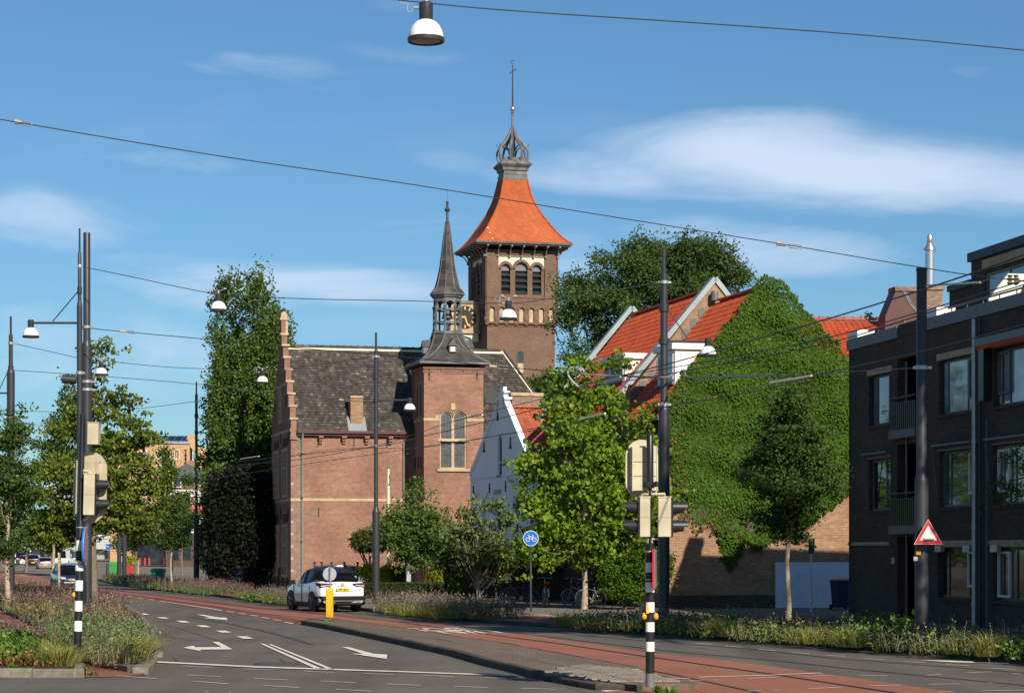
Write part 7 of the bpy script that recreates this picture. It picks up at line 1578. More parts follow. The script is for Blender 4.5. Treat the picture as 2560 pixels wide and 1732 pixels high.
# tree at the left edge
B0 = bpt(18, 86, .11)
bl = [(30, 1040, 16, 20), (28, 1085, 22, 30), (10, 1110, 30, 20), (60, 1105, 22, 16), (85, 1120, 18, 14), (15, 1160, 36, 34), (55, 1170, 40, 26), (0, 1210, 44, 40), (60, 1230, 40, 36), (20, 1290, 52, 40), (50, 1340, 44, 32), (-30, 1300, 40, 50), (10, 1370, 40, 24), (-40, 1180, 40, 50)]
tree('street_tree', 'loose green street tree with a pale stake-like trunk at the left edge', B0, 5.5, .115, pb(B0, [(*q, random.uniform(-.6, .6)) for q in bl]), 1150, 15, .22, .115, M['leaf_horn'], M['bark_pale'], nb=26, flat=.6, asp=.7, th=5.6, start=.2, rb=.02, pads=110, pr=.36, edge=.6)
for x, Z, bls, lb_, sz, n_, tr_ in ((134, 150, [(165, 1010, 22, 34), (172, 960, 16, 24), (150, 1060, 36, 40), (180, 1080, 40, 40), (140, 1130, 44, 40), (190, 1160, 50, 50)], 'slim green tree peeping out behind the lime tree', .2, 420, .14),
                                (428, 128, [(412, 1135, 16, 26), (420, 1180, 22, 26), (405, 1220, 30, 28), (430, 1260, 38, 30), (400, 1290, 40, 30), (440, 1310, 34, 30), (420, 1350, 40, 24)], 'small upright green tree in the planting bed left of the far mast', .13, 800, .07),
                                (455, 190, [(470, 1200, 14, 16), (462, 1250, 22, 26), (470, 1300, 26, 26), (455, 1350, 26, 20)], 'bushy green tree half hidden behind the far mast', .18, 330, .1),
                                (340, 165, [(350, 1280, 30, 30), (330, 1320, 36, 30), (365, 1340, 36, 26), (310, 1360, 34, 22)], 'rounded dark green tree before the far shopfront', .18, 460, .1),
                                (66, 230, [(70, 1330, 26, 24), (90, 1350, 34, 20), (110, 1300, 30, 30)], 'distant green street tree behind the parked cars', .25, 260, .15),
                                (150, 205, [(145, 1330, 40, 26), (165, 1345, 30, 22), (130, 1365, 26, 16)], 'dense dark street tree beyond the hatchback', .25, 300, .12)):
    B0 = bpt(x, Z, .1); tree('street_tree', lb_, B0, 4, tr_, pb(B0, [(*q, random.uniform(-.6, .6)) for q in bls]), n_, 16, .36, sz, M['leaf_horn'], M['bark_pale'] if x in (134, 428) else M['bark'], nb=14, group='street trees along the road', asp=.65, th=(EYE - (1330 - HY) * Z / F) + 1.2, start=.4, rb=.015)
# garden trees before the hall
B0 = bpt(1020, 106, .12)
bl = [(1037, 1215, 14, 20), (1040, 1250, 26, 24), (1020, 1290, 42, 26), (1065, 1300, 46, 28), (985, 1305, 34, 20), (1000, 1340, 42, 28), (1050, 1345, 50, 30), (1090, 1330, 32, 24), (1020, 1375, 44, 24), (1070, 1385, 36, 22), (965, 1300, 18, 14)]
tree('street_tree', 'broad green tree with pointed top right in front of the stair turret', B0, 4, .13, pb(B0, [(*q, random.uniform(-.6, .6)) for q in bl]), 950, 16, .2, .125, M['leaf_box'], M['bark'], nb=18, asp=.7, th=3.6, start=.5, rb=.02, pads=95, pr=.34)
B0 = bpt(1069, 112, .12); bl = [(1085, 1360, 40, 22), (1050, 1390, 30, 20)]
tree('garden_tree', 'low green garden tree behind the metal fence', B0, 2.4, .2, pb(B0, bl), 160, 20, .35, .14, M['leaf_box'], M['bark'], nb=6, th=2.4)
B0 = bpt(1195, 96, .12)
bl = [(1195, 1252, 14, 12), (1180, 1290, 18, 18), (1240, 1268, 20, 14), (1258, 1300, 20, 16), (1150, 1335, 40, 26), (1200, 1340, 40, 26), (1250, 1345, 26, 22), (1170, 1375, 56, 22), (1235, 1380, 46, 20), (1130, 1385, 30, 22), (1275, 1290, 16, 16)]
tree('fig_tree', 'sprawling fig tree with bare twigs against the white house', B0, 2.4, .09, pb(B0, [(*q, random.uniform(-.6, .4)) for q in bl]), 560, 9, .18, .19, M['leaf_fig'], M['bark_pale'], nb=90, asp=.55, up=.9, th=2.0, start=.1, rb=.011, pads=50, pr=.36, edge=.8)
B0 = bpt(925, 111, .12)
bl = [(925, 1352, 46, 27), (905, 1352, 30, 26), (945, 1352, 30, 26), (925, 1362, 48, 18)]
tree('globe_tree', 'small clipped round tree on a slim trunk by the flagpole', B0, 1.6, .09, pb(B0, bl), 520, 20, .14, .105, M['leaf_globe'], M['bark_dark'], nb=10, edge=.2, th=1.9, asp=.7)
# ivy-smothered fence and hedges along the pavement
def hedge(name, label, x0, x1, yt, yb, Z, dp, m, n, size, cat='hedge', lump=.15, z0=.12):
    B0 = bpt((x0 + x1) / 2, Z, z0); t = thing(name, label, cat, tuple(B0)); wd = (x1 - x0) / 2 * Z / F; h = hz(yt, Z) - z0; zb = max(hz(yb, Z) - z0, 0)
    u = rng.uniform(-1, 1, (n, 3)); f = rng.integers(0, 3, n); s_ = np.sign(u); u[f == 0, 1] = -1 + np.abs(rng.normal(size=(f == 0).sum())) * .12; u[f == 1, 2] = 1 - np.abs(rng.normal(size=(f == 1).sum())) * .08; u[f == 2, 0] = (s_[f == 2, 0]) * (1 - np.abs(rng.normal(size=(f == 2).sum())) * .05)
    C = u * [wd, dp / 2, (h - zb) / 2] + [0, dp / 2, (h + zb) / 2]
    C[:, 2] += lump * h * np.sin(C[:, 0] * 2.3 + C[:, 1]) * .3; C += rng.normal(size=C.shape) * .05 * lump / .15
    leaf_mesh('foliage', C, size, m, t, asp=.7, kind='stuff')
    b = MB(); b.box(-wd * .96, wd * .96, .12, dp * .9, 0, h * .9); b.build('hedge_core', M['bark_dark'], t); return t
hedge('clipped_hedge', 'low dark clipped hedge below the metal fence', 905, 1128, 1457, 1502, 103, 1.2, M['leaf_dark'], 9000, .07, lump=.05)
B0 = bpt(1240, 97, .12)
bl = [(1150, 1395, 60, 26), (1120, 1415, 34, 22), (1190, 1420, 60, 30), (1250, 1405, 60, 30), (1225, 1440, 50, 20), (1150, 1440, 40, 20), (1300, 1390, 50, 24), (1340, 1400, 40, 26), (1390, 1395, 40, 24), (1140, 1470, 25, 14), (1310, 1360, 40, 20), (1370, 1370, 36, 20)]
tree('ivy_thicket', 'overgrown thicket hanging over the garden wall behind the bicycles', B0, 1.8, .05, pb(B0, [(*q, random.uniform(-.4, .3)) for q in bl]), 1200, 20, .16, .10, M['leaf_box'], M['bark_dark'], nb=12, cat='shrub', asp=.7)
B0 = bpt(1560, 84, .12)
bl = [(1545, 1440, 50, 30), (1590, 1410, 40, 36), (1560, 1475, 60, 26), (1600, 1380, 30, 26), (1530, 1420, 30, 26), (1620, 1440, 30, 40), (1665, 1420, 22, 40)]
tree('ivy_bush', 'rounded ivy bush at the foot of the signal pole, right of the bicycles', B0, 1.4, .05, pb(B0, bl), 900, 20, .2, .085, M['leaf_ivy'], M['bark_dark'], nb=6, cat='shrub', asp=.75)
b = MB(); t = thing('garden_wall', 'low dark brick garden wall behind the parked bicycles', 'wall', tuple(bpt(1120, 99, .12)), R(8)); b.box(0, 6.4, 0, .25, 0, 1.1); b.build('wall', M['brick_dark'], t); b = MB(); b.box(-.03, 6.43, -.04, .29, 1.1, 1.17); b.build('coping', M['old_kerb'], t)
for x, y, r_, Z in ((880 + 45, 1430, 30, 109), (965, 1435, 28, 109), (1000, 1437, 24, 108.5), (1092, 1440, 22, 108)):
    B0 = bpt(x, Z, .12); lb_ = {925: 'golden green rounded shrub behind the fence, nearest the SUV', 965: 'golden rounded shrub behind the fence at the foot of the flagpole', 1000: 'dark green rounded shrub behind the fence', 1092: 'golden rounded shrub at the right end of the fence'}[x]
    tree('rounded_shrub', lb_, B0, .6, .04, pb(B0, [(x, y, r_, 22)]), 260, 16, .16, .08, M['leaf_dark'] if x == 1000 else M['leaf_yellow'], M['bark_dark'], nb=4, cat='shrub', group='rounded shrubs behind the fence', asp=.7)
B0 = bpt(323, 190, .12); tree('potted_shrub', 'round golden shrub in a pot beside the red boxes', B0, .7, .05, pb(B0, [(324, 1402, 11, 12)]), 200, 14, .2, .14, M['leaf_yellow'], M['bark_dark'], nb=3, cat='shrub', asp=.7)
# dark shrubbery deeper in the garden, keeps the space under the trees closed
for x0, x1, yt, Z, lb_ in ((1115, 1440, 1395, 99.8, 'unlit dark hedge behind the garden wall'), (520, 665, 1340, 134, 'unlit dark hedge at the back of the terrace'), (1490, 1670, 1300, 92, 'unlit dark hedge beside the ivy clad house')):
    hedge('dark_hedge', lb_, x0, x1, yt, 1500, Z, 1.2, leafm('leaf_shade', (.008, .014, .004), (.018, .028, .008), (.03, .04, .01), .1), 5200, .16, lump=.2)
# trees standing just outside the right edge: their shade lies over the far beds and the massive mast
B0 = Vector((13.5, 51.3, .12)); bl = [(random.uniform(-.2, .2), random.uniform(-.2, .2), 2.6 + k * .95, 2.35 - .17 * k, 2.35 - .17 * k, .42) for k in range(12)]
tree('conifer_tree', 'conifer whose light green twigs reach in at the right edge', B0, 14, .2, bl, 1700, 16, .2, .13, M['leaf_horn'], M['bark'], nb=60, asp=.22, up=.2, th=13.5, edge=.7, pads=180, pr=.3)
B0 = Vector((17.9, 38, .12)); bl = [(random.uniform(-2.2, 2.2), random.uniform(-2.2, 2.2), 5.5 + k * .75, 2.2, 2.2, 1.9) for k in range(26)]
tree('tall_street_tree', 'tall broad street tree just outside the right edge', B0, 22, .4, bl, 3600, 14, .4, .34, M['leaf_horn'], M['bark'], nb=30, th=20, edge=.8, pads=320, pr=.7)
# far tree line closing the view
B0 = Vector((-70, 620, 0)); t = link('far_woods', None, None, loc=tuple(B0), kind='stuff')
bl = []
for k in range(70):
    x = -260 + k * 7.6; bl.append((x, random.uniform(-20, 20), random.uniform(2, 7), random.uniform(7, 12), 8, random.uniform(5, 10)))
crown('far_woods', bl, 3000, 9, 2.6, 1.6, M['leaf_locust'], t, kind='stuff')
bl = [(x, random.uniform(-20, 20), random.uniform(2, 9), random.uniform(6, 11), 8, random.uniform(6, 11)) for x in np.arange(150, 320, 8)]
crown('far_woods', bl, 900, 9, 2.6, 1.6, M['leaf_locust'], t, kind='stuff')

# ivy on the gable: leaves over a ragged outline, a few bare stems below
IV = [(1915, 689), (1945, 697), (1968, 722), (1996, 752), (2030, 795), (2052, 822), (2088, 850), (2127, 925), (2155, 965), (2155, 1212), (2120, 1232), (2085, 1265), (2050, 1290), (1990, 1330), (1930, 1352), (1890, 1380), (1858, 1345), (1846, 1400), (1825, 1430), (1803, 1400), (1795, 1340),
      (1776, 1305), (1745, 1312), (1720, 1270), (1692, 1262), (1678, 1200), (1670, 1080), (1668, 1000), (1692, 945), (1732, 903), (1772, 857), (1813, 812), (1850, 767), (1872, 730), (1893, 703)]
ivp = [I1.f(x, y, 0) for x, y in IV]
xs_, zs_ = [p[0] for p in ivp], [p[1] for p in ivp]
def pin(pts, poly_):
    x, y = pts[:, 0], pts[:, 1]; c = np.zeros(len(pts), bool); j = len(poly_) - 1
    for i in range(len(poly_)):
        a, b_ = poly_[i], poly_[j]; c ^= ((a[1] > y) != (b_[1] > y)) & (x < (b_[0] - a[0]) * (y - a[1]) / (b_[1] - a[1] + 1e-12) + a[0]); j = i
    return c
def ivy(par, poly_, n, dep0, thick, m, size, lump=True, asp=.62, rag=.10):
    x0, x1 = min(p[0] for p in poly_), max(p[0] for p in poly_); z0, z1 = min(p[1] for p in poly_), max(p[1] for p in poly_)
    q = rng.uniform([x0 - .1, z0], [x1, z1 + .1], (n * 2, 2)); jq = q + np.stack([np.sin(q[:, 1] * 7 + 1.3) + np.sin(q[:, 1] * 17), np.sin(q[:, 0] * 8) + np.sin(q[:, 0] * 19 + 2)], 1) * rag + rng.normal(size=q.shape) * rag * .5
    q = q[pin(jq, poly_)][:n]
    d = thick * (.5 + .28 * np.sin(q[:, 0] * 3.1 + np.sin(q[:, 1] * 2.3) * 1.5) + .28 * np.sin(q[:, 1] * 4.3 + q[:, 0]))
    C = np.stack([q[:, 0], dep0 - d * rng.uniform(.2, 1.15, len(q)) - .02, q[:, 1]], 1)
    return leaf_mesh('ivy', C, size, m, par, asp=asp, up=1.1, nrm=np.tile([0, -1, .25], (len(C), 1)), kind='stuff')
ie = I1.e
ivy(ie, ivp, 68000, -.0, .24, M['leaf_ivy'], .10, rag=.04)
ivy(ie, [I1.f(x, y, 0) for x, y in [(1668, 990), (1700, 940), (1712, 1020), (1706, 1130), (1716, 1240), (1740, 1290), (1800, 1260), (1880, 1330), (1850, 1350), (1780, 1330), (1730, 1330), (1690, 1290), (1672, 1200)]], 1500, .0, .26, M['leaf_ivy_brown'], .12)
b = MB()
for k in range(34):
    x, y = random.uniform(1840, 1905), 1300; p = I1.f(x, y, 0); q = I1.f(x + random.uniform(-12, 12), y + random.uniform(40, 95), 0); b.tube([(p[0], -.03, p[1]), ((p[0] + q[0]) / 2 + random.uniform(-.1, .1), -.04, (p[1] + q[1]) / 2), (q[0], -.03, q[1])], .012, 4)
for k in range(16):
    x, y = random.uniform(1700, 1760), 1255; p = I1.f(x, y, 0); q = I1.f(x + random.uniform(-10, 30), y + random.uniform(30, 80), 0); b.tube([(p[0], -.03, p[1]), (q[0], -.05, q[1])], .01, 4)
b.build('ivy_stem', M['bark'], ie, kind='stuff')
# side growth round the left corner and creepers on the taller gable
C = np.stack([rng.uniform(-.3, .0, 2600), rng.uniform(0, 2.2, 2600), rng.uniform(1.2, 8.0, 2600)], 1); leaf_mesh('ivy', C, .14, M['leaf_ivy'], ie, up=.9, asp=.65, kind='stuff')
def along(x0, y0, x1, y1, n, w_): t = rng.uniform(0, 1, n); return [(x0 + (x1 - x0) * a + random.gauss(0, w_), y0 + (y1 - y0) * a + random.gauss(0, w_)) for a in t]
q = [I2.f(x, y, D1) for x, y in along(1745, 770, 1690, 830, 170, 5) + along(1690, 830, 1600, 945, 330, 7) + along(1570, 925, 1640, 918, 240, 5) + along(1560, 950, 1590, 1000, 200, 12)]
leaf_mesh('creeper', np.array([(a, D1 - random.uniform(.03, .2), c) for a, c in q]), .12, M['leaf_ivy_brown'], I2.e, up=.8, asp=.6, kind='stuff')
q = [K1.f(x, y, 1.5) for x, y in along(2130, 830, 2140, 850, 60, 8)] ; leaf_mesh('creeper', np.array([(a, 1.1 + (c - zev) * .0 + random.uniform(-.3, .1), c) for a, c in q]), .14, M['leaf_ivy_brown'], K1.e, kind='stuff')
q = [K1.f(x, y, -1) for x, y in along(2090, 895, 2125, 925, 260, 12)]; leaf_mesh('climber', np.array([(a, -1 + random.uniform(-.3, .1), c) for a, c in q]), .14, M['leaf_lime'], K1.e, kind='stuff')
q = [K1.f(x, y, 3) for x, y in along(2160, 795, 2175, 788, 60, 5)]; leaf_mesh('climber', np.array([(a, 3 + random.uniform(-.2, .2), c) for a, c in q]), .14, M['leaf_horn'], K1.e, kind='stuff')

# ---------------------------------------------------------------- planting beds
def in_poly_pts(poly_, n):
    pl = [(p[0], p[1]) for p in poly_]; x0, x1 = min(p[0] for p in pl), max(p[0] for p in pl); y0, y1 = min(p[1] for p in pl), max(p[1] for p in pl); o = np.zeros((0, 2))
    while len(o) < n:
        q = rng.uniform([x0, y0], [x1, y1], (n * 3 + 50, 2)); o = np.concatenate([o, q[pin(q, pl)]])
    return o[:n]
BED = {}
def tufts(kind, pts, z, hh, per, sc=1.0):
    """kind of plant at each point; gathered and built bed by bed"""
    BED.setdefault(kind, []).append((np.asarray(pts), z, hh, per, sc))
def build_bed(label):
    for kind, L in BED.items():
        B, Hh = [], []
        for pts, z, hh, per, sc in L:
            c = np.repeat(pts, per, 0); r = {'grass': .09, 'sage': .16, 'lavender': .17, 'herb': .22, 'leafy': .2, 'rust': .15, 'stalks': .16}[kind] * sc
            c = c + rng.normal(size=c.shape) * r; B.append(np.concatenate([c, np.full((len(c), 1), z)], 1)); Hh.append(np.repeat(hh * rng.uniform(.75, 1.15, len(pts)), per) * rng.uniform(.7, 1.08, len(c)))
            ctr = np.repeat(pts, per, 0)
            L_off = c - ctr
            Hh[-1] = Hh[-1]
            if kind == 'grass': off = L_off / .09 * .38 / sc
            else: off = L_off / r * .16
            B[-1] = (B[-1], off)
        Bp = np.concatenate([q[0] for q in B]); of = np.concatenate([q[1] for q in B]); hh = np.concatenate(Hh); n = len(Bp)
        D = np.concatenate([of + rng.normal(size=(n, 2)) * .10, np.ones((n, 1))], 1); D /= np.linalg.norm(D, axis=1)[:, None]
        if kind == 'grass': blades('tall_grass', Bp, D, hh, .006, .55, M['grass'], kind='stuff')
        elif kind in ('sage', 'lavender', 'stalks'):
            o, tip = blades('flower_stalks', Bp, D, hh, .0045, .06, M['stalk' if kind == 'stalks' else 'herb'], kind='stuff')
            k_ = 9 if kind != 'stalks' else 3; t = rng.uniform(.48 if kind != 'stalks' else .85, 1.0, (n, k_)); Cc = Bp[:, None] + (tip - Bp)[:, None] * t[..., None]; Cc = Cc.reshape(-1, 3) + rng.normal(size=(n * k_, 3)) * .012
            leaf_mesh('flower_spikes', Cc, .050, M[{'sage': 'sage', 'lavender': 'lavender', 'stalks': 'stalk'}[kind]], asp=.6, up=-.6, kind='stuff')
            Cl = Bp[:, None] + D[:, None] * hh[:, None, None] * rng.uniform(.02, .55, (n, 4))[..., None]; Cl = Cl.reshape(-1, 3) + rng.normal(size=(n * 4, 3)) * .04; leaf_mesh('herb_leaves', Cl, .075, M['herb'], asp=.4, up=-.3, kind='stuff')
        else:
            k_ = {'herb': 7, 'leafy': 7, 'rust': 3}[kind]; mt = {'herb': 'herb', 'leafy': 'herb_green', 'rust': 'rust_leaf'}[kind]
            Cl = Bp[:, None] + D[:, None] * (hh[:, None] * rng.uniform(.05, 1.0, (n, k_)))[..., None]; Cl = Cl.reshape(-1, 3) + rng.normal(size=(n * k_, 3)) * .05
            leaf_mesh('herb_leaves' if kind != 'rust' else 'withered_leaves', Cl, {'herb': .075, 'leafy': .12, 'rust': .11}[kind], M[mt], asp={'herb': .35, 'leafy': .5, 'rust': .6}[kind], up=-.2, kind='stuff')
            if kind == 'herb': blades('herb_stems', Bp, D, hh, .005, .15, M['stalk'], kind='stuff')
    BED.clear()
# big bed at the left
mainbed = px([(338, 1658), (338, 1640), (331, 1592), (318, 1544), (300, 1517), (235, 1494), (150, 1478), (60, 1466), (-60, 1458), (-60, 1500), (0, 1524), (80, 1562), (140, 1608), (200, 1650), (262, 1660), (312, 1672)], .11)
tufts('sage', in_poly_pts(px([(331, 1594), (318, 1546), (300, 1519), (235, 1496), (60, 1468), (-60, 1462), (-60, 1500), (0, 1522), (110, 1570), (250, 1590), (312, 1600)], .11), 330), .11, .80, 9)
tufts('stalks', in_poly_pts(px([(331, 1600), (318, 1546), (235, 1496), (60, 1468), (-60, 1500), (80, 1560), (200, 1640)], .11), 130), .11, .86, 6)
tufts('lavender', in_poly_pts(px([(60, 1468), (-60, 1462), (-60, 1505), (0, 1524), (60, 1548)], .11), 30), .11, .7, 9)
tufts('herb', in_poly_pts(px([(335, 1650), (336, 1636), (330, 1600), (250, 1590), (150, 1590), (140, 1608), (200, 1650), (262, 1660), (312, 1670)], .11), 280), .11, .62, 11)
tufts('leafy', in_poly_pts(px([(205, 1645), (250, 1650), (240, 1600), (170, 1595), (165, 1610)], .11), 22), .11, .6, 8)
tufts('grass', np.array([G(*q, .11)[:2] for q in ((321, 1640), (327, 1648), (333, 1643), (317, 1655), (330, 1630), (70, 1530), (95, 1540), (88, 1525), (60, 1535), (314, 1640), (324, 1655), (335, 1652), (323, 1630), (110, 1545))]), .11, .85, 230, 1.3)
tufts('grass', np.array([G(*q, .11)[:2] for q in ((300, 1560), (150, 1520), (20, 1500), (-30, 1510))]), .11, .7, 120)
build_bed('left')
leaf_mesh('crimson_flowers', np.concatenate([np.array([P(x, y, GZ(1640)) for x, y in ((293, 1575), (294, 1578), (291, 1573), (367, 1588), (370, 1586), (365, 1589), (290, 1598), (240, 1595), (232, 1557), (350, 1540), (330, 1548), (262, 1625), (276, 1585), (292, 1570))]) + rng.normal(size=(14, 3)) * .02]), .06, M['crimson'], asp=.9, kind='stuff')
# small front bed
fb_ = [(160, 1660), (110, 1615), (40, 1578), (-60, 1545), (-60, 1664), (100, 1666)]
tufts('leafy', in_poly_pts(px([(110, 1662), (90, 1630), (30, 1615), (-60, 1600), (-60, 1664)], .13), 60), .13, .42, 10)
tufts('grass', np.array([G(*q, .13)[:2] for q in ((140, 1662), (125, 1655), (150, 1655), (115, 1645), (100, 1640), (135, 1648), (155, 1664), (120, 1664), (165, 1660), (85, 1640))]), .13, .62, 200, 1.2)
tufts('sage', in_poly_pts(px([(120, 1640), (110, 1612), (40, 1578), (-60, 1545), (-60, 1620)], .13), 55), .13, .52, 5)
tufts('rust', in_poly_pts(px([(125, 1666), (20, 1666), (20, 1650), (110, 1652)], .13), 24), .13, .22, 5)
tufts('herb', in_poly_pts(px([(60, 1620), (-60, 1580), (-60, 1640), (0, 1640)], .13), 24), .13, .4, 8)
build_bed('front')
# far side beds
def fbed(poly_px, kinds, dens, z=.12):
    g = px(poly_px, z)
    for kd, n, h, per in kinds: tufts(kd, in_poly_pts(g, n), z, h, per)
def rows_back(pts, back=2.2):   # a strip behind the kerb
    a = [G(*p, .12) for p in pts]; return a + [q + Vector((.42 * back + .0, back, 0)) * .9 for q in a][::-1]
def strip_bed(pts, kinds, back=2.0, inset_=.25):
    a = [G(*p, .12) for p in pts]; f_ = [q + Vector((.28, .12, 0)) for q in a]; r = [q + Vector((.28 + back * .9, back * .45, 0)) for q in a][::-1]
    for kd, n, h, per in kinds: tufts(kd, in_poly_pts(f_ + r, n), .12, h, per)
strip_bed([(240, 1450), (278, 1459), (355, 1471), (474, 1484), (505, 1486)], [('lavender', 190, .75, 9), ('sage', 70, .8, 9), ('herb', 90, .5, 9), ('leafy', 40, .5, 8)], back=2.6)
strip_bed([(400, 1476), (474, 1484), (510, 1487)], [('sage', 60, .95, 10)], back=2.2)
strip_bed([(580, 1496), (643, 1504), (700, 1511), (720, 1513)], [('sage', 40, .8, 9), ('lavender', 60, .7, 9), ('herb', 40, .5, 9), ('leafy', 25, .5, 9)], back=2.2)
strip_bed([(908, 1527), (970, 1534), (1053, 1543), (1112, 1548)], [('lavender', 150, .85, 10), ('stalks', 50, .9, 7), ('herb', 40, .5, 9)], back=2.4)
tufts('grass', np.array([G(*q, .12)[:2] for q in ((1010, 1537), (1030, 1539), (1048, 1540), (1065, 1542), (1080, 1544), (1098, 1545), (1112, 1546), (990, 1534), (1070, 1538), (1040, 1535), (1090, 1540), (605, 1494), (620, 1496), (640, 1499), (683, 1505), (696, 1507))]), .12, .62, 150, 1.4)
strip_bed([(1350, 1566), (1500, 1575), (1650, 1585), (1807, 1596), (1991, 1610), (2237, 1629), (2560, 1649), (2700, 1660)], [('lavender', 90, .55, 8), ('sage', 60, .62, 6), ('herb', 260, .5, 9), ('leafy', 150, .42, 9), ('stalks', 90, .8, 5)], back=3.4)
tufts('grass', np.array([G(*q, .12)[:2] for q in ((1780, 1589), (1800, 1590), (1820, 1591), (1795, 1585), (1812, 1586), (1400, 1565), (1430, 1567), (1460, 1569), (1500, 1571), (2120, 1616), (2140, 1617), (2110, 1613), (2130, 1612), (2010, 1607), (2030, 1609), (2400, 1634), (2470, 1640), (2480, 1636), (1690, 1583))]), .12, .75, 150, 1.5)
strip_bed([(2040, 1613), (2140, 1621)], [('leafy', 14, .7, 8)], back=1.5)
build_bed('far')
# weeds along the kerb
for q in ((44, 1690), (216, 1690), (2220, 1630), (2300, 1634), (2390, 1642), (2420, 1642), (1660, 1726), (824, 1553), (1672, 1729)):
    g_ = G(*q, .0 if q[0] > 2000 or q[0] < 300 else .1)
    tufts('leafy', np.array([g_[:2]]), .0, .12, 10, .5)
    tufts('grass', np.array([g_[:2]]), .0, .2, 16)
build_bed('kerb')
# ---------------------------------------------------------------- vehicles
def paint(name, col, rough=.22, metal=.0, coat=.6):
    m, t, b = mat(name); b.inputs['Base Color'].default_value = (*col, 1); b.inputs['Roughness'].default_value = rough; b.inputs['Metallic'].default_value = metal
    b.inputs['Coat Weight'].default_value = coat; b.inputs['Coat Roughness'].default_value = .05; return m
M['car_glass'] = glass('car_glass', (.006, .006, .007), rough=.06, spec=.22, wob=.0)
M['trim'] = plain('black_trim', (.007, .007, .007), rough=.6, var=.1, spec=.2)
M['tail_red'] = plain('tail_light_red', (.35, .01, .012), rough=.2, spec=.8, var=.05)
M['lamp_clear'] = plain('headlight_clear', (.45, .47, .5), rough=.15, spec=1.0, var=.3, scale=12)
M['plate'] = plain('number_plate', (.85, .50, .02), rough=.5, var=.03)
M['tyre_rim'] = plain('alloy_dark', (.10, .10, .11), rough=.35, metal=.6)
def car(name, label, cat, loc, head, L, Wd, H, body, roofm=None, stations=None, cabin=None, belt=.95, clr=.2, wr=.32, wb=None, plate='', detail=True, group=None, front=True, kind='hatch', trim=True):
    """x forward, y to the car's left, z up; origin on the ground at mid length"""
    t = thing(name, label, cat, tuple(loc), head, group); w_ = Wd / 2; wb = wb or L * .6
    if kind == 'suv':
        st = [(-.500, .82, .58, .92, .78), (-.492, .92, .44, 1.06, .82), (-.465, .98, .34, 1.14, .84), (-.42, 1.0, .30, 1.17, .86), (-.30, 1.0, .27, 1.14, .90), (0, .985, .25, 1.07, .94), (.20, .985, .25, 1.03, .94), (.30, .99, .25, .99, .90), (.40, .97, .26, .93, .86), (.465, .90, .28, .84, .78), (.495, .74, .36, .68, .60)]
        cb = [(-.470, .72, .62, 1.15, 1.21), (-.405, .78, .58, 1.16, 1.50), (-.36, .84, .62, 1.15, 1.59), (-.2, .89, .68, 1.09, 1.63), (.0, .90, .70, 1.05, 1.61), (.09, .89, .70, 1.02, 1.55), (.27, .84, .66, .97, 1.05)]
    elif kind == 'van':
        st = [(-.500, .97, .35, 1.05, .9), (-.49, 1.0, .25, 1.1, .95), (0, 1.0, .22, 1.1, .96), (.30, 1.0, .22, 1.08, .94), (.42, .96, .24, .98, .85), (.49, .85, .3, .8, .7)]
        cb = [(-.495, .95, .86, 1.05, H - .06), (-.48, .96, .87, 1.05, H), (.0, .96, .87, 1.05, H), (.18, .95, .86, 1.05, H - .02), (.36, .90, .75, 1.0, 1.12)]
    else:
        k = H / 1.5
        st = [(-.500, .78, .40, .80 * k, .78), (-.49, .90, .28, .94 * k, .86), (-.45, .97, .22, .98 * k, .9), (-.25, 1.0, .2, .96 * k, .94), (.1, 1.0, .2, .94 * k, .94), (.28, .98, .2, .88 * k, .88), (.42, .93, .2, .78 * k, .8), (.49, .78, .26, .62 * k, .62)]
        cb = [(-.465, .82, .70, .95 * k, 1.02 * k), (-.38, .86, .74, .96 * k, 1.40 * k), (-.2, .9, .76, .95 * k, H), (.02, .9, .76, .94 * k, H - .02), (.10, .88, .74, .93 * k, H - .07), (.29, .82, .66, .88 * k, .94 * k)]
    r_ = []
    for x, ww, zb, zt_, wi in st:
        x *= L; a = w_ * ww; r_.append([(x, -a * .86, zb), (x, -a * .97, zb + .06), (x, -a, zb + (zt_ - zb) * .45), (x, -a * .985, zt_ - .10), (x, -a * .95, zt_ - .03), (x, -w_ * wi * .88, zt_), (x, 0, zt_ + .02), (x, w_ * wi * .88, zt_), (x, a * .95, zt_ - .03), (x, a * .985, zt_ - .10), (x, a, zb + (zt_ - zb) * .45), (x, a * .97, zb + .06), (x, a * .86, zb)])
    b = MB(); b.rings(r_); b.build('body', body, t, smooth=38)
    c_ = []
    for x, wl, wt, z0, z1 in cb: x *= L; c_.append([(x, -w_ * wl, z0 - .06), (x, -w_ * (wl * .45 + wt * .55), (z0 + z1) / 2 + .03), (x, -w_ * wt, z1 - .05), (x, -w_ * wt * .8, z1), (x, w_ * wt * .8, z1), (x, w_ * wt, z1 - .05), (x, w_ * (wl * .45 + wt * .55), (z0 + z1) / 2 + .03), (x, w_ * wl, z0 - .06)])
    b = MB(); b.rings(c_); b.build('windows', M['car_glass'], t, smooth=38)
    # roof skin and pillars
    rr = [c for c, q in zip(c_, cb) if q[4] > (1.35 if kind != 'van' else 1.5) * (H / 1.5 if kind == 'hatch' else 1)]
    b = MB(); b.rings([[(p[0], p[1] * 1.01, p[2] + .012) for p in c[2:6]] for c in rr], closed=False, cap=False); rm = roofm or body
    o = b.build('roof', rm, t, smooth=60)
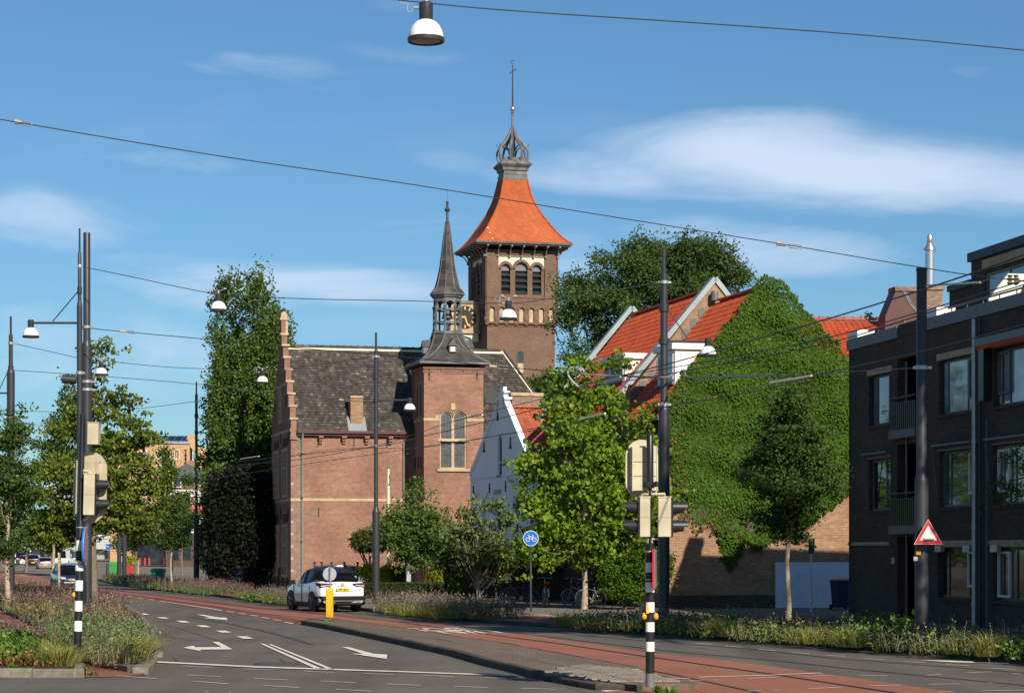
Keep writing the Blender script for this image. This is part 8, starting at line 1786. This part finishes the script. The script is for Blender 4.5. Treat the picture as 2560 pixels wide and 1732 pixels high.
    def pil(i, j, wd, m_, top=True):
        b = MB()
        for s_ in (0, 1):
            A_ = [Vector(c_[i][k if not s_ else 7 - k]) for k in (0, 1, 2)]; B_ = [Vector(c_[j][k if not s_ else 7 - k]) for k in (0, 1, 2)]
            for k in range(2):
                p, q = A_[k].lerp(B_[k], wd[0]), A_[k].lerp(B_[k], wd[1]); p2, q2 = A_[k + 1].lerp(B_[k + 1], wd[0]), A_[k + 1].lerp(B_[k + 1], wd[1]); oy = Vector((0, -.012 if not s_ else .012, .004))
                b.quad(p + oy, q + oy, q2 + oy, p2 + oy)
        b.build('pillar', m_, t)
    pil(len(c_) - 2, len(c_) - 1, (-.02, .10), rm if kind != 'suv' else M['trim']); mid = [i for i, q in enumerate(cb) if q[0] <= .0][-1]; pil(mid - 1, mid, (.7, 1.05), M['trim'])
    pil(0, 1, (0, .65) if kind == 'suv' else (0, .9), rm)
    if kind == 'van': pil(1, 2, (0, .98), body)
    # wheels
    for sx_ in (-1, 1):
        for sy_ in (-1, 1):
            x = sx_ * wb / 2 - (.0); y = sy_ * (w_ - .10)
            b = MB(); b.tube([(x, y - sy_ * .11, wr), (x, y + sy_ * .07, wr), (x, y + sy_ * .105, wr)], [wr, wr, wr * .94], 26); wo = b.build('wheel', M['rubber'], t, smooth=40)
            b = MB(); yy = y + sy_ * .108; b.tube([(x, yy - sy_ * .05, wr), (x, yy - sy_ * .035, wr)], [wr * .66] * 2, 22)
            for k in range(5): a = 2 * pi * k / 5; b.tube([(x, yy, wr), (x + wr * .66 * math.cos(a), yy, wr + wr * .66 * math.sin(a))], [.035, .05], 4)
            b.tube([(x + wr * .67 * math.cos(a), yy, wr + wr * .67 * math.sin(a)) for a in np.linspace(0, 2 * pi, 23)[:-1]], .014, 5, closed=True); b.build('rim', M['tyre_rim'] if kind == 'suv' else M['galv'], wo)
            b = MB(); n = 18; ra, rb = wr * 1.06, wr * (1.30 if kind == 'suv' else 1.14); ya = sy_ * (w_ + .002); zmin = clr + .02
            o_ = [(x + rb * math.cos(a), max(wr + rb * math.sin(a), zmin)) for a in np.linspace(-.5, pi + .5, n)]; i_ = [(x + ra * math.cos(a), max(wr + ra * math.sin(a), zmin - .01)) for a in np.linspace(-.5, pi + .5, n)]
            b.prism(o_ + i_[::-1], ya - sy_ * .10, ya + sy_ * .008); b.build('wheel_arch', M['trim'] if kind == 'suv' else body, t)
            b = MB(); b.prism(disc(ra * 1.01, 22, (x, wr)), ya - sy_ * .12, ya + sy_ * .003); b.build('wheel_housing', M['black'], t)
    b = MB(); b.box(-L * .47, L * .46, -w_ * .86, w_ * .86, .24, .42); b.build('underbody', M['black'], t)
    for sy_ in (-1, 1):
        b = MB(); xm = L * .19; b.obox((xm, sy_ * (w_ + .10), belt + .08), (.08, 0, 0), (0, .12, 0), (0, 0, .085)); b.box(xm - .02, xm + .04, min(sy_ * w_ * .93, sy_ * (w_ + .06)), max(sy_ * w_ * .93, sy_ * (w_ + .06)), belt + .0, belt + .05); b.build('mirror', M['trim'] if kind == 'suv' else body, t)
    e0 = -L * .5
    if plate is not None:
        b = MB(); zp = .85 if kind == 'suv' else .62; xq = e0 - .03 if not front else L * .5 + .01; sg = -1 if not front else 1
        b.box(min(xq, xq + sg * .012), max(xq, xq + sg * .012), -.26, .26, zp - .055, zp + .055); pl = b.build('number_plate', M['plate'], t)
        if plate:
            me = text_mesh(plate, M['black'], size=.105, bold=.004, sx=1.02); link('plate_lettering', me, pl, mat=Matrix(((0, 0, -1, xq - .014), (-1, 0, 0, -.015), (0, 1, 0, zp), (0, 0, 0, 1))))
            b = MB(); b.box(xq - .015, xq - .011, .222, .26, zp - .054, zp + .054); b.build('plate_band', M['blue'], pl)
    return t
h = R(90 + 23); c0 = P(856, 1500, 84.6); c0.z = 0; hd = Vector((math.cos(h), math.sin(h), 0)); c0 = c0 + hd * 2.2
wht = paint('white_car_paint', (.72, .72, .70)); blk = paint('black_roof_paint', (.014, .012, .011), rough=.45, coat=.0)
SUV = car('white_suv', 'white SUV with black roof driving away beside the yellow bollard', 'car', (c0.x, c0.y, 0), h, 4.43, 1.84, 1.63, wht, blk, belt=1.02, clr=.2, wr=.345, wb=2.67, plate='HPF-28-L', front=False, kind='suv')
e0 = -2.215
def part(nm, fn, m, par=SUV, **k): b = MB(); fn(b); return b.build(nm, m, par, **k)
# tail: black lower bumper, silver diffuser, lamps, spoiler, badge
part('rear_bumper_cladding', lambda b: b.rings([[(e0 - .055, -.70, .29), (e0 - .055, .70, .29), (e0 - .065, .80, .50), (e0 - .05, .84, .61), (e0 - .05, -.84, .61), (e0 - .065, -.80, .50)], [(e0 + .35, -.88, .26), (e0 + .50, .93, .26), (e0 + .50, .955, .45), (e0 + .30, .955, .60), (e0 + .30, -.955, .60), (e0 + .50, -.955, .45)]]), M['trim'])
for s_ in (-1, 1):
    part('skid_plate', lambda b: b.prism([(s_ * .30, .355), (s_ * .74, .355), (s_ * .80, .42), (s_ * .44, .415)], e0 - .085, e0 - .06, plane='yz'), M['galv'])
    part('rear_reflector', lambda b: b.box(e0 - .085, e0 - .06, min(s_ * .52, s_ * .68), max(s_ * .52, s_ * .68), .368, .40), M['tail_red'])
    part('tail_light', lambda b: b.add([(e0 - .012, s_ * .38, 1.05), (e0 + .02, s_ * .87, .93), (e0 + .03, s_ * .88, 1.07), (e0 - .012, s_ * .42, 1.075), (e0 + .45, s_ * .938, 1.06), (e0 + .45, s_ * .938, 1.09), (e0 + .08, s_ * .90, 1.10), (e0 - .015, s_ * .55, .96)], [(0, 7, 1, 2, 3), (1, 4, 5, 2), (2, 5, 6), (3, 2, 6)]), M['trim'])
    tl = part('tail_light_lens', lambda b: b.prism([(s_ * .50, 1.00), (s_ * .84, .965), (s_ * .85, 1.01), (s_ * .52, 1.03)], e0 - .02, e0 + .04, plane='yz'), M['lamp_clear'])
    part('tail_light_strip', lambda b: b.prism([(s_ * .76, 1.04), (s_ * .88, 1.035), (s_ * .88, 1.07), (s_ * .76, 1.075)], e0 - .01, e0 + .05, plane='yz'), M['tail_red'])
part('skid_bar', lambda b: b.box(e0 - .07, e0 - .05, -.78, .78, .425, .44), M['galv'])
part('spoiler', lambda b: b.add([(e0 + .30, -.54, 1.49), (e0 + .30, .54, 1.49), (e0 + .62, .58, 1.605), (e0 + .62, -.58, 1.605), (e0 + .32, -.52, 1.45), (e0 + .32, .52, 1.45), (e0 + .62, .58, 1.55), (e0 + .62, -.58, 1.55)], [(0, 1, 2, 3), (4, 7, 6, 5), (0, 4, 5, 1), (1, 5, 6, 2), (0, 3, 7, 4)]), blk)
part('tailgate_seam', lambda b: b.box(e0 - .008, e0 + .01, -.62, .62, .685, .692), M['trim'])
part('badge', lambda b: (b.tube([(e0 - .022, .06 * math.cos(a), 1.055 + .045 * math.sin(a)) for a in np.linspace(0, 2 * pi, 17)[:-1]], .008, 4, closed=True), b.box(e0 - .03, e0 - .02, -.075, .075, 1.048, 1.062)), M['galv'])
for s_, y_, z_, q in (('QASHQAI', 0, .965, .085), ('e-POWER', -.62, .84, .05)):
    me = text_mesh(s_, M['galv'], size=q, bold=.002, sx=1.25 if q > .06 else 1.0); link('model_lettering', me, SUV, mat=Matrix(((0, 0, -1, e0 - .012), (-1, 0, 0, y_), (0, 1, 0, z_), (0, 0, 0, 1))))
for xx in (.28, -.62): part('door_handle', lambda b: b.box(xx - .09, xx + .09, .925, .945, .93, .96), M['galv'])
for xx in (.95, -.05, -1.0): part('door_seam', lambda b: b.box(xx - .004, xx + .004, .90, .926, .30, 1.0), M['trim'])
for s_ in (-1, 1): part('corner_cladding', lambda b: b.box(e0 + .12, e0 + .62, min(s_ * .90, s_ * .943), max(s_ * .90, s_ * .943), .27, .56), M['trim'])
part('sill_cladding', lambda b: (b.box(-1.0, 1.0, .905, .93, .22, .36), b.box(-1.0, 1.0, -.93, -.905, .22, .36)), M['trim'])
part('window_chrome', lambda b: b.tube([(1.1, .80, 1.0), (.2, .885, 1.03), (-1.0, .87, 1.09), (-1.6, .80, 1.20)], .008, 4), M['galv'])
hb = R(-90 + 20); p = P(186, 1465, 131)
HB = car('dark_hatchback', 'dark blue hatchback facing us behind the flower bed and signal pole', 'car', (p.x - .7, 133, 0), hb, 4.0, 1.72, 1.50, paint('navy_paint', (.012, .022, .045), rough=.15), kind='hatch', wr=.31, plate='', front=True)
f0 = 2.0
for s_ in (-1, 1):
    part('headlight', lambda b: b.add([(f0 - .02, s_ * .45, .62), (f0 - .12, s_ * .76, .66), (f0 - .42, s_ * .80, .80), (f0 - .2, s_ * .5, .76)], [(0, 1, 2, 3)]), M['lamp_clear'], HB)
part('grille', lambda b: (b.box(f0 - .03, f0 + .03, -.40, .40, .60, .67), b.box(f0 - .03, f0 + .02, -.6, .6, .42, .50)), M['galv'], HB)
for nm, lb_, x, Z, L, Wd, H, m, kd, wrr in (('silver_car', 'silver hatchback seen from behind, last in the parked row', 111, 268, 4.1, 1.75, 1.52, paint('silver_paint', (.32, .30, .30), metal=.4), 'hatch', .32),
                                     ('black_car', 'tall black people carrier parked just beyond the silver hatchback', 81, 316, 4.5, 1.85, 1.75, paint('dark_paint', (.015, .013, .016)), 'hatch', .34),
                                     ('white_car', 'white car half hidden beyond the tall black one', 61, 345, 4.4, 1.8, 1.55, paint('white_paint2', (.55, .55, .56)), 'hatch', .33),
                                     ('blue_van', 'small blue van with bright brake lights farthest down the road', 51, 385, 4.6, 1.85, 1.95, paint('van_blue', (.03, .06, .16)), 'van', .33)):
    q = bpt(x, Z); t = car(nm, lb_, 'van' if 'van' in nm else 'car', (q.x, Z, 0), R(90 + 15), L, Wd, H, m, kind=kd, wr=wrr, plate='', front=False, group='cars on the far stretch of road')
    for s_ in (-1, 1): part('tail_light', lambda b: b.box(-L / 2 - .02, -L / 2 + .12, min(s_ * Wd * .34, s_ * Wd * .47), max(s_ * Wd * .34, s_ * Wd * .47), .78, .98), M['tail_red'], t)
q = bpt(166, 360); t = car('white_van', 'white van standing behind the trees left of the signal pole', 'van', (q.x, 360, .0), R(80), 5.2, 1.95, 2.3, paint('white_van_paint', (.62, .62, .62)), kind='van', wr=.34, plate='', front=False)
q = bpt(866, 115.6); t = car('parked_car', 'silver parked car seen through the iron railing', 'car', (q.x, 115.7, .10), R(14), 4.2, 1.75, 1.50, paint('silver_paint2', (.10, .10, .11), rough=.4, metal=.0, coat=.1), kind='hatch', wr=.31, plate=None)

# ---------------------------------------------------------------- bicycles
def bicycle(label, x, yb, rz, fr_col, fender=None, turn=0.0, lean=0.0, rack=True, saddle='black', Z=None):
    z0 = .12; Z = Z or GZ(yb, z0); t = thing('bicycle', label, 'bicycle', ((x - CX) * Z / F, Z, z0), rz, 'bicycles parked by the garden wall'); t.rotation_euler = (lean, 0, rz)
    r = .34; m_f = fr_col
    def wheel(x0, ang, nm):
        w = link(nm, None, t, loc=(x0, 0, r), rot=(0, 0, ang)); cir = lambda q, n=28: [(q * math.cos(a), 0, q * math.sin(a)) for a in np.linspace(0, 2 * pi, n + 1)[:-1]]
        b = MB(); b.tube(cir(r - .02), .02, 6, closed=True); b.build('tyre', M['rubber'], w); b = MB(); b.tube(cir(r - .045), .010, 5, closed=True)
        for k in range(14): a = 2 * pi * k / 14; b.tube([(0, .02 * (-1) ** k, 0), ((r - .045) * math.cos(a), 0, (r - .045) * math.sin(a))], .003, 3)
        b.tube([(0, -.05, 0), (0, .05, 0)], .025, 8); b.build('rim', M['galv'], w)
        b = MB(); b.tube([((r + .025) * math.cos(a), 0, (r + .025) * math.sin(a)) for a in np.linspace(.15, 2.9, 14)], .022, 5); b.build('mudguard', fender or m_f, w); return w
    wheel(-.53, 0, 'rear_wheel'); wheel(.56, turn, 'front_wheel')
    T = lambda l, q=.016: b.tube(l, q, 6)
    b = MB(); T([(-.53, 0, r), (-.08, 0, .30), (-.22, 0, .84)]); T([(-.53, .05, r), (-.20, .02, .80)]); T([(-.08, 0, .30), (.38, 0, .62)], .02); T([(-.18, 0, .70), (.36, 0, .80)], .018); T([(.36, 0, .95), (.42, 0, .60), (.56, 0, r)], .018); b.build('frame', m_f, t, smooth=50)
    b = MB(); T([(.36, 0, .95), (.34, 0, 1.10)]); T([(.34, -.28, 1.12), (.22, -.27, 1.12)], .014); T([(.34, .28, 1.12), (.22, .27, 1.12)], .014); T([(.34, -.28, 1.12), (.40, -.15, 1.14), (.40, .15, 1.14), (.34, .28, 1.12)], .012); b.build('handlebar', M['galv'], t, smooth=50)
    b = MB(); b.rings([[(-.38, y_, z_) for y_, z_ in ((-.09, .93), (.09, .93), (.09, .98), (-.09, .98))], [(-.25, y_, z_) for y_, z_ in ((-.08, .92), (.08, .92), (.08, .97), (-.08, .97))], [(-.10, y_, z_) for y_, z_ in ((-.02, .93), (.02, .93), (.02, .96), (-.02, .96))]]); T([(-.22, 0, .84), (-.24, 0, .93)]); b.build('saddle', M['red'] if saddle == 'red' else M['black'], t, smooth=50)
    if rack:
        b = MB()
        for s_ in (-1, 1): T([(-.25, s_ * .06, .74), (-.78, s_ * .06, .74)], .008); T([(-.53, s_ * .06, r), (-.6, s_ * .06, .74)], .008)
        T([(-.78, -.06, .74), (-.78, .06, .74)], .008); b.build('luggage_rack', M['black'], t)
    b = MB(); b.box(-.84, -.80, -.03, .03, .68, .74); b.build('rear_lamp', M['red'], t); b = MB(); b.tube([(-.08, -.06, .30), (-.08, .06, .30)], .08, 12); T([(-.08, -.09, .30), (.02, -.09, .16)], .01); T([(-.08, .09, .30), (-.18, .09, .44)], .01); b.build('chainset', M['galv'], t)
    return t
gb = paint('bike_black', (.015, .015, .017)); gw_ = paint('bike_white', (.7, .68, .65)); gg = paint('bike_grey', (.16, .17, .18))
bicycle('black bicycle with front wheel turned edge-on, leftmost by the wall', 1240, 1512, R(172), gb, fender=gg, turn=R(70), lean=R(4))
bicycle('dark bicycle in deep shade directly left of the cycle sign post', 1300, 1513, R(160), gb, turn=R(20), lean=R(-4))
bicycle('bicycle seen from behind with a red lamp, right of the sign post', 1365, 1517, R(97), gb, fender=gw_, saddle='red')
bicycle('grey bicycle with a front carrier left of the mottled trunk', 1440, 1518, R(118), gg, turn=R(25))
bicycle('white bicycle with a bright rear mudguard right of the mottled trunk', 1478, 1522, R(128), gw_, fender=gw_)
